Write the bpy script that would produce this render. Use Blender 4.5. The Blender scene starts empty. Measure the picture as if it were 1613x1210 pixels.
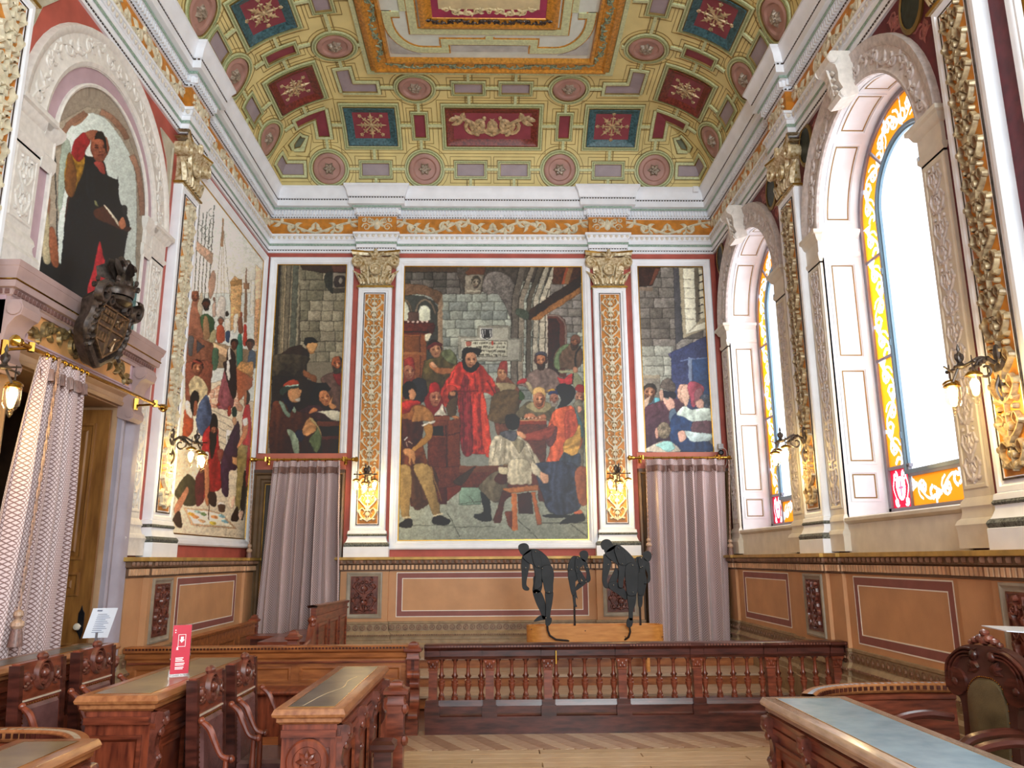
import bpy, bmesh, math, random
import numpy as np
from mathutils import Vector, Matrix
random.seed(4); NR=np.random.RandomState(7)
PI=math.pi; S=bpy.context.scene; COL=S.collection
sin,cos=math.sin,math.cos
# ---------------------------------------------------------------- camera (1613x1210 frame)
FPX=1239.53
cam=bpy.data.cameras.new('camera'); camo=bpy.data.objects.new('camera',cam); COL.objects.link(camo); S.camera=camo
cam.sensor_fit='HORIZONTAL'; cam.sensor_width=36; cam.lens=36*FPX/1613; cam.clip_start=.05; cam.clip_end=200
_y,_p,_r=[math.radians(a) for a in (1.29211,12.55039,-.35011)]
_f=Vector((sin(_y)*cos(_p),cos(_y)*cos(_p),sin(_p))); _rt=Vector((cos(_y),-sin(_y),0)); _up=_rt.cross(_f)
_R=_rt*cos(_r)+_up*sin(_r); _U=-_rt*sin(_r)+_up*cos(_r)
CAMH=1.70
camo.matrix_world=Matrix(((_R.x,_U.x,-_f.x,0),(_R.y,_U.y,-_f.y,0),(_R.z,_U.z,-_f.z,CAMH),(0,0,0,1)))
# ---------------------------------------------------------------- world, lights, exposure
S.view_settings.view_transform='Standard'; S.view_settings.look='None'; S.view_settings.exposure=0.45; S.view_settings.gamma=1.0
S.view_settings.use_curve_mapping=False
w=bpy.data.worlds.new('sky'); S.world=w; w.use_nodes=True
w.node_tree.nodes['Background'].inputs[0].default_value=(.86,.93,1,1); w.node_tree.nodes['Background'].inputs[1].default_value=1.7
def area(name,loc,target,sx,sy,power,col):
    l=bpy.data.lights.new(name,'AREA'); l.shape='RECTANGLE'; l.size=sx; l.size_y=sy; l.energy=power; l.color=col
    o=bpy.data.objects.new(name,l); COL.objects.link(o); o.location=loc
    o.rotation_euler=(Vector(target)-Vector(loc)).to_track_quat('-Z','Y').to_euler(); return o
for i,yc in enumerate((7.33,11.0)):
    area('window_daylight',(5.0,yc,4.3),(-2,yc,3.3),4.6,2.6,95,(.90,.96,1))
area('near_fill_light',(3.2,-1.6,4.6),(-1.6,9,4.6),4.5,5,680,(.90,.98,1))  # added fill lamp behind the camera; no window is built there
# ---------------------------------------------------------------- room measures
XL,XR,YB=-3.85,3.763,12.6
TB=lambda u,v,d:(u,YB-d,v)
TL=lambda u,v,d:(XL+d,u,v)
TR=lambda u,v,d:(XR-d,u,v)
# ---------------------------------------------------------------- materials
def lin(c):
    if isinstance(c,str): c=[int(c[i:i+2],16)/255 for i in (0,2,4)]
    return tuple((x/12.92 if x<=.04045 else ((x+.055)/1.055)**2.4) for x in c)
MATS={}
def M(name,col,rough=.5,metal=0,var=.12,vs=6,bump=0,bs=60,col2=None,stretch=None,coat=0,emit=0,spec=.5,wave=None):
    if name in MATS: return MATS[name]
    m=bpy.data.materials.new(name); m.use_nodes=True; nt=m.node_tree; N=nt.nodes; Lk=nt.links
    b=N['Principled BSDF']; c=lin(col)+(1,)
    b.inputs['Roughness'].default_value=rough; b.inputs['Metallic'].default_value=metal
    b.inputs['Coat Weight'].default_value=coat; b.inputs['Coat Roughness'].default_value=.15; b.inputs['Specular IOR Level'].default_value=spec
    tc=N.new('ShaderNodeTexCoord'); mp=N.new('ShaderNodeMapping'); Lk.new(tc.outputs['Object'],mp.inputs[0])
    if stretch: mp.inputs['Scale'].default_value=stretch
    nz=N.new('ShaderNodeTexNoise'); nz.inputs['Scale'].default_value=vs; nz.inputs['Detail'].default_value=5; Lk.new(mp.outputs[0],nz.inputs['Vector'])
    r=N.new('ShaderNodeValToRGB'); c2=lin(col2)+(1,) if col2 else tuple(x*(1-var*2.2) for x in c[:3])+(1,)
    c1=c if col2 else tuple(min(1,x*(1+var)) for x in c[:3])+(1,)
    r.color_ramp.elements[0].color=c2; r.color_ramp.elements[1].color=c1
    r.color_ramp.elements[0].position=.3; r.color_ramp.elements[1].position=.68
    Lk.new(nz.outputs[0],r.inputs[0]); Lk.new(r.outputs[0],b.inputs['Base Color'])
    if bump:
        n2=N.new('ShaderNodeTexNoise'); n2.inputs['Scale'].default_value=bs; Lk.new(mp.outputs[0],n2.inputs['Vector'])
        bp=N.new('ShaderNodeBump'); bp.inputs['Strength'].default_value=bump; bp.inputs['Distance'].default_value=.01
        Lk.new(n2.outputs[0],bp.inputs['Height']); Lk.new(bp.outputs[0],b.inputs['Normal'])
    if emit: b.inputs['Emission Color'].default_value=c; b.inputs['Emission Strength'].default_value=emit
    MATS[name]=m; return m
white=M('white plaster','F0F4FB',.45,var=.03,vs=5)
stone=M('cream painted stone','DDD6C8',.55,var=.05,vs=6)
mauve=M('mauve grey paint','A79AA0',.5,var=.05)
lav=M('lavender paint','BBA0AA',.5,var=.05)
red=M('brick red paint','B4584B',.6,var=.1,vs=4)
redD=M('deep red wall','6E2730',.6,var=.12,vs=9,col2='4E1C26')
ochre=M('amber frieze ground','C9822B',.45,var=.15,vs=9)
cream=M('cream relief plaster','DCD3B8',.45,var=.12,vs=14)
gold=M('gilding','D9B867',.32,.55,var=.3,vs=16)
brass=M('polished brass','C39A45',.22,1,var=.1)
bronze=M('dark bronze','5E524A',.36,.45,var=.3,vs=24,col2='2E2724')
blackm=M('blackened iron','2A2A30',.4,.6,var=.2)
green=M('sage green leaf band','A9BFB0',.5,var=.3,vs=60,col2='6F8F80')
tan=M('tan painted wainscot','C7956A',.6,var=.06,vs=3,bump=.08,bs=90)
tanD=M('rose brown painted border','8F5750',.6,var=.06)
tanE=M('olive brown moulding','9C8465',.5,var=.12,vs=12)
brownT=M('carved brown moulding','8A6750',.5,var=.2,vs=22)
liner=M('thin white line','EFE9DE',.5,var=.02)
wood=M('reddish brown mahogany','8E4830',.3,var=.2,vs=5,col2='4E2114',stretch=(1,1,6),coat=.2)
woodH=M('reddish brown mahogany along','964C32',.3,var=.2,vs=5,col2='55251A',stretch=(6,1,1),coat=.2)
woodD=M('dark mahogany','5C2E24',.28,var=.2,vs=5,col2='2C120D',stretch=(1,1,6),coat=.12)
woodO=M('orange brown oak','AE6A38',.38,var=.2,vs=4,col2='7A4322',stretch=(1,5,5),coat=.2)
woodE=M('golden desk edging','B47A4C',.3,var=.2,vs=6,col2='8A542F',stretch=(5,1,5),coat=.4)
doorw=M('honey grained door','9A6A34',.4,var=.2,vs=4,col2='6F4620',stretch=(5,5,.7),coat=.2)
carved=M('carved red brown wood','743E30',.33,var=.3,vs=18,coat=.35)
pine=M('orange pine','D9964C',.45,var=.12,vs=5,col2='C07A36',stretch=(1,5,7))
leather=M('dark red leather','74504E',.25,var=.15,vs=8,bump=.15,bs=120,coat=.2)
leatherG=M('olive brown leather','5E5036',.35,var=.2,vs=7,bump=.15,bs=120)
deskleather=M('worn grey green desk leather','6C675A',.3,var=.2,vs=5,col2='454641',coat=.25)
deskleatherB=M('desk leather with painted sky sheen','86AEC4',.25,var=.15,vs=7,col2='6C94AC',coat=.4)  # blue is the window sky's reflection, painted into the leather colour
ceilY=M('yellow ochre ceiling','E0CF8E',.6,var=.06,vs=3)
ceilG=M('pale green strap','C9CFA0',.5,var=.10,vs=30)
ceilL=M('olive brown outline','927A42',.5,.0,var=.2)
ceilP=M('mauve grey ceiling panel','A2949A',.55,var=.05)
ceilR=M('plum red ceiling panel','8A3B46',.55,var=.08)
ceilW=M('pale celadon ceiling field','D5DCD2',.6,var=.05)
rosP=M('pink brown roundel','AE8478',.5,var=.08)
blueM=M('blue green carved frame','47707A',.4,var=.4,vs=30,col2='1E3A3C')
rusM=M('russet carved frame','8A3A2C',.4,var=.35,vs=30,col2='4B1C18')
goldR=M('pale gilt relief','C9AE84',.4,.2,var=.25,vs=20)
orangeG=M('orange gilt frame','CF8F35',.32,.3,var=.2,vs=25)
curtM=None
def attr_mat(name,rough=.55,coat=.12):
    m=bpy.data.materials.new(name); m.use_nodes=True; nt=m.node_tree; b=nt.nodes['Principled BSDF']
    a=nt.nodes.new('ShaderNodeAttribute'); a.attribute_name='paint'; nt.links.new(a.outputs['Color'],b.inputs['Base Color'])
    b.inputs['Roughness'].default_value=rough; b.inputs['Coat Weight'].default_value=coat; b.inputs['Coat Roughness'].default_value=.3
    n=nt.nodes.new('ShaderNodeTexNoise'); n.inputs['Scale'].default_value=120; bp=nt.nodes.new('ShaderNodeBump'); bp.inputs['Strength'].default_value=.12; bp.inputs['Distance'].default_value=.004
    tc=nt.nodes.new('ShaderNodeTexCoord'); nt.links.new(tc.outputs['Object'],n.inputs['Vector']); nt.links.new(n.outputs[0],bp.inputs['Height']); nt.links.new(bp.outputs[0],b.inputs['Normal'])
    return m
canvasM=attr_mat('oil painted canvas')
def translucent(name,col):
    m=bpy.data.materials.new(name); m.use_nodes=True; nt=m.node_tree; nt.nodes.remove(nt.nodes['Principled BSDF'])
    t=nt.nodes.new('ShaderNodeBsdfTranslucent'); g=nt.nodes.new('ShaderNodeBsdfGlossy'); x=nt.nodes.new('ShaderNodeMixShader'); n=nt.nodes.new('ShaderNodeTexNoise'); r=nt.nodes.new('ShaderNodeValToRGB')
    c=lin(col); r.color_ramp.elements[0].color=tuple(q*.7 for q in c)+(1,); r.color_ramp.elements[1].color=c+(1,); n.inputs['Scale'].default_value=9
    nt.links.new(n.outputs[0],r.inputs[0]); nt.links.new(r.outputs[0],t.inputs[0]); g.inputs['Roughness'].default_value=.1; x.inputs[0].default_value=.06
    nt.links.new(t.outputs[0],x.inputs[1]); nt.links.new(g.outputs[0],x.inputs[2]); nt.links.new(x.outputs[0],nt.nodes['Material Output'].inputs[0]); return m
glassO=translucent('amber stained glass','F09A18'); glassR=translucent('ruby stained glass','E01838'); glassW=translucent('milky painted glass','FFFFFF')
def clearglass(name,tint=(1,1,1),gl=.08):
    m=bpy.data.materials.new(name); m.use_nodes=True; nt=m.node_tree; nt.nodes.remove(nt.nodes['Principled BSDF'])
    t=nt.nodes.new('ShaderNodeBsdfTransparent'); t.inputs[0].default_value=tint+(1,); g=nt.nodes.new('ShaderNodeBsdfGlossy'); g.inputs['Roughness'].default_value=.05; x=nt.nodes.new('ShaderNodeMixShader'); x.inputs[0].default_value=gl
    nt.links.new(t.outputs[0],x.inputs[1]); nt.links.new(g.outputs[0],x.inputs[2]); nt.links.new(x.outputs[0],nt.nodes['Material Output'].inputs[0]); return m
glassC=clearglass('clear window glass'); glassS=clearglass('clear lamp glass',(1,.97,.9),.12)
def emis(name,col,s):
    m=bpy.data.materials.new(name); m.use_nodes=True; nt=m.node_tree; b=nt.nodes['Principled BSDF']; b.inputs['Base Color'].default_value=lin(col)+(1,)
    b.inputs['Emission Color'].default_value=lin(col)+(1,); b.inputs['Emission Strength'].default_value=s; return m
bulbM=emis('glowing lamp bulb','FFE2A0',30)
def curtain_mat():
    m=bpy.data.materials.new('mauve lattice curtain cloth'); m.use_nodes=True; nt=m.node_tree; N=nt.nodes; L=nt.links; b=N['Principled BSDF']; b.inputs['Roughness'].default_value=.45
    b.inputs['Sheen Weight'].default_value=.4
    uv=N.new('ShaderNodeUVMap'); sp=N.new('ShaderNodeSeparateXYZ'); L.new(uv.outputs[0],sp.inputs[0])
    outs=[]
    for sg in (1,-1):
        a=N.new('ShaderNodeMath'); a.operation='MULTIPLY_ADD'; a.inputs[1].default_value=.62*sg; L.new(sp.outputs[1],a.inputs[0]); L.new(sp.outputs[0],a.inputs[2])
        k=N.new('ShaderNodeMath'); k.operation='MULTIPLY'; k.inputs[1].default_value=44.; L.new(a.outputs[0],k.inputs[0])
        f=N.new('ShaderNodeMath'); f.operation='FRACT'; L.new(k.outputs[0],f.inputs[0])
        s=N.new('ShaderNodeMath'); s.operation='SUBTRACT'; s.inputs[1].default_value=.5; L.new(f.outputs[0],s.inputs[0])
        d=N.new('ShaderNodeMath'); d.operation='ABSOLUTE'; L.new(s.outputs[0],d.inputs[0]); outs.append(d)
    mn=N.new('ShaderNodeMath'); mn.operation='MINIMUM'; L.new(outs[0].outputs[0],mn.inputs[0]); L.new(outs[1].outputs[0],mn.inputs[1])
    r=N.new('ShaderNodeValToRGB'); r.color_ramp.elements[0].color=lin('7A5650')+(1,); r.color_ramp.elements[1].color=lin('D9C5C6')+(1,)
    r.color_ramp.elements[0].position=.07; r.color_ramp.elements[1].position=.19; L.new(mn.outputs[0],r.inputs[0]); L.new(r.outputs[0],b.inputs['Base Color']); return m
curtM=curtain_mat()
fringeM=M('brown silk fringe','8A6A62',.4,var=.3,vs=40,stretch=(6,6,.4)); tasselM=M('silk cord','A98774',.45,var=.3,vs=60)
# ---------------------------------------------------------------- mesh builder
ident=lambda a,b,c:(a,b,c)
class MB:
    def __init__(s,T=ident): s.v=[];s.f=[];s.T=T;s.uv=None
    def add(s,vs,fs):
        n=len(s.v); T=s.T; s.v+=[T(*p) for p in vs]; s.f+=[tuple(n+i for i in f) for f in fs]; return s
    def box(s,u0,u1,v0,v1,d0,d1):
        return s.add([(u0,v0,d0),(u1,v0,d0),(u1,v1,d0),(u0,v1,d0),(u0,v0,d1),(u1,v0,d1),(u1,v1,d1),(u0,v1,d1)],[(0,3,2,1),(4,5,6,7),(0,1,5,4),(1,2,6,5),(2,3,7,6),(3,0,4,7)])
    def bev(s,u0,u1,v0,v1,d0,d1,b):   # box with chamfered front (d1) edges
        return s.add([(u0,v0,d0),(u1,v0,d0),(u1,v1,d0),(u0,v1,d0),(u0,v0,d1-b),(u1,v0,d1-b),(u1,v1,d1-b),(u0,v1,d1-b),(u0+b,v0+b,d1),(u1-b,v0+b,d1),(u1-b,v1-b,d1),(u0+b,v1-b,d1)],
          [(0,3,2,1),(0,1,5,4),(1,2,6,5),(2,3,7,6),(3,0,4,7),(4,5,9,8),(5,6,10,9),(6,7,11,10),(7,4,8,11),(8,9,10,11)])
    def poly(s,pts,d0,d1):
        n=len(pts); return s.add([(a,b,d0) for a,b in pts]+[(a,b,d1) for a,b in pts],[tuple(range(n))[::-1],tuple(range(n,2*n))]+[(i,(i+1)%n,n+(i+1)%n,n+i) for i in range(n)])
    def frame(s,u0,u1,v0,v1,prof,closed=True):   # prof: (inset,depth) mitred moulding round a rectangle
        vs=[];k=len(prof)
        for i,d in prof: vs+=[(u0+i,v0+i,d),(u1-i,v0+i,d),(u1-i,v1-i,d),(u0+i,v1-i,d)]
        fs=[(4*j+a,4*j+(a+1)%4,4*j+4+(a+1)%4,4*j+4+a) for j in range(k-1) for a in range(4)]
        return s.add(vs,fs)
    def rows(s,rows,loop=False,cap=False):   # loft between equal length rows
        n=len(rows[0]); m=len(rows); vs=[p for r in rows for p in r]; fs=[]
        for j in range(m-1):
            for i in range(n if loop else n-1):
                a=(i+1)%n; fs.append((j*n+i,j*n+a,(j+1)*n+a,(j+1)*n+i))
        if cap: fs+=[tuple(range(n))[::-1],tuple(range((m-1)*n,m*n))]
        return s.add(vs,fs)
    def tube(s,pts,rad,n=6,cap=True):
        pts=[Vector(p) for p in pts]; m=len(pts); R=rad if isinstance(rad,(list,tuple)) else [rad]*m; rows=[]
        t=(pts[1]-pts[0]).normalized(); a=t.orthogonal().normalized()
        for i,p in enumerate(pts):
            t=(pts[min(i+1,m-1)]-pts[max(i-1,0)]).normalized(); a=(a-t*a.dot(t)); a=a.normalized() if a.length>1e-6 else t.orthogonal().normalized(); b=t.cross(a)
            rows.append([tuple(p+(a*cos(2*PI*k/n)+b*sin(2*PI*k/n))*R[i]) for k in range(n)])
        return s.rows(rows,True,cap)
    def lathe(s,c,prof,n=12,ax=2,cap=True,sq=1.0,ph=0):
        rows=[]
        for r,z in prof:
            row=[]
            for k in range(n):
                a=2*PI*k/n+ph; p=[r*cos(a),r*sin(a)*sq]; q=[0,0,0]; o=[i for i in range(3) if i!=ax]
                q[o[0]]=c[o[0]]+p[0]; q[o[1]]=c[o[1]]+p[1]; q[ax]=c[ax]+z; row.append(tuple(q))
            rows.append(row)
        return s.rows(rows,True,cap)
    def ball(s,c,r,n=8,m=6):
        rx,ry,rz=r if isinstance(r,tuple) else (r,r,r); rows=[]
        for j in range(m+1):
            t=-PI/2+PI*j/m; q=max(cos(t),.02)
            rows.append([(c[0]+rx*q*cos(2*PI*k/n),c[1]+ry*q*sin(2*PI*k/n),c[2]+rz*sin(t)) for k in range(n)])
        return s.rows(rows,True,True)
    def rib(s,pts,ws,h,d0=0):                    # raised ornament band in the wall plane
        m=len(pts); W=ws if isinstance(ws,(list,tuple)) else [ws]*m; rows=[]
        for i,(x,y) in enumerate(pts):
            a=pts[max(i-1,0)]; b=pts[min(i+1,m-1)]; tx,ty=b[0]-a[0],b[1]-a[1]; l=math.hypot(tx,ty) or 1; nx,ny=-ty/l,tx/l; q=W[i]
            rows.append([(x+nx*q*k,y+ny*q*k,d0+h*z*min(1,q/max(W)*1.6)) for k,z in ((-1,0),(-.45,1),(.45,1),(1,0))])
        return s.rows(rows)
    def leaf(s,x,y,a,L,w,h,d0=0,bend=0):
        pts=[];n=6
        for i in range(n):
            t=i/(n-1); aa=a+bend*t; pts.append((x+L*t*cos(aa),y+L*t*sin(aa)))
        return s.rib(pts,[w*(.25+.95*sin(PI*min(1,t*.85+.1)))*(1-t**3)+.0008 for t in [i/(n-1) for i in range(n)]],h,d0)
    def build(s,name,m,par=None,smooth=True,local=False,kind=None,label=None,uv=None):
        me=bpy.data.meshes.new(name); v=s.v
        if par is not None and not local:
            o=wloc(par); v=[(a-o[0],b-o[1],c-o[2]) for a,b,c in v]
        me.from_pydata(v,[],s.f)
        bm=bmesh.new(); bm.from_mesh(me); bmesh.ops.recalc_face_normals(bm,faces=bm.faces); bm.to_mesh(me); bm.free()
        me.materials.append(m)
        if uv:
            l=me.uv_layers.new(name='UVMap'); idx=np.empty(len(me.loops),np.int32); me.loops.foreach_get('vertex_index',idx)
            l.data.foreach_set('uv',np.array(uv,np.float32)[idx].ravel())
        if smooth: me.shade_smooth(); me.set_sharp_from_angle(angle=.62)
        ob=bpy.data.objects.new(name,me); COL.objects.link(ob)
        if par is not None: ob.parent=par
        if kind: ob['kind']=kind
        if label: ob['label']=label
        return ob
def wloc(o):
    v=Vector((0,0,0))
    while o is not None: v+=o.location; o=o.parent
    return v
def thing(name,label,cat,loc=(0,0,0),rz=0,group=None):
    o=bpy.data.objects.new(name,None); COL.objects.link(o); o.location=loc; o.rotation_euler=(0,0,rz); o.empty_display_size=.1
    o['label']=label; o['category']=cat
    if group: o['group']=group
    return o
def part(name,par,loc,local=False):
    o=bpy.data.objects.new(name,None); COL.objects.link(o); o.parent=par; o.location=Vector(loc)-(Vector((0,0,0)) if local else wloc(par)); return o
def dup(root,loc,rz,label,group=None):
    def cp(o,p):
        c=o.copy(); COL.objects.link(c); c.parent=p
        for ch in o.children: cp(ch,c)
        return c
    r=cp(root,None); r.location=loc; r.rotation_euler=(0,0,rz); r['label']=label
    if group: r['group']=group
    return r
def spiral(cx,cy,r0,r1,a0,turns,n=14):
    return [(cx+(r0+(r1-r0)*t)*cos(a0+turns*2*PI*t),cy+(r0+(r1-r0)*t)*sin(a0+turns*2*PI*t)) for t in [i/(n-1) for i in range(n)]]
def cat(pts,n=4,closed=False):   # Catmull-Rom
    P=[np.array(p,float) for p in pts]; m=len(P); out=[]
    rng=range(m if closed else m-1)
    for i in rng:
        if closed: a,b,c,d=P[(i-1)%m],P[i],P[(i+1)%m],P[(i+2)%m]
        else: a,b,c,d=P[max(i-1,0)],P[i],P[i+1],P[min(i+2,m-1)]
        for k in range(n):
            t=k/n; out.append(tuple(.5*((2*b)+(-a+c)*t+(2*a-5*b+4*c-d)*t*t+(-a+3*b-3*c+d)*t**3)))
    if not closed: out.append(tuple(P[-1]))
    return out
def acell(mb,cu,v0,H,hw,h,d0,flip=False,kind=0):   # one candelabrum cell of grotesque ornament, mirrored about cu
    f=-1 if flip else 1; V=lambda t:v0+(H*t if f==1 else H*(1-t)); lw=hw*.095
    mb.rib([(cu,V(t)) for t in (0,.3,.6,1)],[lw*.9,lw*.6,lw*.9,lw*.6],h,d0)
    for s in (-1,1):
        P=lambda x,t:(cu+s*hw*x,V(t))
        mb.rib(cat([P(.05,.05),P(.5,.12),P(.85,.3),P(.6,.46),P(.3,.36),P(.45,.26)],4),[lw*(1.25-.04*i) for i in range(21)],h,d0)
        mb.rib(cat([P(.05,.5),P(.4,.56),P(.8,.72),P(.62,.88),P(.34,.8),P(.5,.7)],4),[lw*(1.15-.035*i) for i in range(21)],h,d0)
        for (x,t,a,L,wd) in ((.85,.3,.9,.42,.2),(.5,.12,-.8,.4,.18),(.75,.7,.6,.4,.18),(.1,.62,1.1,.5,.17),(.1,.2,1.2,.5,.17),(.55,.93,.9,.3,.15),(.3,.36,2.2,.4,.16),(.3,.85,2.4,.35,.15),(.05,.04,.5,.5,.16)):
            p=P(x,t); aa=(a if f==1 else -a); aa=aa if s==1 else PI-aa
            mb.leaf(p[0],p[1],aa,hw*L,hw*wd,h*1.1,d0,.8*s*f)
    if kind==0:
        q=[(-.34,.52),(.34,.52),(.26,.47),(.12,.42),(.2,.37),(-.2,.37),(-.12,.42),(-.26,.47)]
    elif kind==1: q=[(-.3,.54),(.3,.54),(.22,.4),(-.22,.4)]
    else: q=[(0,.58),(.28,.5),(.2,.42),(-.2,.42),(-.28,.5)]
    mb.poly([(cu+hw*a,V(b)) for a,b in q],d0,d0+h*1.25)
def acolumn(mb,u0,u1,v0,v1,h,d0,asp=2.0):
    hw=(u1-u0)/2; n=max(1,round((v1-v0)/(hw*2*asp*.8))); H=(v1-v0)/n
    for i in range(n): acell(mb,(u0+u1)/2,v0+i*H,H,hw*.95,h,d0,False,i%3)
def rinceau(mb,u0,u1,v0,v1,h,d0,L=None):            # running scroll, mirrored about the middle
    H=v1-v0; L=L or H*2.1; n=max(2,2*round((u1-u0)/L/2)); L=(u1-u0)/n; c=(u0+u1)/2; lw=H*.07
    for i in range(n):
        s=1 if i>=n/2 else -1; j=(i-n//2) if s==1 else (n//2-1-i); b=c+s*j*L; dn=1 if j%2==0 else -1; m=(v0+v1)/2
        P=lambda x,y:(b+s*L*x,m+dn*H*y)
        mb.rib(cat([P(0,-.42),P(.25,-.2),P(.5,.1),P(.75,.3),P(1,.42)],4),[lw*1.2]*17,h,d0)
        mb.rib([(P(.5,.1)[0]+s*(q[0]),m+dn*(q[1]+H*.0)) for q in spiral(0,-H*.08,H*.34,H*.06,.8,-1.3,16)],[lw*(1.3-.05*k) for k in range(16)],h,d0)
        for k in range(6):
            a=k*PI/3; p=P(.5,.02); mb.leaf(p[0],p[1]-dn*H*.06,a,H*.13,H*.05,h*1.2,d0)
        for (x,y,a,l) in ((.6,.12,-2.4,.4),(.45,.0,1.9,.45),(.05,-.2,1.2,.5),(.15,-.3,2.0,.45),(.2,-.25,-.3,.4),(.8,.33,-1.2,.5),(.75,.3,1.0,.3),(.95,.35,-.6,.4),(.35,-.42,.3,.3)):
            p=P(x,y); aa=a*dn; aa=aa if s==1 else PI-aa; mb.leaf(p[0],p[1],aa,H*l*1.15,H*.115,h*1.1,d0,.7*s*dn)
def plan_sweep(mb,path,prof):                       # horizontal moulding along a plan polyline, room on the right hand
    P=[Vector(p) for p in path]; n=len(P); rows=[]
    nr=[]
    for i in range(n-1):
        d=(P[i+1]-P[i]).normalized(); nr.append(Vector((d.y,-d.x)))
    for i in range(n):
        a=nr[max(i-1,0)]; b=nr[min(i,n-2)]; m=(a+b); m=m/ max(m.dot(a),1e-6) if m.length>1e-6 else a
        rows.append([(P[i].x+m.x*p,P[i].y+m.y*p,z) for p,z in prof])
    return mb.rows(rows)
def along(path,step,off,fn,skip=.0):                # call fn(pos,dir,normal) at even steps along the offset path
    P=[Vector(p) for p in path]; n=len(P); nr=[]
    for i in range(n-1):
        d=(P[i+1]-P[i]).normalized(); nr.append(Vector((d.y,-d.x)))
    Q=[]
    for i in range(n):
        a=nr[max(i-1,0)]; b=nr[min(i,n-2)]; m=a+b; m=m/max(m.dot(a),1e-6); Q.append(P[i]+m*off)
    for i in range(n-1):
        L=(Q[i+1]-Q[i]).length; d=(Q[i+1]-Q[i]).normalized(); k=max(1,int(L/step))
        if (Q[i+1]-Q[i]).dot(P[i+1]-P[i])<0: continue
        for j in range(k): fn(Q[i]+d*(L*(j+.5)/k),d,nr[i])
def obox(mb,p,d,n,w,dep,z0,z1):
    a=p-d*w/2; b=p+d*w/2
    vs=[(q.x,q.y,z) for z in (z0,z1) for q in (a,b,b+n*dep,a+n*dep)]
    return mb.add(vs,[(0,1,2,3),(4,5,6,7),(0,1,5,4),(1,2,6,5),(2,3,7,6),(3,0,4,7)])
# ================================================================ SETTING
RWL=(XL,XR)
mb=MB(); mb.box(-6.5,6.5,-5,12.9,-.3,-.03); mb.build('floor',woodD,kind='structure',smooth=False)
fl=bpy.data.objects['floor']
plankM=[M('pale worn floor plank %s'%c,c,.42,var=.12,vs=5,col2=c2,stretch=st,coat=.15) for c,c2,st in (('C2A388','9A7358',(2,9,9)),('B08D70','8A6248',(2,9,9)),('CDB296','A98666',(2,9,9)))]
plankL=[M('long straight floor board %s'%c,c,.4,var=.1,vs=4,col2=c2,stretch=(1.2,14,9),coat=.15) for c,c2 in (('D6BC98','B3906A'),('CCB08A','A98860'))]
def plank(cx,cy,L,W,a,m,nm='plank'):
    b=MB(lambda u,v,d:(cx+u*cos(a)-v*sin(a),cy+u*sin(a)+v*cos(a),d)); b.bev(-L/2,L/2,-W/2,W/2,-.03,0,.0025); return b.build(nm,m,fl,False)
for r,y0 in enumerate((7.74,)):                       # zig-zag field between the long boards and the balustrade
    for i in range(44):
        x=-2.2+i*.145; a=math.radians(118)
        plank(x+.19,8.16,.93,.126,a,plankM[(i*7)%3])
for k in range(7):                                     # long boards parallel to the balustrade
    y=7.66-.155*k; x=-3.2+(.9*(k%3))-1.2
    while x<4: plank(x+1.2,y,2.39,.152,0,plankL[(k+int(x*3))%2]); x+=2.4
for k in range(16):
    y=6.5-.3*k; plank(0,y,7.4,.29,0,plankL[k%2])
# stepped platform up to the back wall
st=MB(); 
for (y0,z,nm) in ((9.92,.13,'trim_1'),(10.60,.26,'trim_2'),(11.32,.395,'trim_3')):
    y1={9.92:10.60,10.60:11.32,11.32:12.6}[y0]
    b=MB(); b.box(XL,XR,y0,y1,-.02,z-.03); o=b.build(nm,woodO,kind='structure',smooth=False)
    t=MB(); n=3 if y0<11 else 6
    for k in range(n): a0=y0-.03+(y1-y0+.0)*k/n; t.bev(XL,XR,a0+.003,a0+(y1-y0)/n-.003,z-.03,z,.003)
    t.build('tread_board',M('pale grey brown tread','B9A28C',.45,var=.12,vs=4,stretch=(1,9,9),col2='9C8068'),o,False)
# walls ------------------------------------------------------------------
b=MB(TB); b.box(XL-.3,XR+.3,-.1,7.9,-.3,0); wb=b.build('wall_back',red,kind='structure',smooth=False)
b=MB(TL)
DY0,DY1,DZ=6.1,8.0,3.25
b.box(-3,DY0,-.1,7.95,-.5,0); b.box(DY0,DY1,DZ,7.95,-.5,0); b.box(DY1,12.62,-.1,7.95,-.5,0)
wl=b.build('wall_left',red,kind='structure',smooth=False)
b=MB(TL); b.box(DY0-.3,DY1+.3,-.1,DZ+.3,-1.5,-1.4); b.box(DY0-.3,DY0,-.1,DZ+.3,-1.4,-.5); b.box(DY1,DY1+.3,-.1,DZ+.3,-1.4,-.5); b.box(DY0,DY1,DZ,DZ+.3,-1.4,-.5); b.build('trim_4',M('dark brown recess panel','4A3526',.5,var=.2),kind='structure',smooth=False)
WC=(7.33,11.0); WZ=5.37; WR=1.10; SILL=2.12
b=MB(TR); N=24
b.box(-3,WC[0]-WR,-.1,7.95,-.02,0); b.box(WC[0]+WR,WC[1]-WR,-.1,7.95,-.02,0); b.box(WC[1]+WR,12.62,-.1,7.95,-.02,0)
for c in WC:
    b.box(c-WR,c+WR,-.1,SILL-.03,-.02,0)
    arc=[(c+WR*cos(PI-PI*i/N),WZ+WR*sin(PI-PI*i/N)) for i in range(N+1)]
    b.rows([[(u,v,0) for u,v in arc],[(u,7.95,0) for u,v in arc]]); b.rows([[(u,v,-.02) for u,v in arc],[(u,7.95,-.02) for u,v in arc]])
wr=b.build('wall_right',redD,kind='structure',smooth=False)
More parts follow.
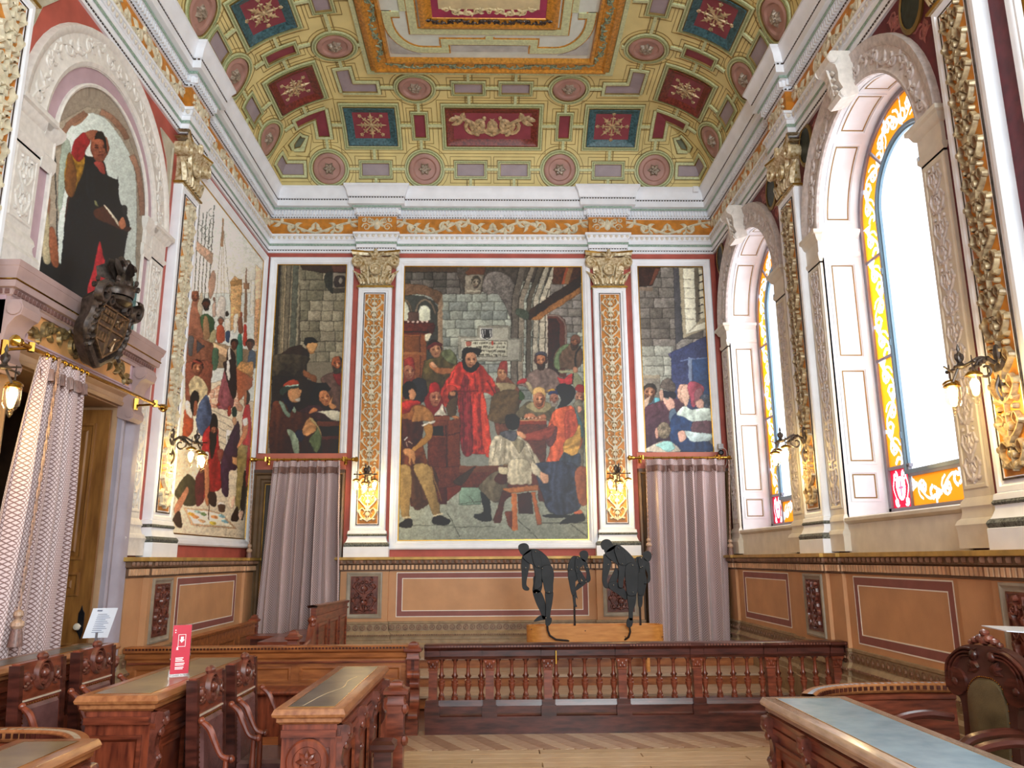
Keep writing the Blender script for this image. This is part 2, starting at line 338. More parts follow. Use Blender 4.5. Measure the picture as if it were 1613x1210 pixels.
# ---------------------------------------------------------------- entablature
HP=.29; PD=.10
PIL_L=(9.06,5.42); PIL_B=(-1.99,1.925); PIL_R=(9.06,5.42)
path=[(XL,-3)]
for c in sorted(PIL_L): path+=[(XL,c-HP),(XL+PD,c-HP),(XL+PD,c+HP),(XL,c+HP)]
path+=[(XL,YB)]
for c in PIL_B: path+=[(c-HP,YB),(c-HP,YB-PD),(c+HP,YB-PD),(c+HP,YB)]
path+=[(XR,YB)]
for c in PIL_R: path+=[(XR,c+HP),(XR-PD,c+HP),(XR-PD,c-HP),(XR,c-HP)]
path+=[(XR,-3)]
def band(nm,m,prof,par=None,kind=None):
    b=MB(); plan_sweep(b,path,prof); return b.build(nm,m,par,kind=kind)
ent=band('trim_5',white,[(0,6.775),(.03,6.775),(.03,6.825),(.042,6.83),(.042,6.885),(.05,6.887),(.05,6.93),(.056,6.932),(.056,6.985),(.07,6.99),(.085,7.05),(.1,7.055),(.1,7.09),(.03,7.095)],kind='structure')
band('frieze_ground',ochre,[(.03,7.095),(.03,7.39)],ent)
band('cornice',white,[(.03,7.39),(.055,7.392),(.055,7.43),(.07,7.432),(.07,7.52),(.11,7.522),(.115,7.56),(.18,7.565),(.18,7.668),(.172,7.67),(.172,7.69),(.19,7.70),(.2,7.73),(.215,7.80),(.25,7.86),(.26,7.865),(.26,7.90),(0,7.90),(0,7.96)],ent)
b=MB(); plan_sweep(b,path,[(.053,6.889),(.057,6.893),(.057,6.926),(.053,6.929)]); plan_sweep(b,path,[(.112,7.524),(.122,7.53),(.124,7.555),(.114,7.558)]); b.build('leaf_band',green,ent)
b=MB(); along(path,.052,.07,lambda p,d,n:obox(b,p,d,n,.026,.035,7.437,7.515)); b.build('dentil',white,ent,False,kind='stuff')
b=MB()
def bead(p,d,n):
    obox(b,p,d,n,.028,.012,7.672,7.688)
along(path,.045,.172,bead); along(path,.045,.03,lambda p,d,n:obox(b,p,d,n,.026,.01,6.812,6.824)); along(path,.045,.055,lambda p,d,n:obox(b,p,d,n,.026,.012,7.397,7.41))
b.build('bead_row',bronze,ent,False,kind='stuff')
b=MB()
def egg(p,d,n):
    q=p+n*.0; rows=[]
    for z,o,w in ((6.998,.0,.006),(7.012,.014,.022),(7.035,.02,.03),(7.047,.012,.026)):
        rows.append([tuple((q+d*(w*k)+n*(o if k==0 else o*.3)).to_3d()+Vector((0,0,z))) for k in (-1,0,1)])
    b.rows(rows)
along(path,.085,.083,egg); b.build('egg_moulding',stone,ent,kind='stuff')
# frieze relief, one piece of ornament for each stretch between breaks
def frz(T,u0,u1,off=.0):
    b=MB(T); rinceau(b,u0,u1,7.11,7.375,.022,.031+off); b.build('frieze_relief',cream,ent)
frz(TB,XL+.05,PIL_B[0]-HP-.02); frz(TB,PIL_B[0]+HP+.03,PIL_B[1]-HP-.03); frz(TB,PIL_B[1]+HP+.02,XR-.05)
for T,cs in ((TL,PIL_L),(TR,PIL_R)):
    frz(T,cs[0]+HP+.04,YB-.05); frz(T,cs[1]+HP+.04,cs[0]-HP-.04); frz(T,2.2,cs[1]-HP-.04)
for T,cs in ((TL,PIL_L),(TR,PIL_R),(TB,PIL_B)):
    for c in cs:
        b=MB(T)
        for s in (-1,1):
            for r0,x,v,a in ((.075,.18,7.2,0),(.05,.13,7.31,1),(.04,.22,7.33,2)):
                b.rib([(c+s*(x+p[0]),v+p[1]) for p in spiral(0,0,r0,.012,a,1.4,12)],[.014-.0007*k for k in range(12)],.02,.03+PD)
            for a in (.5,1.2,1.9,2.6,-.4): b.leaf(c+s*.04,7.25,a if s==1 else PI-a,.12,.022,.02,.03+PD)
        b.ball((c,7.24,.03+PD),(.06,.09,.03)); b.build('frieze_relief',cream,ent)
# ---------------------------------------------------------------- ceiling cove
CP0,CZ0,CS,CH=.2,7.90,1.95,8.95
_t=np.linspace(0,1,400); _p=CP0+(CS-CP0)*(1-np.cos(_t*PI/2)); _z=CZ0+(CH-CZ0)*np.sin(_t*PI/2)
_s=np.concatenate([[0],np.cumsum(np.hypot(np.diff(_p),np.diff(_z)))]); SL=float(_s[-1])
def cove(s):
    p=float(np.interp(s,_s,_p)); z=float(np.interp(s,_s,_z)); e=.01
    dp=float(np.interp(s+e,_s,_p)-np.interp(s-e,_s,_p)); dz=float(np.interp(s+e,_s,_z)-np.interp(s-e,_s,_z)); l=math.hypot(dp,dz) or 1
    return p,z,dz/l,-dp/l                      # normal into the room
def CB(u,s,d): p,z,a,b=cove(s); return (u,YB-p-d*a,z+d*b)
def CL(u,s,d): p,z,a,b=cove(s); return (XL+p+d*a,u,z+d*b)
def CR(u,s,d): p,z,a,b=cove(s); return (XR-p-d*a,u,z+d*b)
b=MB(); K=20
ss=[SL*k/K for k in range(K+1)]
b.rows([[(XL+cove(s)[0],-3.5,cove(s)[1]),(XL+cove(s)[0],YB-cove(s)[0],cove(s)[1]),(XR-cove(s)[0],YB-cove(s)[0],cove(s)[1]),(XR-cove(s)[0],-3.5,cove(s)[1])] for s in ss])
b.box(XL+CS-.02,XR-CS+.02,-3.5,YB-CS+.02,CH,CH+.1)
ce=b.build('ceiling',ceilY,kind='structure')
b=MB(); b.box(XL-.5,XR+.5,-3.5,YB+.3,9.3,9.4); b.box(XL-.5,XL-.2,-3.5,YB+.3,7.8,9.4); b.box(XR+.2,XR+.5,-3.5,YB+.3,7.8,9.4); b.box(XL-.5,XR+.5,YB+.2,YB+.3,7.8,9.4); b.build('trim_6',stone,kind='structure',smooth=False)
def dense(pts,n=6):                                # subdivide so strips follow the curve
    o=[]
    for i in range(len(pts)):
        a,c=pts[i],pts[(i+1)%len(pts)]; o+=[(a[0]+(c[0]-a[0])*k/n,a[1]+(c[1]-a[1])*k/n) for k in range(n)]
    return o
def ringstrip(b,outer,inner,d0,d1):
    b.rows([[(p[0],p[1],-.005) for p in outer],[(p[0],p[1],d0) for p in outer],[(p[0],p[1],d1) for p in inner],[(p[0],p[1],-.005) for p in inner]],True)
def rect(c,s,w,h): return dense([(c-w,s-h),(c+w,s-h),(c+w,s+h),(c-w,s+h)])
def circ(c,s,r,n=28): return [(c+r*cos(2*PI*k/n),s+r*sin(2*PI*k/n)) for k in range(n)]
outl={}; conn={}
def getmb(D,T):
    if T not in D: D[T]=MB(T)
    return D[T]
def coffer(T,c,s,w,h,kind):
    b=MB(T); F=(lambda e:circ(c,s,w-e)) if kind=='round' else (lambda e:rect(c,s,w-e,h-e))
    e=.06 if kind!='small' else .045
    ringstrip(b,F(0),F(e),.03,.03); q=MB(T)
    ringstrip(q,F(e*.3),F(e*.7),.036,.036)
    fr=b.build('coffer_frame',ceilG,ce); q.build('leaf_fillet',M('grey green leaf fillet','9FA878',.5,var=.35,vs=60,col2='7C8456'),fr); q=MB(T)
    ringstrip(q,F(-.012),F(.0),.012,.012); ringstrip(q,F(-.07),F(-.062),.006,.006)
    ringstrip(q,F(e-.0),F(e+.010),.034,.034); q.build('outline',ceilL,fr,False)
    return fr,e
def fan(b,pts,cc,d): b.add([(p[0],p[1],d) for p in pts]+[(cc[0],cc[1],d)],[(i,(i+1)%len(pts),len(pts)) for i in range(len(pts))])
def grid(b,c,s,w,h,d,n=6): b.rows([[(c-w+2*w*i/n,s-h+2*h*j/n,d) for i in range(n+1)] for j in range(n+1)])
def c_small(T,c,s,w,h,m):
    fr,e=coffer(T,c,s,w+.055,h+.055,'small'); b=MB(T); grid(b,c,s,w,h,.008); b.build('coloured_panel',m,fr)
def c_round(T,c,s,r=.34):
    fr,e=coffer(T,c,s,r,r,'round'); b=MB(T)
    ring=[[(p[0],p[1],d) for p in circ(c,s,q)] for q,d in ((r-.075,.02),(r-.10,.035),(r-.14,.035),(r-.165,.012),(.02,.012))]; b.rows(ring,True); b.build('roundel',rosP,fr)
    b=MB(T)
    for k in range(6):
        a=k*PI/3
        for L,w_,h_ in ((.105,.04,.05),(.06,.03,.075)): b.leaf(c+.01*cos(a),s+.01*sin(a),a+(.5 if L<.1 else 0),L,w_,h_,.012)
    b.ball((c,s,.05),(.03,.03,.035)); b.build('rosette',bronze if False else M('grey gilt rosette','B7A793',.4,.15,var=.4,vs=30,col2='6A5A4C'),fr)
def c_square(T,c,s,w,h,m,kind=0):
    fr,e=coffer(T,c,s,w,h,'sq'); b=MB(T)
    P=[(e+.012,.05),(e+.03,.055),(e+.10,.02),(e+.13,.008)]
    b.rows([[(p[0],p[1],d) for p in rect(c,s,w-q,h-q)] for q,d in P],True); b.build('carved_border',m,fr)
    wi,hi=w-e-.13,h-e-.13; b=MB(T); grid(b,c,s,wi,hi,.008,8); b.build('coloured_panel',ceilR,fr)
    # leaf ornament on the panel and running leaves on the border
    b=MB(T)
    if w<.7:
        R=min(wi,hi)
        for k in range(8):
            a=k*PI/4+(PI/4 if kind else 0); L=R*(.92 if k%2==0 else .8)
            b.leaf(c+.03*cos(a),s+.03*sin(a),a,L,R*(.10 if k%2==0 else .06),.02,.009)
            for sg in (-1,1):
                for q_ in ((.35,.55,.30,.07),(.62,.6,.24,.06)) if k%2==0 else ((.75,.9,.2,.06),): b.leaf(c+L*q_[0]*cos(a),s+L*q_[0]*sin(a),a+sg*q_[1],R*q_[2],R*q_[3],.016,.009,sg*.6)
            if k%2==1:
                for z_ in range(5): b.leaf(c+R*1.02*cos(a),s+R*1.02*sin(a),a+z_*1.256,R*.16,R*.06,.016,.009)
        b.ball((c,s,.015),(.04,.04,.02))
    else:
        rinceau(b,c-wi*.97,c+wi*.97,s-hi*.85,s+hi*.85,.03,.009,wi*.66)
        for sg in (-1,1): b.ball((c+sg*.16,s,.015),(.05,.12,.03)); b.ball((c+sg*.13,s+.15,.015),(.035,.04,.03))
        b.ball((c,s-.05,.015),(.06,.09,.03))
    b.build('leaf_relief',goldR,fr)
def link(T,u0,s0,u1,s1):                            # short strap between neighbouring coffers
    b=getmb(conn,T); l=math.hypot(u1-u0,s1-s0); 
    if l<.02: return
    nx,ny=-(s1-s0)/l*.022,(u1-u0)/l*.022; n=3
    for k in range(n):
        P=lambda t:(u0+(u1-u0)*t,s0+(s1-s0)*t); a,c_=P(k/n),P((k+1)/n)
        b.rows([[(a[0]-nx,a[1]-ny,.0),(a[0]-nx,a[1]-ny,.028),(a[0]+nx,a[1]+ny,.028),(a[0]+nx,a[1]+ny,.0)],[(c_[0]-nx,c_[1]-ny,.0),(c_[0]-nx,c_[1]-ny,.028),(c_[0]+nx,c_[1]+ny,.028),(c_[0]+nx,c_[1]+ny,.0)]])
    b=getmb(outl,T)
    for sg in (-2.6,2.6):
        b.rows([[(u0+nx*sg*.95,s0+ny*sg*.95,.009),(u0+nx*sg*1.2,s0+ny*sg*1.2,.009)],[(u1+nx*sg*.95,s1+ny*sg*.95,.009),(u1+nx*sg*1.2,s1+ny*sg*1.2,.009)]])
S1,S2,S3=.31,1.07,1.84
def side(T,m,squares,rects,row1r,row1p,row2r,row2p,centre=None):
    for u in row1r: c_round(T,u,S1)
    for u in row1p: c_small(T,u,S1-.01,.225,.10,ceilP)
    for u,mm in squares: c_square(T,u,S2,.48,.43,mm,int(u*3)%2)
    for u in rects: c_small(T,u,S2,.085,.21,ceilR)
    for u in row2r: c_round(T,u,S3,.33)
    for u in row2p: c_small(T,u,S3,.215,.105,ceilP)
    if centre is not None: c_square(T,centre,S2,.83,.43,rusM)
    for row,s,hw in ((sorted([(u,.34) for u in row1r]+[(u,.28) for u in row1p]),S1,0),(sorted([(u,.48) for u,_ in squares]+[(u,.14) for u in rects]+([(centre,.83)] if centre is not None else [])),S2,0),(sorted([(u,.33) for u in row2r]+[(u,.27) for u in row2p]),S3,0)):
        for (a,wa),(c,wc) in zip(row,row[1:]): link(T,a+wa,s,c-wc,s)
    for u,_ in squares: link(T,u,S1+.16,u,S2-.43)
    for u in rects: link(T,u,S2+.265,u,S3-.33); link(T,u,S1+.34,u,S2-.265)
    for u in row2p: link(T,u,S2+.43,u,S3-.16); link(T,u,S3+.16,u,SL-.03)
    for u in row2r: link(T,u,S3+.33,u,SL-.03)
    for u in row1p: link(T,u,0,u,S1-.16)
xc=-.035
side(CB,1,[(xc-1.99,blueM),(xc+1.99,blueM)],[xc-1.19,xc+1.19],[xc-2.77,xc-1.15,xc+1.15,xc+2.77],[xc-1.98,xc-.37,xc+.37,xc+1.98],[xc-1.21,xc+1.21],[xc-.37,xc+.37],xc)
for T in (CL,CR):
    side(T,1,[(10.74,rusM),(9.06,blueM),(7.38,rusM)],[9.90,8.22],[11.34,9.70,8.42,6.8],[10.52,9.06,7.6],[10.03,8.09],[9.06,7.1])
def hipx(s): return cove(s)[0]
# L shaped panels folded over the two hips, little lozenges and corner pieces
for sg in (-1,1):
    X0=XL if sg<0 else XR; 
    def Lp(nm,m,segs,fr_m):
        f=None
        for T,pts in segs:
            cx=sum(p[0] for p in pts)/len(pts); cy=sum(p[1] for p in pts)/len(pts); n=5
            b=MB(T)
            a,b2,c3,d4=pts
            gr=lambda k,e:[[((a[0]*(1-i/n)+b2[0]*i/n)*(1-j/n)+(d4[0]*(1-i/n)+c3[0]*i/n)*j/n,(a[1]*(1-i/n)+b2[1]*i/n)*(1-j/n)+(d4[1]*(1-i/n)+c3[1]*i/n)*j/n,e) for i in range(n+1)] for j in range(n+1)]
            b.rows(gr(1,.012)); fo=b.build('coloured_panel',m,ce)
            def opath(w):
                o_=[]
                for i in range(4):
                    a_=pts[max(i-1,0)];m_=pts[i];c_=pts[min(i+1,3)]; nx=ny=0
                    for p_,q_ in ((a_,m_),(m_,c_)):
                        l_=math.hypot(q_[0]-p_[0],q_[1]-p_[1])
                        if l_>1e-6:
                            ex,ey=(q_[1]-p_[1])/l_,-(q_[0]-p_[0])/l_; mx,my=(p_[0]+q_[0])/2,(p_[1]+q_[1])/2
                            if (cx-mx)*ex+(cy-my)*ey>0: ex,ey=-ex,-ey
                            nx+=ex;ny+=ey
                    o_.append((m_[0]+nx*w,m_[1]+ny*w))
                return [(p_[0]+(q_[0]-p_[0])*k_/5,p_[1]+(q_[1]-p_[1])*k_/5) for p_,q_ in zip(o_,o_[1:]) for k_ in range(6)]
            def ostrip(g,w0,w1,d): g.rows([[(p_[0],p_[1],0) for p_ in opath(w0)],[(p_[0],p_[1],d) for p_ in opath(w0)],[(p_[0],p_[1],d) for p_ in opath(w1)],[(p_[0],p_[1],0) for p_ in opath(w1)]])
            g=MB(T); o=dense(pts,5); sc=lambda q,w:[(p[0]+w*np.sign(p[0]-cx)*(abs(p[0]-cx)>.02),p[1]+w*np.sign(p[1]-cy)*(abs(p[1]-cy)>.03)) for p in q]
            ostrip(g,.045,0,.03); g.build('coffer_frame',ceilG,fo)
            g=MB(T); ostrip(g,0,-.009,.034); ostrip(g,.058,.048,.01); ostrip(g,.115,.108,.006); g.build('outline',ceilL,fo,False)
    TS=CL if sg<0 else CR
    U=lambda p:X0-sg*p; 
    def sofp(p): return float(np.interp(p,_p,_s))
    # red L: strips of constant inset .92-1.10 from s=.86 to the hip
    a,b_=.93,1.12
    Lp('',ceilR,[(CB,[(U(a),sofp(a)),(U(a),.86),(U(b_),.86),(U(b_),sofp(b_))]),(TS,[(YB-a,sofp(a)),(YB-a,.86),(YB-b_,.86),(YB-b_,sofp(b_))])],0)
    h0,h1=1.74,1.94; e=2.02
    Lp('',ceilP,[(CB,[(U(hipx(h0)),h0),(U(e),h0),(U(e),h1),(U(hipx(h1)),h1)]),(TS,[(YB-hipx(h0),h0),(YB-e,h0),(YB-e,h1),(YB-hipx(h1),h1)])],0)
    Lp('',M('dark celadon lozenge','77806C',.5),[(CB,[(U(hipx(.64)),.64),(U(hipx(.64)+.13),.67),(U(hipx(.84)+.09),.84),(U(hipx(.85)),.85)]),(TS,[(YB-hipx(.64),.64),(YB-hipx(.64)-.13,.67),(YB-hipx(.84)-.09,.84),(YB-hipx(.85),.85)])],0)
    Lp('',ceilP,[(CB,[(U(hipx(.2)),.2),(U(.62),.2),(U(.62),.4),(U(hipx(.4)),.4)]),(TS,[(YB-hipx(.2),.2),(YB-.62,.2),(YB-.62,.4),(YB-hipx(.4),.4)])],0)
    for T,B in ((CB,lambda p:U(p)),(TS,lambda p:YB-p)): link(T,B(1.02),.8,B(1.03),S1+.34) if False else None; link(T,B(1.18),S2,B(1.38),S2); link(T,B(2.07),S3,B(2.27),S3); link(T,B(1.05),.64,B(1.05),.84)
for T,b in conn.items(): b.build('strap',ceilG,ce,False)
for T,b in outl.items(): b.build('strap_outline',ceilL,ce,False)
# flat centre: orange gilt frame, celadon field, straps, inner framed picture
FX0,FX1,FY=-1.80,1.68,10.58; FY0=1.0
def flatT(u,v,d): return (u,v,CH-d)
b=MB(flatT); b.frame(FX0,FX1,FY0,FY,[(-.06,0),(-.06,.02),(0,.03),(.0,.09),(.04,.10),(.07,.07),(.20,.05),(.22,.085),(.26,.085),(.27,.0)]); of=b.build('gilt_frame',orangeG,ce)
b=MB(flatT); b.frame(FX0,FX1,FY0,FY,[(-.13,0),(-.13,.03),(-.07,.03),(-.07,0)]); b.build('coffer_frame',ceilG,ce,False)
b=MB(flatT); rinceau(b,FX0+.22,FX1-.22,FY-.20,FY-.07,.02,.055,.35); 
def TY(x): return lambda u,v,d:(x+v,u,CH-d)
for x in (FX0+.07,FX1-.20):
    q=MB(TY(x)); rinceau(q,7.4,FY-.25,0,.13,.02,.055,.35); q.build('leaf_relief',M('grey green relief','8E9C7E',.45,var=.3,vs=30),of)
b.build('leaf_relief',M('grey green relief','8E9C7E'),of)
b=MB(flatT); b.box(FX0+.26,FX1-.26,FY0+.3,FY-.27,.0,.012); fld=b.build('field',ceilW,ce,False)
IX0,IX1,IY=-1.02,.88,9.60
b=MB(flatT); b.frame(IX0,IX1,3.,IY,[(0,.0),(0,.06),(.05,.07),(.12,.03),(.17,.03),(.19,0)]); inf=b.build('gilt_frame',orangeG,ce)
b=MB(flatT); rinceau(b,IX0+.1,IX1-.1,IY-.17,IY-.06,.014,.04,.22); b.build('leaf_relief',bronze,inf)
b=MB(flatT); b.box(IX0+.17,IX1-.17,3.2,IY-.18,.0,.02); b.build('coloured_panel',M('crimson ceiling picture','A83258',.5,var=.15),inf,False)
b=MB(flatT); b.box(IX0+.27,IX1-.27,3.3,IY-.36,.02,.03); rinceau(b,IX0+.35,IX1-.35,IY-.40,IY-.24,.025,.02,.3); b.build('cream_cartouche',M('cream cartouche','D8C79A',.5,var=.1),inf,False)
def strip2(b,pts,w,d): 
    L=[];R_=[]
    for i,p in enumerate(pts):
        a=pts[max(i-1,0)];c=pts[min(i+1,len(pts)-1)];l=math.hypot(c[0]-a[0],c[1]-a[1]) or 1;nx,ny=-(c[1]-a[1])/l*w,(c[0]-a[0])/l*w; L.append((p[0]-nx,p[1]-ny,d));R_.append((p[0]+nx,p[1]+ny,d))
    b.rows([[(q[0],q[1],0) for q in L],L,R_,[(q[0],q[1],0) for q in R_]])
    for e in (0,-1): b.add([(L[e][0],L[e][1],0),L[e],R_[e],(R_[e][0],R_[e][1],0)],[(0,1,2,3)])
for w_,d_,m_,nm in ((.055,.035,ceilG,'strap'),(.075,.024,orangeG,'strap_edge')):
    b=MB(flatT); b.frame(IX0-.16-w_+.055,IX1+.16+w_-.055,2.8,IY+.16+w_-.055,[(0,.0),(0,d_),(2*w_,d_),(2*w_,0)])
    xm=(IX0+IX1)/2; strip2(b,[(xm,IY+.16+w_),(xm,9.93-w_)],w_*.99,d_)
    for sg in (-1,1):
        cx=.64; strip2(b,[(xm,9.93),(xm+sg*(cx+w_),9.93)],w_,d_); strip2(b,[(xm+sg*cx,9.93+w_*.98),(xm+sg*cx,10.12-w_*.98)],w_*.9,d_)
        strip2(b,[(xm+sg*(cx-w_),10.12)]+[(xm+sg*(.95+.45*sin(t*PI/2/8)),10.12-.62*(1-cos(t*PI/2/8))) for t in range(9)]+[(xm+sg*1.4,9.3)],w_,d_)
        strip2(b,[(xm+sg*(1.4-w_),9.3+w_),(xm+sg*1.22,9.3+w_)],w_*.9,d_-.004); strip2(b,[(xm+sg*(1.22-w_),9.3-w_*.1),(xm+sg*(1.22-w_),8.2)],w_*.8,d_-.008)
    b.build(nm,m_,ce,False)
b=MB(flatT); b.box(xm-.55,xm+.55,10.02,10.16,.012,.02); 
for sg in (-1,1): b.poly([(xm+sg*1.44,10.22),(xm+sg*1.0,10.24),(xm+sg*1.25,10.1),(xm+sg*1.44,9.8)],.012,.02)
b.build('coloured_panel',M('grey ceiling tablet','B9B9B4',.5),ce,False)
# ---------------------------------------------------------------- pilasters
def pilaster(T,c,wall,nm='pilaster'):
    root=part(nm,wall,T(c,1.76,0)); A,Bz=2.14,6.13
    b=MB(T); b.box(c-.275,c+.275,A,Bz,0,PD)
    b.frame(c-.275,c+.275,A,Bz,[(0,PD),(.015,PD+.012),(.05,PD+.012),(.07,PD-.008),(.10,PD-.008),(.10,PD-.02)]); b.build('shaft',white,root)
    b=MB(T); b.box(c-.17,c+.17,A+.10,Bz-.10,PD-.02,PD+.004); sg=b.build('amber_ground',ochre,root,False)
    b=MB(T); b.frame(c-.18,c+.18,A+.09,Bz-.09,[(0,PD),(.0,PD+.012),(.012,PD+.012),(.012,PD)]); 
    b.build('rope_edge',bronze,root,False)
    b=MB(T); b.frame(c-.165,c+.165,A+.105,Bz-.105,[(0,PD),(.0,PD+.01),(.008,PD+.01),(.008,PD)]); b.build('rope_edge',white,root,False)
    b=MB(T); acolumn(b,c-.155,c+.155,A+.14,Bz-.14,.04,PD+.004,1.9); b.build('arabesque_relief',cream if wall is not wr else M('weathered gilt relief','C2AE88',.4,.25,var=.4,vs=22,col2='7E6A50'),root)
    # base
    b=MB(T); 
    def ringp(prof):
        return [[(c-.275-p,z,0),(c-.275-p,z,PD+p),(c+.275+p,z,PD+p),(c+.275+p,z,0)] for p,z in prof]
    b.rows(ringp([(.0,2.15),(.02,2.14),(.025,2.10),(.025,2.06),(.02,2.055),(.022,2.03),(.04,1.98),(.05,1.965)])); b.rows(ringp([(.065,1.90),(.07,1.895),(.07,1.745)])); b.build('base_moulding',white,root)
    b=MB(T); b.rows(ringp([(.05,1.965),(.062,1.955),(.072,1.935),(.068,1.912),(.06,1.898)])); b.rows(ringp([(.026,2.098),(.036,2.08),(.026,2.062)])); b.build('laurel_torus',M('dark grey green torus','6B6F68',.5,var=.4,vs=50,bump=.5,bs=90),root)
    # capital
    k=part('capital',root,T(c,6.13,0)); b=MB(T)
    b.rows(ringp([(-.0,6.13),(.02,6.135),(.02,6.165),(.0,6.175),(-.02,6.20),(-.03,6.35),(-.01,6.5),(.06,6.62),(.09,6.64)]))
    ab=[(-.40,.16)]+[(-.40+.8*i/8,.16+.0-.07*sin(PI*i/8)) for i in range(1,8)]+[(.40,.16)]
    b.rows([[(c+x,6.70,0) for x,_ in ab],[(c+x*.97,6.70,d) for x,d in ab],[(c+x,6.74,d+.02) for x,d in ab],[(c+x,6.78,d+.02) for x,d in ab],[(c+x,6.785,0) for x,_ in ab]])
    for s in (-1,1):
        b.tube([(c+s*.30,6.575,0),(c+s*.30,6.575,.15)],[.085,.085],12); b.rib([(c+s*(.30+p[0]),6.575+p[1]) for p in spiral(0,0,.10,.015,PI*.6,-1.6,18)],[.022-.0008*i for i in range(18)],.03,.15)
        b.rib(cat([(c+s*.12,6.30),(c+s*.14,6.48),(c+s*.20,6.62),(c+s*.28,6.675)],4),[.03]*13,.04,.10)
        for x,v,a,L in ((.03,6.2,1.7,.2),(.10,6.19,1.45,.26),(.18,6.19,1.35,.3),(.23,6.19,1.5,.3),(.12,6.36,1.0,.16)): b.leaf(c+s*x,v,a if s==1 else PI-a,L,.04,.05,.09,-.5*s)
    b.poly([(c+.085*cos(t*PI/8),6.45+.085*sin(t*PI/8)) for t in range(16)],.08,.14); b.rib([(c+.085*cos(t*PI/8),6.45+.085*sin(t*PI/8)) for t in range(17)],.016,.03,.14)
    b.ball((c,6.46,.14),(.04,.05,.03)); b.ball((c,6.71,.16),(.05,.07,.05)); b.ball((c,6.77,.17),(.03,.03,.035))
    for s in (-1,1): b.leaf(c+s*.03,6.64,1.2 if s==1 else PI-1.2,.16,.035,.04,.13,-.4*s)
    b.poly([(c-.08,6.22),(c+.08,6.22),(c+.11,6.31),(c-.11,6.31)],.08,.12); b.build('volutes_and_leaves',M('gilt and cream capital','EADFC0',.35,.2,var=.3,vs=22,col2='96742F'),k)
    b=MB(T); b.rows(ringp([(.02,6.135),(.03,6.14),(.03,6.16),(.02,6.165)])); b.rows([[(c+x,6.745,d+.021) for x,d in ab],[(c+x,6.765,d+.035) for x,d in ab],[(c+x,6.775,d+.021) for x,d in ab]]); b.build('gilt_edge',M('deep gilding','B08A3C',.3,.7,var=.2),k)
for c in PIL_L: pilaster(TL,c,wl)
for c in PIL_B: pilaster(TB,c,wb)
for c in PIL_R: pilaster(TR,c,wr)
# ---------------------------------------------------------------- arch mouldings
def polar(T,c,z): return lambda a,r,d:T(c+r*cos(a),z+r*sin(a),d)
def archband(T,c,z,prof,m,nm,par,a0=0,a1=PI,n=28):
    b=MB(polar(T,c,z)); b.rows([[(a0+(a1-a0)*i/n,r,d) for r,d in prof] for i in range(n+1)]); return b.build(nm,m,par)
def archrelief(T,c,z,r0,r1,h,d,m,par,nm='arch_relief'):
    rm=(r0+r1)/2; f=lambda u,v,dd:T(c+v*cos(PI-u/rm),z+v*sin(PI-u/rm),dd); b=MB(f); rinceau(b,0,PI*rm,r0,r1,h,d,.42); return b.build(nm,m,par)
relM=M('grey white relief','CFC6C4',.5,var=.12,vs=18); relL=M('chalk white relief','E0DCD6',.5,var=.06,vs=18)
def impoststrip(T,u0,u1,par,m,mr,z0=1.79,ztop=5.0):
    k=part('jamb_strip',par,T((u0+u1)/2,1.76,0)); b=MB(T); w0,w1=min(u0,u1),max(u0,u1)
    b.box(w0,w1,z0+.35,ztop+.14,0,.03); b.frame(w0+.02,w1-.02,z0+.42,ztop-.02,[(0,.03),(.01,.04),(.03,.04),(.04,.032)])
    R=lambda prof:[[(w0-p,z,0),(w0-p,z,.03+p),(w1+p,z,.03+p),(w1+p,z,0)] for p,z in prof]
    b.rows(R([(.0,ztop),(.0,ztop+.02),(.02,ztop+.05),(.02,ztop+.08),(.005,ztop+.09),(.005,ztop+.26),(.03,ztop+.28),(.05,ztop+.33),(.075,ztop+.345),(.075,ztop+.385),(0,ztop+.39)]))
    b.rows(R([(0,z0+.36),(.02,z0+.33),(.03,z0+.29),(.02,z0+.27),(.02,z0+.24),(.03,z0+.20),(.05,z0+.185),(.065,z0+.15),(.055,z0+.11),(.055,z0-.03)]))
    b.build('strip_moulding',m,k)
    b=MB(T); acolumn(b,w0+.06,w1-.06,z0+.46,ztop-.06,.014,.031,2.4); b.build('strip_relief',mr,k)
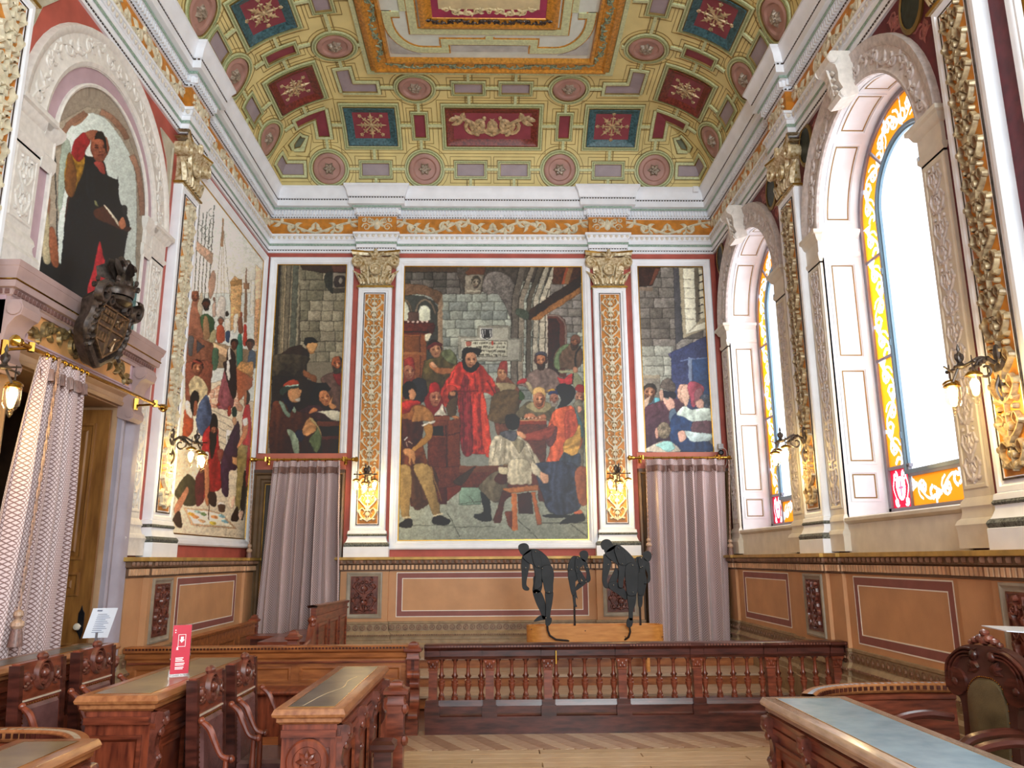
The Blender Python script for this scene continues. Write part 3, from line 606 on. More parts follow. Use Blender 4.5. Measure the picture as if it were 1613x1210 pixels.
# ---------------------------------------------------------------- windows
GLM={}
def stained(T,u0,u1,v0,v1,par,base,kind):
    k=130.; W,H=int((u1-u0)*k),int((v1-v0)*k); im=np.ones((H,W,3))*np.array(lin(base)); Y,X=np.mgrid[0:H,0:W]; X=X/k;Y=Y/k
    def line(pts,wd,col=(1,1,1)):
        q=cat(pts,4) if len(pts)<9 else pts
        for (a,b_),(c_,d_) in zip(q,q[1:]):
            L=(c_-a)**2+(d_-b_)**2+1e-9; t=np.clip(((X-a)*(c_-a)+(Y-b_)*(d_-b_))/L,0,1); m=(X-a-t*(c_-a))**2+(Y-b_-t*(d_-b_))**2<wd*wd; im[m]=col
    w_,h_=u1-u0,v1-v0; vert=h_>w_
    if kind==1:
        line([(w_*.32,h_*.7),(w_*.5,h_*.72),(w_*.68,h_*.7),(w_*.7,h_*.45),(w_*.5,h_*.22),(w_*.3,h_*.45),(w_*.32,h_*.7)],.012); m=((X-w_*.5)/.085)**2+((Y-h_*.48)/.12)**2<1; im[m]=(.8,.86,.95); line([(w_*.5,h_*.3),(w_*.5,h_*.65)],.01,(.75,.1,.18)); line([(w_*.4,h_*.5),(w_*.6,h_*.5)],.008,(.75,.1,.18))
        for sg in (-1,1): line([(w_*.5+sg*p[0],h_*.80+p[1]) for p in spiral(.09,0,.05,.01,2,1.2,12)],.011); line([(w_*.5+sg*p[0],h_*.15+p[1]) for p in spiral(.10,0,.045,.01,4,1.2,12)],.011); line([(w_*.5+sg*.12,h_*.75),(w_*.5+sg*.15,h_*.5),(w_*.5+sg*.11,h_*.25)],.008)
    else:
        Ln,Wd=(h_,w_) if vert else (w_,h_); G=(lambda a,b_:(b_,a)) if vert else (lambda a,b_:(a,b_)); n=max(1,round(Ln/.36)); L=Ln/n; m=Wd/2
        for i in range(n):
            dn=1 if i%2==0 else -1; o=i*L
            line([G(o,m-dn*Wd*.28),G(o+L*.3,m-dn*Wd*.3),G(o+L*.6,m),G(o+L*.85,m+dn*Wd*.28),G(o+L,m+dn*Wd*.28)],.012)
            line([G(o+L*.5+p[0],m+dn*p[1]) for p in spiral(0,Wd*.03,Wd*.33,Wd*.06,-1.4,1.35,16)],.011)
            for (x,y,a,l) in ((.5,.03,.5,.2),(.5,.03,2.2,.2),(.5,.03,4,.16),(.15,-.3,1.3,.35),(.9,.28,-1.6,.3),(.88,.3,.4,.2),(.1,-.32,2.6,.22),(.75,.2,-.6,.25)):
                p0=(o+L*x,m+dn*Wd*y); line([G(*p0),G(p0[0]+Wd*l*cos(a)*.6,p0[1]+dn*Wd*l*sin(a)*.6),G(p0[0]+Wd*l*cos(a+.5),p0[1]+dn*Wd*l*sin(a+.5))],.017)
    nu,nv=W,H; us=np.linspace(u0,u1,nu); vs=np.linspace(v0,v1,nv); o=wloc(par); co=[tuple(np.array(T(u,v,GD))-np.array(o)) for v in vs for u in us]
    i=np.arange(nu*nv).reshape(nv,nu); F=np.stack([i[:-1,:-1],i[:-1,1:],i[1:,1:],i[1:,:-1]],-1).reshape(-1,4)
    me=bpy.data.meshes.new('pane'); me.from_pydata(co,[],F.tolist()); a=me.color_attributes.new('paint','FLOAT_COLOR','POINT'); a.data.foreach_set('color',np.concatenate([im.reshape(-1,3),np.ones((len(co),1))],1).astype(np.float32).ravel())
    if 'g' not in GLM:
        g=bpy.data.materials.new('painted stained glass'); g.use_nodes=True; nt=g.node_tree; nt.nodes.remove(nt.nodes['Principled BSDF']); t=nt.nodes.new('ShaderNodeBsdfTranslucent'); at=nt.nodes.new('ShaderNodeAttribute'); at.attribute_name='paint'; x=nt.nodes.new('ShaderNodeMixShader'); x.inputs[0].default_value=.05; gg=nt.nodes.new('ShaderNodeBsdfGlossy')
        nt.links.new(at.outputs[0],t.inputs[0]); nt.links.new(t.outputs[0],x.inputs[1]); nt.links.new(gg.outputs[0],x.inputs[2]); nt.links.new(x.outputs[0],nt.nodes['Material Output'].inputs[0]); GLM['g']=g
    me.materials.append(GLM['g']); ob=bpy.data.objects.new('pane',me); COL.objects.link(ob); ob.parent=par; return ob
frM=M('grey window frame','8F8A96',.4,var=.05); frB=M('blue grey casement','6F8CA0',.35,var=.05)
GD=-.487                                              # glazing plane depth behind the wall face
def window(c,n,spr):
    w=thing_struct('window_%d'%n,(XR,c,SILL))
    R=WR
    # reveal: soffit and jambs
    b=MB(TR)
    prof=[(c-R,SILL-.02)]+[(c+R*cos(PI-PI*i/28),WZ+R*sin(PI-PI*i/28)) for i in range(29)]+[(c+R,SILL-.02)]
    b.rows([[(u,v,.0) for u,v in prof],[(u,v,GD-.03) for u,v in prof]]); b.build('reveal',white,w)
    gl=M('gilt reveal line','8E7038',.4,.2)
    for (z0,z1) in ((3.86,5.0),(2.68,3.76),(2.28,2.61)):
        for s,(a0,a1) in ((1,(.06,.38)),(-1,(.06,.38))):
            f=lambda a,v,d,s=s:(XR+a,c+s*(R-d),v); b=MB(f); b.frame(a0,a1,z0,z1,[(0,0),(0,.01),(.02,.012),(.03,0)]); b.build('reveal_panel',white,w); b=MB(f); b.frame(a0+.035,a1-.035,z0+.035,z1-.035,[(0,0),(0,.004),(.013,.004),(.013,0)]); b.build('reveal_line',gl,w)
    for a0,a1 in ((.10,.93),(1.03,1.55),(1.6,2.12),(2.21,3.04)):
        f=lambda u,v,d:(XR+v,c+(R-d)*cos(u),WZ+(R-d)*sin(u)); b=MB(f); n_=8
        o=lambda e,d:[(a0+e+(a1-a0-2*e)*i/n_,.06+e,d) for i in range(n_+1)]+[(a1-e-(a1-a0-2*e)*i/n_,.38-e,d) for i in range(n_+1)]
        b.rows([o(0,0),o(0,.01),o(.02,.012),o(.03,0)],True); b.build('reveal_panel',white,w); b=MB(f); b.rows([o(.035,0),o(.035,.004),o(.048,.004),o(.048,0)],True); b.build('reveal_line',gl,w)
    b=MB(lambda a,v,d:(XR+a,d,v))                     # impost moulding returning into the reveal
    for s in (-1,1):
        f=lambda a,v,d,s=s:(XR+a,c+s*(R-d),v); b=MB(f); b.rows([[(-.03-p,z,0),(-.03-p,z,p),(.44,z,p),(.44,z,0)] for p,z in ((0,5.06),(.02,5.08),(.02,5.12),(.006,5.13),(.006,5.29),(.03,5.31),(.05,5.34),(.07,5.35),(.07,5.385),(0,5.39))]); b.build('impost_moulding',white,w)
    # sill
    b=MB(TR); P=[(-.5,SILL+.05),(.03,SILL-.01),(.05,SILL-.02),(.05,SILL-.05),(.02,SILL-.075),(.0,SILL-.08)]
    b.rows([[(c-R-.0,v,d) for d,v in P],[(c+R,v,d) for d,v in P]]); b.box(c-R,c+R,1.74,SILL-.08,0,.012); b.build('sill',stone,w)
    # frame bars
    b=MB(TR); arc=lambda r:[(c-r,2.17)]+[(c+r*cos(PI-PI*i/28),WZ+r*sin(PI-PI*i/28)) for i in range(29)]+[(c+r,2.17)]
    def bars(b,ro,ri,d0,d1): b.rows([[(u,v,d) for u,v in arc(r)] for r,d in ((ro,d0),(ro,d1),(ri,d1),(ri,d0))])
    bars(b,R+.0,1.045,GD-.03,GD+.03); b.box(c-R,c+R,2.13,2.20,GD-.03,GD+.03)
    for s in (-1,1):
        for z in (3.81,4.96): b.box(*sorted((c+s*.66,c+s*1.05)),z-.015,z+.015,GD-.02,GD+.015)
        b.box(*sorted((c+s*.60,c+s*1.05)),2.60,2.635,GD-.02,GD+.02); b.box(*sorted((c+s*.63,c+s*.655)),2.18,2.62,GD-.02,GD+.02)
        for a in (48,): 
            A=math.radians(a); q=[(c+s*r*cos(A)+t*sin(A)*s,WZ+r*sin(A)-t*cos(A)) for r,t in ((.66,-.012),(1.05,-.012),(1.05,.012),(.66,.012))]; b.poly(q,GD-.02,GD+.015)
    b.box(c-.64,c+.64,2.5,2.53,GD-.02,GD+.02); b.build('window_frame',frM,w)
    b=MB(TR); r0=.68
    ar=lambda r,zb:[(c-r,zb)]+[(c+r*cos(PI-PI*i/28),WZ+r*sin(PI-PI*i/28)) for i in range(29)]+[(c+r,zb)]
    b.rows([[(u,v,d) for u,v in ar(r,2.53)] for r,d in ((.70,GD-.02),(.70,GD+.03),(.665,GD+.03),(.655,GD+.01),(.64,GD+.01),(.64,GD-.02))]); b.box(c-.68,c+.68,2.53,2.57,GD-.02,GD+.025)
    for s in (-1,1):
        for z in (2.9,3.9,4.7): b.box(c+s*.68-.014,c+s*.68+.014,z,z+.07,GD+.02,GD+.04)
    b.build('casement_frame',frB,w)
    # panes
    b=MB(TR); q=ar(.645,2.56); b.add([(u,v,GD) for u,v in q],[tuple(range(len(q)))]); b.build('pane',glassC,w,False)
    for s in (-1,1):
        u0,u1=sorted((c+s*.70,c+s*1.045))
        for z0,z1 in ((2.635,3.795),(3.825,4.945)): stained(TR,u0,u1,z0,z1,w,'DE780A',0)
        stained(TR,u0,u1,4.975,WZ,w,'DE780A',2)
        u0,u1=sorted((c+s*.66,c+s*1.045)); stained(TR,u0,u1,2.20,2.60,w,'D41230',1)
    stained(TR,c-.63,c+.63,2.2,2.5,w,'DE780A',2)
    for a0,a1 in ((0,.83),(.86,PI/2-.01),(PI/2+.01,PI-.86),(PI-.83,PI)):
        rm=.87; stained(lambda u,v,d:TR(c+v*cos(u/rm),WZ+v*sin(u/rm),d),a0*rm,a1*rm,.70,1.045,w,'DE780A',2)
    # archivolt, keystone, strips
    archband(TR,c,WZ,[(R,0),(R,.03),(R+.03,.04),(R+.05,.03),(R+.25,.03),(R+.27,.05),(R+.32,.06),(R+.35,.07),(R+.36,0)],relM,'archivolt',w)
    archrelief(TR,c,WZ,R+.06,R+.24,.016,.031,relM,w)
    impoststrip(TR,c-R-.35,c-R,w,stone,relM); impoststrip(TR,c+R,c+R+.35,w,stone,relM)
    k=part('keystone',w,TR(c,6.4,0)); side=[(6.86,.05),(6.86,.26),(6.80,.30),(6.73,.28),(6.70,.22),(6.62,.20),(6.52,.20),(6.44,.16),(6.40,.20),(6.36,.22),(6.32,.19),(6.34,.10),(6.38,.0)]
    b=MB(TR); b.rows([[(c+u*(1-.25*(6.9-v)),v,d) for v,d in side] for u in (-.15,-.12,.12,.15)]); 
    for u in (-.15,.15):
        b.add([(c+u*(1-.25*(6.9-v)),v,d) for v,d in side],[tuple(range(len(side)))])
        b.tube([(c+u*1.02,6.775,.25),(c+u*1.12,6.775,.25)],[.06,.05],10); b.tube([(c+u*.9,6.37,.17),(c+u*1.0,6.37,.17)],[.035,.03],10)
    f=lambda u,v,d:TR(c+u,v,d+float(np.interp(v,[6.32,6.4,6.52,6.7,6.8],[.2,.18,.205,.22,.29]))); q=MB(f)
    for s in (-1,1):
        for v in (6.68,6.6,6.52,6.46): q.leaf(s*.01,v,-.6 if s>0 else PI+.6,.11,.025,.015,0)
    q.rib([(0,6.74),(0,6.6),(0,6.42)],[.02,.02,.012],.02,0); o=b.build('console',relL,k); q.build('acanthus',relL,k)
    # painted spandrels with oval heads
    for s in (-1,1):
        cu=c+s*1.23; cz=6.55; 
        b=MB(TR); b.lathe((cu,cz,.0),[(.20,.0),(.20,.02),(.17,.03),(.16,.02)],20,2,False,1.35); b.build('medallion_ring',M('tarnished brass ring','8E7440',.4,.5),w)
        b=MB(TR); b.lathe((cu,cz,.0),[(.001,.015),(.16,.015)],20,2,False,1.35); b.build('medallion',M('dark green painted head','2E3A36',.5,var=.5,vs=14,col2='10181A'),w)
        b=MB(TR)
        for i,(x,z) in enumerate(((.15,.0),(.0,-.32),(.12,-.5),(-.28,.05),(-.35,.15),(.18,.16))):
            b.rib([(cu+s*x*.9+p[0],cz+z*.7+p[1]) for p in spiral(0,0,.09,.015,i,1.3,12)],[.017-.0008*t for t in range(12)],.008,.001)
            for t in range(3): b.leaf(cu+s*x*.9,cz+z*.7,i+t*1.3,.13,.022,.006,.001)
        b.build('spandrel_ornament',M('faded rose ornament','A0605C',.6,var=.2,vs=14),w)
def thing_struct(nm,loc):
    o=bpy.data.objects.new(nm,None); COL.objects.link(o); o.location=loc; o['kind']='structure'; return o
window(7.33,1,1); window(11.0,2,1)
# ---------------------------------------------------------------- left arch bay (painted niche)
AC,AZ=7.22,5.33
k=part('niche_arch',wl,(XL,AC,4))
archband(TL,AC,AZ,[(1.08,0),(1.08,.03),(1.12,.045),(1.15,.03),(1.36,.03),(1.38,.05),(1.43,.06),(1.45,.0)],relL,'archivolt',k,0,PI)
archrelief(TL,AC,AZ,1.16,1.35,.012,.031,relL,k)
archband(TL,AC,AZ,[(.92,.004),(1.08,.004)],lav,'lavender_band',k); archband(TL,AC,AZ,[(1.07,0),(1.07,.02),(1.095,.02),(1.095,0)],relL,'fillet',k)
b=MB(TL)
for s in (-1,1):
    u0,u1=sorted((AC+s*.74,AC+s*1.08)); b.box(u0,u1,3.9,AZ,0,.004)
b.build('lavender_band',lav,k,False)
for s in (-1,1):
    for a,bb in ((1.07,1.095),):
        b=MB(TL); b.box(*sorted((AC+s*a,AC+s*bb)),3.9,5.0,0,.016); b.build('fillet',relL,k,False)
    impoststrip(TL,AC+s*1.08,AC+s*1.43,wl,relL,relL,1.79 if s>0 else 3.95,5.0)
    b=MB(TL); u=AC+s*.98; b.rows([[(u-.09-p,z,0),(u-.09-p,z,.03+p),(u+.09+p,z,.03+p),(u+.09+p,z,0)] for p,z in ((0,4.95),(.015,5.0),(.015,5.08),(.0,5.1),(.0,5.24),(.03,5.28),(.05,5.33),(.05,5.38),(0,5.39))]); b.build('impost_moulding',relL,k)
    # spandrel triangle panels
    q=[(AC+s*1.47,5.75),(AC+s*1.5,6.62),(AC+s*1.12,6.62)] if s>0 else [(AC-1.47,5.75),(AC-1.5,6.62),(AC-1.12,6.62)]
    q=[(AC+s*1.50,5.70),(AC+s*1.50,6.64),(AC+s*1.0,6.64),(AC+s*1.3,6.3)]
    b=MB(TL); cx=sum(p[0] for p in q)/4; cz=sum(p[1] for p in q)/4; sc=lambda f,d:[(cx+(u-cx)*f,cz+(v-cz)*f,d) for u,v in q]
    b.rows([sc(.8,0),sc(.8,.015),sc(.66,.015),sc(.62,.004)],True); b.add(sc(.62,.004),[(0,1,2,3)]); b.build('spandrel_panel',M('stone coloured spandrel','C2BCA8',.55),k)
# ---------------------------------------------------------------- doorway in the left wall
d1=thing_struct('door_1',(XL,7.05,0))
b=MB(TL)
cas=lambda u0,u1,z:[[(u0,0,0),(u0,0,0)]]
greyC=M('lilac grey casing','A9A2AE',.45,var=.05); tanC=M('tan lintel moulding','BE9A78',.45,var=.06)
def jamb(u0,u1,m,nm):
    b=MB(TL); s=1 if u1>u0 else -1; P=[(0,0),(0,.05),(.03,.06),(.06,.045),(.10,.045),(.13,.03),(.17,.07),(.2,.09),(.24,.09),(.28,.10),(.30,.10),(.30,0)]
    b.rows([[(u0+s*p,z,d) for p,d in P] for z in (0,DZ+.04)]); b.build(nm,m,d1)
jamb(DY1,DY1+.3,greyC,'door_casing'); jamb(DY0,DY0-.3,tanC,'door_casing')
b=MB(TL); b.rows([[(u,DZ+p,d) for p,d in ((0,-.4),(0,.05),(.03,.06),(.05,.045),(.09,.045),(.12,.09),(.16,.1),(.16,0))] for u in (DY0-.3,DY1+.3)]); b.build('lintel',tanC,d1)
b=MB(TL); b.box(DY0-.3,DY1+.42,DZ+.14,DZ+.50,0,.12); b.build('frieze_board',lav,d1,False)
b=MB(TL); b.box(DY0+.02,DY1-.10,DZ+.19,DZ+.43,.12,.125); b.build('amber_ground',M('apricot ground','DDA468',.5,var=.1),d1,False)
b=MB(TL); b.frame(DY0+.0,DY1-.08,DZ+.17,DZ+.45,[(0,.12),(0,.135),(.015,.135),(.02,.12)]); b.build('panel_moulding',lav,d1)
b=MB(TL); rinceau(b,DY0+.05,DY1-.13,DZ+.20,DZ+.42,.03,.125,.42); b.build('frieze_relief',M('tarnished gilt scrolls','9A8358',.35,.4,var=.35,vs=20),d1)
b=MB(); pp=[(XL,5.71+.12),(XL+.12,5.83),(XL+.12,8.31),(XL,8.31)]; pp=[(XL,5.83),(XL+.13,5.83),(XL+.13,8.31),(XL,8.31)]
plan_sweep(b,pp,[(0,3.66),(.015,3.66),(.02,3.69),(.035,3.70),(.045,3.745),(.075,3.75),(.08,3.77),(.085,3.86),(.10,3.88),(.115,3.93),(.12,3.95),(0,3.96),(-.13,3.96)]); b.build('door_cornice',M('rosy lilac moulding','B39A98',.45,var=.05),d1)
b=MB(); plan_sweep(b,pp,[(.084,3.80),(.09,3.805),(.09,3.812),(.084,3.815)]); plan_sweep(b,pp,[(.098,3.895),(.108,3.905),(.104,3.91)]); b.build('gilt_line',brass,d1)
b=MB(); along(pp,.05,.03,lambda p,d,n:obox(b,p,d,n,.03,.02,3.705,3.74)); b.build('egg_moulding',M('plum brown eggs','7C5A54',.5),d1,False,kind='stuff')
for u in (5.92,8.10):
    b=MB(TL); sidep=[(3.66,.0),(3.66,.30),(3.60,.33),(3.54,.31),(3.52,.26),(3.45,.20),(3.33,.17),(3.24,.17),(3.18,.21),(3.13,.20),(3.10,.15),(3.12,.05),(3.14,.0)]
    b.rows([[(u+x,v,d*.8) for v,d in sidep] for x in (-.12,-.09,-.03,.03,.09,.12)])
    for x in (-.12,.12): b.add([(u+x,v,d*.8) for v,d in sidep],[tuple(range(len(sidep)))])
    for x in (-.125,.125): b.tube([(u+x-.01,3.59,.2),(u+x+.01,3.59,.2)],[.055,.055],12); b.tube([(u+x-.01,3.165,.125),(u+x+.01,3.165,.125)],[.035,.035],10)
    b.build('console',M('rosy lilac moulding','B39A98'),d1)
b=MB(); b.box(XL-.5,XL+.001,DY1-.012,DY1+.0,0,DZ); b.box(XL-.5,XL+.001,DY0,DY0+.012,0,DZ); b.box(XL-.5,XL+.001,DY0,DY1,DZ-.012,DZ); b.build('jamb_lining',tanC,d1,False)
# open door leaf standing against the far side of the recess, facing the room's near end
f=lambda a,v,d:(XL-.03-a,7.945-d,v)
b=MB(f); W=.78; H=3.2
b.box(0,W,.02,H,0,.03)
leaf=b.build('door_leaf',doorw,d1,False)
b=MB(f); 
for (u0,u1,v0,v1) in ((.13,W-.13,1.72,3.06),(.13,W-.13,1.38,1.60),(.13,W-.13,.2,.95)):
    b.frame(u0,u1,v0,v1,[(0,.03),(0,.045),(.02,.05),(.035,.035),(.05,.033),(.07,.033),(.085,.045)]); b.box(u0+.085,u1-.085,v0+.085,v1-.085,.03,.045)
b.build('door_panel',doorw,leaf)
b=MB(f); b.poly([(.06,.98),(.08,1.02),(.10,1.05),(.10,1.22),(.085,1.25),(.075,1.29),(.065,1.25),(.045,1.22),(.045,1.05)],.03,.04); b.build('escutcheon',blackm,leaf)
b=MB(f); b.lathe((.075,1.10,.04),[(.012,0),(.012,.03),(.028,.04),(.034,.055),(.028,.07),(.01,.078)],12,2); b.build('door_knob',M('white porcelain knob','E8E2D2',.15),leaf)
f=lambda a,v,d:(XL-.03-a,DY0+.03+d,v)
b=MB(lambda u,v,d:(XL-1.3+d,u,v)); b.box(DY0,DY1-.1,0,3.1,0,.04); 
for z0,z1 in ((.2,1.2),(1.4,2.9)): 
    for u0 in (DY0+.12,DY0+1.0): b.frame(u0,u0+.7,z0,z1,[(0,.04),(0,.055),(.04,.06),(.07,.04)])
b.build('inner_door_panel',M('dark brown recess panel','4A3526'),d1)
# ---------------------------------------------------------------- wainscot, doorways behind the curtains
def wpath(side):
    if side=='L': return [(XL,8.33),(XL+.10,8.33),(XL+.10,8.72),(XL+.17,8.72),(XL+.17,9.40),(XL+.10,9.40),(XL+.10,12.10),(XL+.14,12.10),(XL+.14,12.5),(XL,12.5)]
    if side=='B': return [(-2.36,YB),(-2.36,YB-.17),(-1.63,YB-.17),(-1.63,YB-.10),(1.56,YB-.10),(1.56,YB-.17),(2.28,YB-.17),(2.28,YB)]
    r=[(XR,12.55),(XR-.14,12.55),(XR-.14,12.12),(XR-.10,12.12),(XR-.10,9.82),(XR-.14,9.82),(XR-.14,9.42),(XR-.18,9.42),(XR-.18,8.70),(XR-.14,8.70),(XR-.14,8.38),(XR-.10,8.38),(XR-.10,6.28),(XR-.14,6.28),(XR-.14,5.78),(XR-.18,5.78),(XR-.18,5.06),(XR-.10,5.06),(XR-.10,-3)]
    return r
for i,(sd,T,fz) in enumerate((('L',TL,0),('B',TB,.39),('R',TR,0))):
    P=wpath(sd); b=MB(); plan_sweep(b,P,[(0,fz-.05),(0,1.56)]); w=b.build('trim_%d'%(7+i),tan,kind='structure',smooth=False)
    b=MB(); plan_sweep(b,P,[(0,1.53),(.012,1.535),(.012,1.55),(.02,1.552),(.02,1.625),(.03,1.635),(.05,1.64),(.05,1.695),(.08,1.70)]); b.build('cap_moulding',M('shadow brown cap','6E523C',.5,var=.1),w)
    b=MB(); plan_sweep(b,P,[(.08,1.70),(.085,1.705),(.085,1.742),(-.02,1.745),(-.2,1.745)]); b.build('gilt_shelf',M('ochre gilt shelf','C09A50',.4,.2,var=.15),w)
    b=MB(); along(P,.062,.018,lambda p,d,n:obox(b,p,d,n,.036,.022,1.556,1.622)); b.build('dentil',M('apricot dentils','DDB088',.5),w,False,kind='stuff')
    b=MB()
    def egg2(p,d,n):
        rows=[]
        for z,o,wd in ((1.64,.006,.012),(1.655,.03,.028),(1.68,.036,.032),(1.698,.025,.03)): rows.append([tuple((p+d*(wd*k)+n*(o if k==0 else o*.4)).to_3d()+Vector((0,0,z))) for k in (-1,0,1)])
        b.rows(rows)
    along(P,.092,.04,egg2); b.build('egg_moulding',M('brown egg moulding','8E6A54',.45,var=.2),w,kind='stuff')
    zb=.55 if sd=='B' else .55
    b=MB(); plan_sweep(b,P,[(.0,zb+.24),(.02,zb+.235),(.02,zb+.21),(.01,zb+.20),(.02,zb+.10),(.05,zb+.07),(.06,zb+.05),(.045,zb+.02),(.05,zb-.02),(.075,zb-.03),(.075,zb-.07),(.10,zb-.10),(.10,zb-.16),(.11,zb-.17)]+[(.11,fz-.05)]); b.build('base_moulding',tanE,w)
    b=MB()
    def guil(p,d,n):
        o=p+n*.004
        for k in range(8):
            a=2*PI*k/8; c2=2*PI*(k+1)/8
            q=lambda a,r:tuple((o+d*(r*cos(a))+n*(.012 if r>.02 else .004)).to_3d()+Vector((0,0,zb+.152+r*sin(a))))
            b.add([q(a,.045),q(c2,.045),q(c2,.028),q(a,.028)],[(0,1,2,3)])
        obox(b,o,d,n,.02,.02,zb+.14,zb+.165)
    along(P,.10,.016,guil); along(P,.035,.062,lambda p,d,n:obox(b,p,d,n,.02,.012,zb+.035,zb+.055)); b.build('guilloche',brownT,w,False,kind='stuff')
    def ppanel(u0,u1,d,z0=.86,z1=1.50):
        g=MB(T); g.frame(u0,u1,z0,z1,[(0,d),(0,d+.003),(.075,d+.003),(.075,d)]); a=g.build('painted_border',tanD,w,False)
        g=MB(T); g.frame(u0-.012,u1+.012,z0-.012,z1+.012,[(0,d),(0,d+.004),(.012,d+.004),(.012,d)]); g.frame(u0+.075,u1-.075,z0+.075,z1-.075,[(0,d),(0,d+.004),(.011,d+.004),(.011,d)]); g.build('thin_line',liner,a,False)
    def cpanel(c,d,z0=.84,z1=1.52,hw=.26):
        g=MB(T); g.frame(c-hw,c+hw,z0,z1,[(0,d),(0,d+.02),(.02,d+.025),(.05,d+.01),(.06,d+.01)]); a=g.build('panel_frame',M('grey olive panel frame','9E9280',.45,var=.1),w)
        g=MB(T); g.box(c-hw+.07,c+hw-.07,z0+.07,z1-.07,d,d+.006); g.frame(c-hw+.065,c+hw-.065,z0+.065,z1-.065,[(0,d),(0,d+.016),(.01,d+.016),(.012,d+.006)]); a2=g.build('carved_panel',carved,w,False)
        g=MB(T); acolumn(g,c-hw+.085,c+hw-.085,z0+.09,z1-.09,.03,d+.006,1.5)
        for s in (-1,1):
            for v,rr in ((z0+.15,.045),(z1-.18,.05),((z0+z1)/2,.04)): g.rib([(c+s*(hw*.42+p[0]),v+p[1]) for p in spiral(0,0,rr,.01,s,1.3,12)],[.012]*12,.035,d+.006); g.ball((c+s*hw*.42,v,d+.015),(.02,.02,.02))
        g.build('carving',carved,a2)
    if sd=='L': cpanel(9.06,.17); ppanel(9.66,11.82,.10); 
    if sd=='B': cpanel(-1.99,.17,.84,1.52,.27); cpanel(1.925,.17,.84,1.52,.27); ppanel(-1.5,1.43,.10)
    if sd=='R': cpanel(9.06,.18); ppanel(10.05,11.85,.10); ppanel(6.42,8.2,.10); cpanel(5.42,.18); ppanel(2.5,4.85,.10)
dk=M('dark umber door casing','4C3A30',.4,var=.12,vs=6); dk2=M('near black door panel','2A221E',.4,var=.2)
for n,(u0,u1) in enumerate(((-3.80,-2.37),(2.29,3.72))):
    d=thing_struct('door_%d'%(n+2),(u0,YB,.39)); zt=3.10
    b=MB(TB); b.box(u0,u1,.39,zt,0,.03); b.box(u0,u1,zt-.05,zt,0,.12); b.build('door_surround',dk,d,False)
    b=MB(TB); o=[(u0,.39),(u0,zt-.02),(u1,zt-.02),(u1,.39)]
    b.rows([[(u0+p,.39,dd),(u0+p,zt-.04-p,dd),(u1-p,zt-.04-p,dd),(u1-p,.39,dd)] for p,dd in ((0,.03),(0,.11),(.03,.12),(.05,.08),(.10,.08),(.12,.05),(.15,.05),(.17,.03))]); b.build('door_casing',tanE if False else M('umber door casing','6B5238',.4,var=.12),d)
    b=MB(TB); b.frame(u0+.19,u1-.19,.5,zt-.25,[(0,.03),(0,.05),(.02,.05),(.05,.04)]); b.box(u0+.25,u1-.25,.56,zt-.31,.03,.04); b.build('door_panel',dk2,d)
    b=MB(TB); b.frame(u0+.175,u1-.175,.45,zt-.22,[(0,.03),(0,.04),(.008,.04),(.008,.03)]); b.build('gilt_line',brass,d)
    b=MB(TB); b.box(u0,u1+(.0),3.10,3.37,0,.02); b.build('lintel_band',M('salmon red lintel','BC6B58',.55,var=.05),d,False)
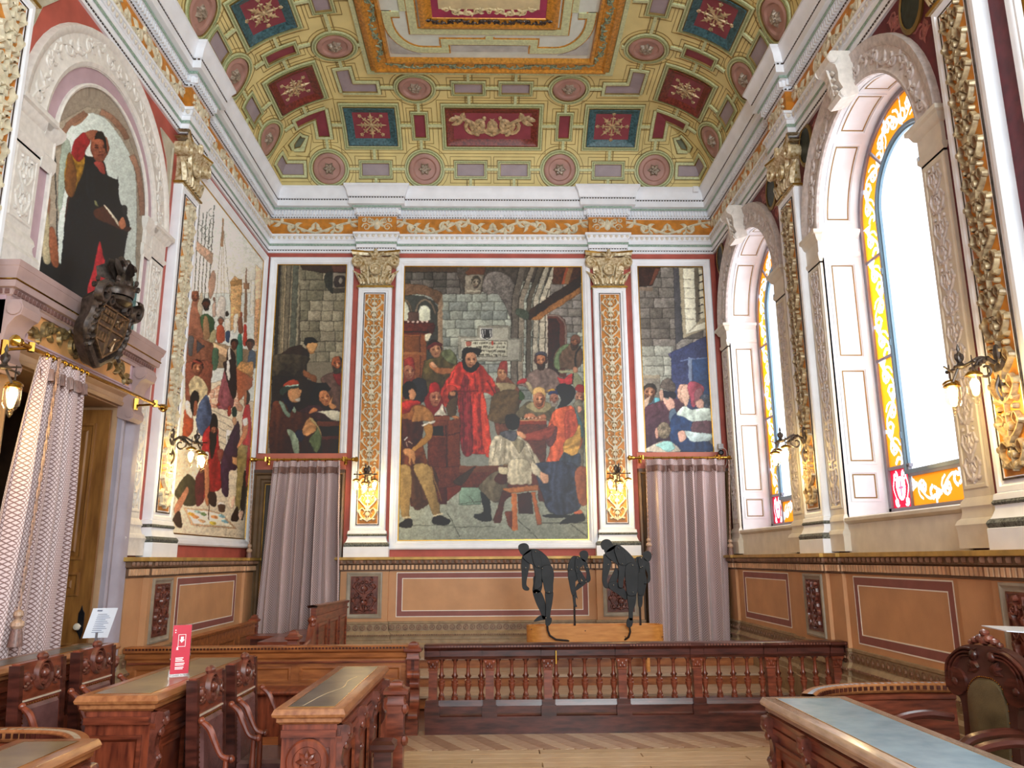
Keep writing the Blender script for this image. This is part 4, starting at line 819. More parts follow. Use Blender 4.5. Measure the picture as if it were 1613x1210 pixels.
# ================================================================ PAINTINGS (painted in numpy, carried as colours of a dense flat canvas)
def vnoise(h,w,sc,seed):
    r=np.random.RandomState(seed); g=r.rand(int(h/sc)+3,int(w/sc)+3); y=np.arange(h)/sc; x=np.arange(w)/sc
    yi=y.astype(int); xi=x.astype(int); fy=(y-yi)[:,None]; fx=(x-xi)[None,:]; fy=fy*fy*(3-2*fy); fx=fx*fx*(3-2*fx)
    a=g[yi][:,xi];b=g[yi][:,xi+1];c=g[yi+1][:,xi];d=g[yi+1][:,xi+1]
    return (a*(1-fx)+b*fx)*(1-fy)+(c*(1-fx)+d*fx)*fy-.5
def hx(c): return np.array([int(c[i:i+2],16)/255 for i in (0,2,4)])
class Cv:
    def __init__(s,x0,y0,x1,y1,sc,base,seed=1):
        s.x0,s.y0,s.sc=x0,y0,sc; s.W=int((x1-x0)*sc); s.H=int((y1-y0)*sc)
        s.im=np.ones((s.H,s.W,3))*hx(base); s.n1=vnoise(s.H,s.W,5*sc,seed); s.n2=vnoise(s.H,s.W,14*sc,seed+1); s.n0=vnoise(s.H,s.W,1.6*sc,seed+2); s.crop=(0,0,1)
    def use(s,x,y,k): s.crop=(x,y,k)
    def P(s,pts): x,y,k=s.crop; return np.array([((a/k+x-s.x0)*s.sc,(b/k+y-s.y0)*s.sc) for a,b in pts])
    def mask(s,p):
        a0,b0=np.floor(p.min(0)).astype(int); a1,b1=np.ceil(p.max(0)).astype(int)+1
        a0,b0=max(a0,0),max(b0,0); a1,b1=min(a1,s.W),min(b1,s.H)
        if a1<=a0 or b1<=b0: return None
        X,Y=np.meshgrid(np.arange(a0,a1)+.5,np.arange(b0,b1)+.5); m=np.zeros(X.shape,bool); n=len(p)
        for i in range(n):
            xa,ya=p[i];xb,yb=p[(i+1)%n]
            if ya==yb: continue
            m^=((ya>Y)!=(yb>Y))&(X<(xb-xa)*(Y-ya)/(yb-ya)+xa)
        return (slice(b0,b1),slice(a0,a1)),m,X,Y
    def f(s,pts,col,sm=True,fold=0,fd=0,var=.09,col2=None,g=0):     # filled shape; fold: drapery streaks; col2: second colour along gradient angle g
        p=s.P(cat(pts,5,True) if sm and len(pts)>3 else pts); r=s.mask(p)
        if r is None: return
        sl,m,X,Y=r; c=hx(col)[None,None,:]*np.ones(X.shape+(3,))
        if col2:
            w,h=np.ptp(p[:,0]) or 1,np.ptp(p[:,1]) or 1; t=((X-p[:,0].min())*cos(g)+(Y-p[:,1].min())*sin(g))/(abs(w*cos(g))+abs(h*sin(g))); t=np.clip(t,0,1)[...,None]; c=c*(1-t)+hx(col2)*t
        v=1+s.n1[sl]*var*.8+s.n2[sl]*var*.7+s.n0[sl]*var*1.3
        if fold: 
            u=X*cos(fd)+Y*sin(fd); v=v+fold*(np.sin(u*.42/s.sc+s.n2[sl]*9)*.5+np.sin(u*.19/s.sc+s.n1[sl]*4+2)*.5)
        h_,w2=X.shape
        if min(h_,w2)>7:
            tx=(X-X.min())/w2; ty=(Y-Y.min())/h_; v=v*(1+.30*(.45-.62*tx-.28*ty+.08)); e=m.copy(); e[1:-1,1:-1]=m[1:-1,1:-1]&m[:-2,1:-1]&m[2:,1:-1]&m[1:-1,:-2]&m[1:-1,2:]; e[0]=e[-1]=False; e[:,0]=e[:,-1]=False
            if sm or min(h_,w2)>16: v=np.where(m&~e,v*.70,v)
        c=np.clip(c*v[...,None],0,1); s.im[sl][m]=c[m]
    def r(s,x0,y0,x1,y1,col,**k): s.f([(x0,y0),(x1,y0),(x1,y1),(x0,y1)],col,sm=False,**k)
    def e(s,x,y,rx,ry,col,rot=0,**k):
        s.f([(x+rx*cos(t)*cos(rot)-ry*sin(t)*sin(rot),y+rx*cos(t)*sin(rot)+ry*sin(t)*cos(rot)) for t in [i*PI/8 for i in range(16)]],col,sm=False,**k)
    def l(s,pts,w,col,sm=False,**k):
        q=cat(pts,5) if sm else pts; L=[];R_=[]
        for i,p in enumerate(q):
            a=q[max(i-1,0)];c=q[min(i+1,len(q)-1)];d=math.hypot(c[0]-a[0],c[1]-a[1]) or 1;nx,ny=-(c[1]-a[1])/d*w/2,(c[0]-a[0])/d*w/2;L.append((p[0]+nx,p[1]+ny));R_.append((p[0]-nx,p[1]-ny))
        s.f(L+R_[::-1],col,sm=False,**k)
    def blocks(s,x0,y0,x1,y1,rows,bw,ca,cb,joint='5A5348',sl=0,seed=3,jw=5):
        rr=random.Random(seed); h=(y1-y0)/rows
        for i in range(rows):
            x=x0-rr.random()*bw
            while x<x1:
                w=bw*(.7+.6*rr.random()); t=rr.random(); c=hx(ca)*(1-t)+hx(cb)*t; a,b=max(x,x0),min(x+w,x1)
                if b>a: s.r(a,y0+i*h,b,y0+(i+1)*h,'%02x%02x%02x'%tuple(int(q*255) for q in c),var=.16); s.r(a,y0+i*h,b,y0+i*h+jw*.5,joint,var=.2); s.r(a,y0+i*h,a+jw*.45,y0+(i+1)*h,joint,var=.2)
                x+=w
    def head(s,x,y,r,skin='C48A62',look=0,tilt=0,dark='5A3422',beard=None,hair=None):
        rx=r*.74; T=lambda a,b:(x+(a*cos(tilt)-b*sin(tilt)),y+(a*sin(tilt)+b*cos(tilt)))
        s.f([T(-rx,-.2*r),T(-.6*rx,-r),T(.6*rx,-r),T(rx,-.2*r),T(.85*rx,.4*r),T(.35*rx,r),T(-.35*rx,r),T(-.85*rx,.4*r)],skin,col2=dark,g=.6 if look<=0 else 2.4,var=.14)
        s.f([T(-rx*.2+look*rx*.3,-.5*r),T(rx*.5+look*rx*.3,-.5*r),T(rx*.5+look*rx*.2,.3*r),T(-rx*.1+look*rx*.3,.5*r)],skin,var=.1)
        o=look*rx*.35
        if abs(look)<2:
            for a in (-.42,.42): s.e(*T(o+a*rx,-.12*r),r*.17,r*.075,dark); s.l([T(o+(a-.22)*rx,-.27*r),T(o+(a+.22)*rx,-.29*r)],r*.07,dark)
            s.f([T(o-.02*rx,-.15*r),T(o+.10*rx,-.1*r),T(o+.22*rx,.25*r),T(o-.14*rx,.25*r)],'DDA679' if skin>'B' else skin); s.l([T(o-.16*rx,.27*r),T(o+.22*rx,.27*r)],r*.07,dark)
            s.l([T(o-.3*rx,.52*r),T(o+.3*rx,.5*r)],r*.1,'7E3A2C')
        if beard: s.f([T(-.8*rx,.15*r),T(-.3*rx,.42*r),T(.3*rx,.42*r),T(.8*rx,.15*r),T(.5*rx,1.15*r),T(-.5*rx,1.15*r)],beard,var=.25); s.l([T(o-.3*rx,.55*r),T(o+.3*rx,.55*r)],r*.09,'7E3A2C')
        if hair: s.f([T(-1.12*rx,.2*r),T(-1.15*rx,-.6*r),T(-.5*rx,-1.2*r),T(.5*rx,-1.2*r),T(1.15*rx,-.6*r),T(1.1*rx,.2*r),T(.9*rx,-.35*r),T(.3*rx,-.7*r),T(-.4*rx,-.7*r),T(-.9*rx,-.35*r)],hair,var=.3)
    def soften(s,n=1):
        for _ in range(n):
            p=np.pad(s.im,((1,1),(1,1),(0,0)),'edge'); s.im=.5*s.im+.125*(p[:-2,1:-1]+p[2:,1:-1]+p[1:-1,:-2]+p[1:-1,2:])
def px(P):
    d=Vector(P)-Vector((0,0,CAMH)); z=d.dot(_f); return 806.5+FPX*d.dot(_R)/z,605-FPX*d.dot(_U)/z
def canvas(cv,T,u0,u1,v0,v1,d,nu,nv,par,keep=None,name='canvas'):
    yy,xx=np.mgrid[0:cv.H,0:cv.W]; k_=cv.sc; wx=(vnoise(cv.H,cv.W,3*k_,91)*1.4+vnoise(cv.H,cv.W,7*k_,92)*2.2)*k_*.55; wy=(vnoise(cv.H,cv.W,3*k_,93)*1.4+vnoise(cv.H,cv.W,7*k_,94)*2.2)*k_*.55
    cv.im=cv.im[np.clip((yy+wy).astype(int),0,cv.H-1),np.clip((xx+wx).astype(int),0,cv.W-1)]; cv.im=cv.im*(1+.14*vnoise(cv.H,cv.W,1.3*k_,95)+.07*vnoise(cv.H,cv.W,4*k_,96))[...,None]
    g_=cv.im.mean(2,keepdims=True); cv.im=(g_*.2+cv.im*.8)*getattr(cv,'gain',1.)
    cv.soften(1); cv.im=np.clip((cv.im-.5)*1.16+.465-.05*(1-cv.im),0.02,1); us=np.linspace(u0,u1,nu); vs=np.linspace(v0,v1,nv); U,V=np.meshgrid(us,vs)
    o=wloc(par); p0=np.array(T(0,0,d)); pu=np.array(T(1,0,d))-p0; pv=np.array(T(0,1,d))-p0
    W=p0+U[...,None]*pu+V[...,None]*pv; q=W-np.array([0,0,CAMH]); z=q@np.array(_f)
    if getattr(cv,'uv',False): X=(U-u0)/(u1-u0)*(cv.W-2); Y=(v1-V)/(v1-v0)*(cv.H-2)
    else: X=(806.5+FPX*(q@np.array(_R))/z-cv.x0)*cv.sc-.5; Y=(605-FPX*(q@np.array(_U))/z-cv.y0)*cv.sc-.5
    X=np.clip(X,0,cv.W-1.01); Y=np.clip(Y,0,cv.H-1.01); xi=X.astype(int); yi=Y.astype(int); fx=(X-xi)[...,None]; fy=(Y-yi)[...,None]; I=cv.im
    C=(I[yi,xi]*(1-fx)+I[yi,xi+1]*fx)*(1-fy)+(I[yi+1,xi]*(1-fx)+I[yi+1,xi+1]*fx)*fy
    C=np.where(C<=.04045,C/12.92,((C+.055)/1.055)**2.4); co=(W-np.array(o)).reshape(-1,3)
    i=np.arange(nu*nv).reshape(nv,nu); F=np.stack([i[:-1,:-1],i[:-1,1:],i[1:,1:],i[1:,:-1]],-1).reshape(-1,4)
    if keep is not None:
        m=keep(U,V).ravel(); F=F[m[F].all(1)]
    me=bpy.data.meshes.new(name); me.vertices.add(len(co)); me.vertices.foreach_set('co',co.astype(np.float32).ravel())
    me.loops.add(F.size); me.loops.foreach_set('vertex_index',F.ravel().astype(np.int32)); me.polygons.add(len(F)); me.polygons.foreach_set('loop_start',np.arange(0,F.size,4,dtype=np.int32)); me.update(); me.validate()
    a=me.color_attributes.new('paint','FLOAT_COLOR','POINT'); a.data.foreach_set('color',np.concatenate([C.reshape(-1,3),np.ones((len(co),1))],1).astype(np.float32).ravel())
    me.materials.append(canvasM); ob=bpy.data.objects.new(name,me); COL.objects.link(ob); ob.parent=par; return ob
fr_prof=[(0,0),(0,.05),(.02,.065),(.05,.06),(.07,.045),(.09,.045),(.11,.03),(.125,.02),(.13,.012)]
def picture(T,u0,u1,v0,v1,label,cv,nu,nv,open_bottom=False,fw=.135):
    t=thing('mural_painting',label,'painting',T((u0+u1)/2,v0,0)); b=MB(T); k=fw/.13; pr=[(i*k,d) for i,d in fr_prof]
    U0,U1,V0,V1=u0-fw,u1+fw,v0-fw,v1+fw
    if open_bottom: b.rows([[(U0+i,v0,d),(U0+i,V1-i,d),(U1-i,V1-i,d),(U1-i,v0,d)] for i,d in pr])
    else: b.frame(U0,U1,V0,V1,pr)
    b.build('frame',white,t); b=MB(T); q=[(fw-.004,.014),(fw-.004,.022),(fw+.012,.022),(fw+.014,.010)]
    if open_bottom: b.rows([[(U0+i,v0,d),(U0+i,V1-i,d),(U1-i,V1-i,d),(U1-i,v0,d)] for i,d in q])
    else: b.frame(U0,U1,V0,V1,q)
    b.build('gilt_slip',brass,t); b=MB(T); b.box(U0+.02,U1-.02,(v0 if open_bottom else V0+.02),V1-.02,.0,.008); b.build('backing',stone,t,False)
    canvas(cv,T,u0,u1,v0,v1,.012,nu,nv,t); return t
# ---- the court scene ----
c=Cv(612,404,944,866,1.35,'8C9186',5)
c.use(620,400,10.08); c.blocks(150,200,3250,2300,15,230,'7E8580','ABB0A0','6E7268',jw=6)
c.r(150,190,1700,300,'5A4634'); c.r(150,280,850,560,'5E5A52'); c.blocks(150,290,1150,640,3,180,'57534C','7A736C','3A342E')
c.f([(1000,190),(3300,190),(3300,420),(2500,500),(2000,420),(1900,900),(1800,700),(1600,340),(1500,300),(1450,520),(1380,620),(1120,640),(1080,480),(1000,320)],'4E463F',sm=False,var=.25)
c.f([(1500,300),(1800,330),(2000,700),(1930,1200),(1800,900),(1650,640),(1500,640),(1400,560)],'77706A',var=.3)
c.f([(150,480),(450,490),(650,560),(780,640),(700,800),(600,700),(420,640),(150,650)],'80624A',var=.2); c.f([(700,800),(780,640),(780,2300),(690,2300),(690,1000)],'9A8268',sm=False,var=.18)
c.f([(150,650),(450,660),(640,740),(700,860),(690,2000),(150,2000)],'4C4F4A',sm=False)
c.f([(160,760),(230,820),(250,960),(240,1060),(150,1060)],'D8DAC2'); c.f([(390,1060),(390,900),(440,820),(510,810),(560,850),(585,950),(560,1060)],'DCDFC6')
c.l([(350,930),(370,830),(440,750),(520,730),(600,790),(650,900),(660,960)],34,'8A7A66',True); c.l([(160,720),(240,790),(290,930)],30,'877862',True)
c.f([(230,920),(400,920),(410,1060),(220,1060)],'6B5148',sm=False); c.r(150,1060,570,1140,'5A241E'); c.f([(150,1100),(640,1090),(640,1180),(540,1290),(150,1290)],'6E2F22',sm=False,var=.2)
for i in range(5): c.e(230+75*i,1075,22,16,'E0C8B8')
c.f([(540,1170),(650,1120),(650,1200),(600,1290),(545,1260)],'5C2A22'); c.r(150,1270,520,2000,'9A5A34',var=.14); c.l([(150,1230),(560,1240)],20,'3E1C18')
c.r(160,1300,410,1560,'8E552E'); c.l([(420,1280),(420,2000)],16,'6A3A22'); c.l([(150,1575),(500,1580)],40,'A86B40'); c.f([(500,1270),(600,1270),(540,1380),(500,1370)],'D8CFB0')
# corbel head, ribs, beam, door
c.f([(1130,300),(1230,200),(1460,200),(1440,330),(1200,350)],'6E4630',sm=False); c.f([(1130,330),(1440,320),(1370,640),(1120,640)],'8B8272',sm=False,var=.2); c.head(1305,455,85,'A89C86',dark='3E3630',hair='4A4438'); c.r(1150,580,1370,600,'B8B29C')
c.use(780,400,10.08)
for i,(a,b_,w,cl) in enumerate(((300,260,110,'6A6258'),(470,370,90,'8A8070'),(600,500,80,'5C5448'),(700,600,85,'A39C8A'),(820,700,100,'B0A894'),(900,800,70,'A8A090'))):
    c.f([(a+80,200),(a+80+w,200),(b_+w,720),(b_+w-20,2100),(b_-20,2100),(b_,720)],cl,sm=False,var=.2); c.l([(a+80,200),(b_,720),(b_-20,2100)],10,'3A342C')
for y in (330,540,730,1060,1320): c.l([(400,y),(880,y+20)],5,'5A5448')
c.f([(930,200),(1360,200),(1350,500),(900,480)],'5A3420',sm=False,var=.3); c.f([(1150,210),(1240,210),(1160,480),(1060,480)],'8E6844',sm=False); c.f([(1120,210),(1160,210),(1090,480),(1055,480)],'A04E2C',sm=False)
c.blocks(870,480,1370,1250,6,260,'7A746C','96908A','6A645C',jw=4)
c.f([(520,1040),(540,900),(650,800),(700,780),(900,640),(1350,350),(1350,510),(1000,780),(820,960),(690,1050)],'3E2A1E',sm=False,var=.25); c.f([(690,1050),(820,960),(1350,620),(1350,520),(950,760),(540,1050)],'A4703F',sm=False,var=.2); c.l([(650,980),(670,850),(700,790),(740,790)],22,'2A2422')
c.f([(340,860),(520,910),(510,1050),(330,960)],'4E5A4C',var=.25)
c.f([(830,970),(1000,960),(1100,1040),(1130,1130),(1130,2000),(830,2000)],'6B3A30',sm=False); c.f([(840,1030),(960,1020),(1020,1120),(1020,1950),(840,1950)],'43201A',sm=False,var=.25); c.l([(830,975),(990,975),(1080,1060),(1120,1150),(1120,1900)],36,'8A7268')
# inscription tablet with shield
c.use(620,510,10.08)
c.f([(1320,30),(1620,20),(1850,30),(1850,220),(2030,220),(2030,600),(1380,600),(1020,560),(1020,190),(1320,190)],'8E8C7E',sm=False); c.f([(1350,50),(1820,50),(1820,240),(2000,240),(2000,580),(1060,580),(1060,215),(1350,215)],'A9A798',sm=False)
c.r(1125,265,1800,520,'C4C2AC'); c.l([(1125,265),(1800,265)],9,'5E5A4E'); c.l([(1800,265),(1800,520),(1125,520)],9,'5E5A4E')
c.f([(1375,60),(1570,60),(1570,215),(1475,280),(1375,215)],'E4E4DA',sm=False); c.f([(1390,75),(1555,75),(1555,205),(1475,262),(1390,205)],'3A3A40',sm=False)
for x in (1410,1450,1490,1530): c.r(x-8,90,x+8,205,'D8D8D0')
c.f([(1455,110),(1500,110),(1510,230),(1450,230)],'2A2228'); c.f([(1440,215),(1520,215),(1475,255)],'C8CCBE')
GL='|/|\\(o)|u|n'
rr=random.Random(2)
for j,y in enumerate((300,365,430,490)):
    x=1260+(30 if j else 0)+j*20
    while x<1770:
        k=rr.random(); h=16+rr.random()*8
        c.l([(x,y-h*.5),(x,y+h)],7,'3A362E')
        if k<.6: c.l([(x,y-h*.4),(x+14,y-h*.5),(x+15,y+h*.9)],6,'3A362E')
        elif k<.8: c.l([(x,y-h*1.3),(x+10,y-h*1.5)],6,'3A362E')
        x+=14+rr.random()*14
c.f([(1150,280),(1230,280),(1225,350),(1150,355)],'B46A58'); c.f([(1550,280),(1580,275),(1585,325),(1555,330)],'C04A38')
# back row figures
c.f([(470,640),(540,560),(720,530),(760,430),(930,440),(1010,600),(1050,900),(900,1200),(560,1200),(440,1000)],'6E6438',fold=.2,col2='3E2E1E',g=1.2); c.f([(760,430),(900,410),(1000,560),(960,640),(800,560)],'6B7250',fold=.2)
c.head(660,420,120,'C08A66',look=.3,tilt=-.15,hair='2E2420'); c.f([(530,370),(560,280),(620,250),(700,270),(740,330),(640,330),(560,380)],'2C1E1A'); c.l([(530,400),(580,350),(680,310),(760,350)],55,'6E2428',True)
c.f([(560,640),(620,600),(680,680),(900,700),(980,640),(960,780),(700,790),(600,720)],'B07044',fold=.15); c.f([(580,640),(600,600),(650,630),(690,690),(620,700)],'D8A078')
c.f([(150,1000),(160,640),(250,620),(340,700),(330,900),(420,940),(420,1300),(150,1300)],'8E3E30'); c.head(240,760,125,'B8785A',look=.5,dark='5A2A22'); c.f([(150,680),(160,590),(220,535),(300,540),(330,620),(330,740),(280,670),(200,660)],'A83A34',fold=.1)
c.f([(300,900),(500,900),(520,1200),(300,1250)],'34363E')
c.e(245,1060,120,150,'1E1614'); c.f([(290,1020),(350,1080),(355,1150),(310,1200),(250,1200),(240,1100)],'C88C62'); c.e(245,1070,18,30,'D09A72')
# red robed judge
c.f([(1000,640),(1090,600),(1380,640),(1470,760),(1620,950),(1680,1100),(1600,1160),(1420,1100),(1400,1500),(1560,2060),(1500,2080),(1250,2060),(1090,2050),(1050,1600),(1010,1250),(1000,1080),(900,1060),(760,1160),(740,1080),(800,960),(900,800)],'C2392E',fold=.28)
c.f([(1080,900),(1200,900),(1230,1600),(1240,2050),(1090,2040),(1040,1500)],'8C2A34',fold=.2); c.f([(1380,1150),(1440,1150),(1560,2040),(1440,2050),(1380,1600)],'E04830',fold=.12); c.l([(1010,1070),(1200,1080),(1350,1060)],18,'7A1E20')


for x0_,y0_,x1_,y1_,w_,cl in ((1110,780,1130,1000,14,'7A1E22'),(1200,790,1190,1050,16,'D84A34'),(1270,780,1290,1050,14,'8A2226'),(1340,760,1350,1060,14,'D04632'),(1090,1120,1110,2000,20,'6E2430'),(1150,1110,1180,2030,16,'A8383A'),(1220,1110,1250,2030,16,'6A2430'),(1290,1110,1330,2030,20,'CC4632'),(1350,1110,1400,2030,14,'8C2428'),(1400,1110,1470,2040,16,'DE563A'),(1440,820,1560,1050,16,'D8543C'),(960,760,860,960,14,'D04C36'),(1480,900,1600,1110,16,'8A2226'),(900,1000,800,1150,14,'7A2224')): c.l([(x0_,y0_),((x0_+x1_)/2+8,(y0_+y1_)/2),(x1_,y1_)],w_,cl,True)
c.f([(750,1180),(860,980),(980,1000),(1010,1110),(900,1320),(790,1300)],'A83A2C',fold=.2); c.f([(880,1090),(990,1060),(1010,1120),(940,1220),(870,1200)],'4A2E22'); c.f([(890,1080),(980,1075),(960,1140),(890,1130)],'B88058')
c.head(1225,580,130,'C88E68',look=.2,hair=None); c.f([(1080,470),(1100,400),(1160,370),(1250,375),(1340,380),(1390,420),(1340,520),(1300,470),(1200,450),(1140,500),(1150,640),(1230,690),(1320,600),(1360,640),(1300,740),(1210,770),(1120,720),(1085,600)],'16161C',var=.3)
# front left: desk, seated red bonnet, page
c.use(610,620,10.08)
c.f([(580,120),(640,0),(760,-60),(840,20),(900,200),(920,350),(720,350),(640,260)],'8E2228'); c.head(755,75,120,'B8785A',look=.6,dark='5E2A20'); c.f([(660,-20),(680,-150),(760,-190),(830,-120),(830,-30),(760,-40),(690,-10)],'B82228',fold=.15); c.f([(860,150),(900,250),(920,350),(740,345),(820,240)],'CFC9B4',fold=.1)
c.f([(950,150),(1100,50),(1080,340),(960,350)],'5E4A34'); c.f([(700,350),(990,350),(990,500),(1160,400),(1150,1400),(940,1400),(640,1400),(640,500)],'6E3426',sm=False,var=.16)
c.r(730,360,990,420,'8A4A2C'); c.r(730,440,990,500,'7C4028'); c.r(720,520,890,670,'2E1812'); c.f([(960,420),(1160,390),(1150,1300),(950,1350)],'7A3C26',sm=False,var=.14); c.l([(930,500),(940,1300)],10,'2E1410'); c.l([(720,680),(930,680)],12,'A8643C'); c.l([(960,660),(1150,620)],12,'4A2016')
c.f([(1020,365),(1080,350),(1140,380),(1130,410),(1090,400),(1090,430),(1050,390)],'B87848')
c.f([(215,400),(230,120),(330,80),(480,150),(640,230),(750,400),(700,440),(560,440),(560,800),(660,1150),(640,1180),(450,1140),(215,1160)],'9A6230',fold=.22,col2='5E2E1C',g=1.9); c.f([(215,420),(400,420),(560,440),(540,700),(420,860),(260,840),(215,640)],'542A22',fold=.2)
c.f([(230,130),(460,100),(520,150),(400,200),(350,290),(230,310)],'B02E28',fold=.25,fd=1.2); c.f([(430,180),(560,200),(660,250),(745,395),(680,440),(560,430),(450,450),(380,440),(420,300)],'B07A42',fold=.12)
c.f([(560,480),(740,420),(740,460),(570,520)],'DAD2C0'); c.f([(570,520),(700,480),(720,640),(650,760),(500,860),(420,920),(380,880),(500,760),(600,660)],'B8843E'); c.f([(250,880),(340,860),(430,920),(440,1100),(410,1120),(380,1020),(370,1130),(330,1110),(330,1000),(260,960)],'C28A56'); c.l([(270,740),(320,690)],22,'D0CCC4'); c.l([(300,760),(320,840)],14,'C0A890'); c.l([(330,750),(400,800)],14,'C0A890')
# right group
c.use(780,510,10.08)
c.f([(20,860),(150,820),(250,900),(400,1060),(460,1150),(400,1250),(200,1700),(0,1700)],'7A4A38',fold=.15); c.head(110,790,110,'C08A62',look=.2); c.f([(15,770),(50,700),(90,600),(180,590),(195,700),(190,830),(150,740),(60,720)],'A04038',fold=.08); c.f([(0,940),(320,960),(250,1130),(180,1160),(80,1130),(60,1030)],'9A8A68',fold=.05,fd=1.4); c.f([(380,1060),(440,1090),(470,1160),(430,1210),(380,1200)],'3E5A2E')
c.f([(340,940),(480,860),(560,760),(720,700),(900,720),(1080,850),(1230,770),(1220,960),(1050,960),(1000,1080),(600,1090),(480,1000),(370,980)],'7E6A62',fold=.15); c.f([(340,960),(370,900),(490,860),(480,930)],'C02C34'); c.f([(985,840),(1090,870),(1230,770),(1215,950),(1040,960)],'C23A3E',fold=.1); c.f([(480,930),(540,930),(620,1080),(560,1090)],'A89A78'); c.head(720,590,115,'B87A54',look=.1,beard='3E2A20'); c.f([(615,580),(640,480),(720,440),(800,470),(825,600),(780,640),(790,520),(660,510),(660,630)],'5A3A34'); c.f([(640,510),(650,460),(720,440),(810,470),(815,520),(720,485)],'4A4A5A')
c.f([(920,560),(1000,380),(1180,310),(1370,400),(1370,640),(1230,720),(1060,700),(1000,730),(940,700)],'6E5644',fold=.15); c.f([(930,600),(970,460),(1060,340),(1180,320),(1060,440),(1010,560),(1030,720),(960,720)],'6A7E5A',fold=.1); c.head(1265,290,105,'A06A4A',look=-.2,tilt=.2,beard='4A3A30'); c.f([(1190,270),(1210,190),(1280,175),(1350,220),(1340,300),(1280,250)],'7A5444')
c.f([(1000,740),(1230,740),(1380,900),(1380,1080),(1230,980),(1240,800),(1040,780)],'8F9272'); c.l([(1365,355),(1300,430),(1270,560),(1280,680)],26,'2A2A2C',True); c.l([(1240,780),(1215,960)],18,'4A2A22'); c.f([(1240,690),(1300,690),(1300,770),(1240,770)],'C08868')
# monk counting coins, onlookers, seated man in smock, orange cloaked man
c.use(770,620,10.08)
c.f([(0,300),(80,0),(420,-60),(480,100),(440,330),(250,480),(0,420)],'6B5638',fold=.15,fd=.8); c.f([(430,310),(580,150),(700,120),(1000,180),(1050,260),(1000,420),(480,420)],'6A6048',fold=.12); c.f([(580,190),(700,130),(900,130),(1000,190),(900,290),(760,300),(640,250)],'A0946C',fold=.1)
c.f([(700,-20),(760,-50),(860,-30),(895,60),(880,180),(800,240),(720,180)],'D69A6E',col2='B06A48',g=1.6); c.head(800,100,105,'CF8E66',look=0); c.f([(700,20),(710,-70),(790,-110),(880,-70),(895,30),(800,-30)],'D8B06C')
c.f([(570,330),(680,310),(760,360),(860,320),(910,370),(880,410),(600,400)],'C07C58'); 
for i in range(12): c.e(480+i*30,392-(i%3)*6,9,12,'D8CEB4' if i%2 else '3A3026')
c.r(470,415,910,432,'D8A070',var=.05); c.r(470,430,910,490,'963E24'); c.f([(450,490),(920,490),(900,1200),(440,1200)],'6E3A2C',sm=False,var=.16)
c.head(1030,90,95,'A8705A',look=.1,beard='8E8478'); c.f([(930,10),(1000,-70),(1100,-60),(1120,10),(1020,0)],'2E3A6A'); c.f([(900,-40),(1000,-90),(1060,-40)],'D0A030'); c.head(1440,70,100,'B88066',look=-.3); c.f([(1360,-60),(1400,-140),(1510,-130),(1510,-20)],'9A2A2A')
c.f([(1340,150),(1500,180),(1500,1200),(1430,1150),(1380,400)],'6E6A5A',fold=.15); c.f([(1400,200),(1460,210),(1480,260),(1420,300)],'C89478')
c.f([(1060,-100),(1180,-160),(1330,-110),(1370,0),(1300,130),(1200,200),(1090,220),(1140,100)],'1C1E2C',var=.3)
c.f([(570,650),(900,540),(960,440),(1040,260),(1240,190),(1350,220),(1440,400),(1480,700),(1420,900),(1180,930),(1080,1200),(1000,1200),(900,1130),(960,900),(950,740),(600,740)],'D0603A',fold=.2); c.f([(1210,300),(1340,260),(1420,440),(1380,640),(1230,740),(1200,560)],'BC5238',fold=.18); c.f([(1340,200),(1420,330),(1490,500),(1490,700),(1440,640),(1400,400)],'4E6E72',fold=.1); c.f([(1210,740),(1350,660),(1440,480),(1460,760),(1400,940),(1300,980),(1180,930)],'C89A48',fold=.2,fd=1.2); c.f([(900,740),(1060,500),(1070,700),(980,840)],'6E3C3C',fold=.1); c.f([(580,640),(900,540),(1000,480),(1050,560),(960,700),(820,740),(600,740)],'9A4434',fold=.12,fd=1.3); c.f([(390,610),(480,590),(580,650),(570,710),(430,690),(400,650)],'D89A70')
c.f([(1180,940),(1300,985),(1440,950),(1420,1200),(1100,1200)],'3C4656',fold=.2)
c.f([(0,900),(80,690),(240,640),(430,640),(620,780),(700,900),(850,1150),(820,1220),(700,1200),(640,1120),(240,1120),(100,1200),(0,1150)],'B4AB92',fold=.18)
for x0_,y0_,x1_,y1_,cl in ((260,780,230,1100,'8A826A'),(120,760,60,1080,'8A826A'),(330,900,350,1110,'948C72'),(450,1000,440,1110,'DAD2BA'),(560,860,600,1110,'8E866C'),(640,860,740,1130,'8A826A'),(200,720,170,900,'DAD2BA'),(600,800,680,980,'D6CEB6'),(400,1000,400,1110,'D6CEB6')): c.l([(x0_,y0_),(x1_,y1_)],14,cl)
c.f([(340,700),(560,760),(490,950),(420,860)],'8E866C',fold=.15); c.f([(170,640),(240,590),(430,600),(440,720),(360,750),(260,700)],'5E6068',fold=.15); c.f([(250,400),(300,330),(420,330),(490,420),(460,540),(380,580),(280,540)],'2A2222',var=.35); c.r(230,1120,640,1150,'8A7048')
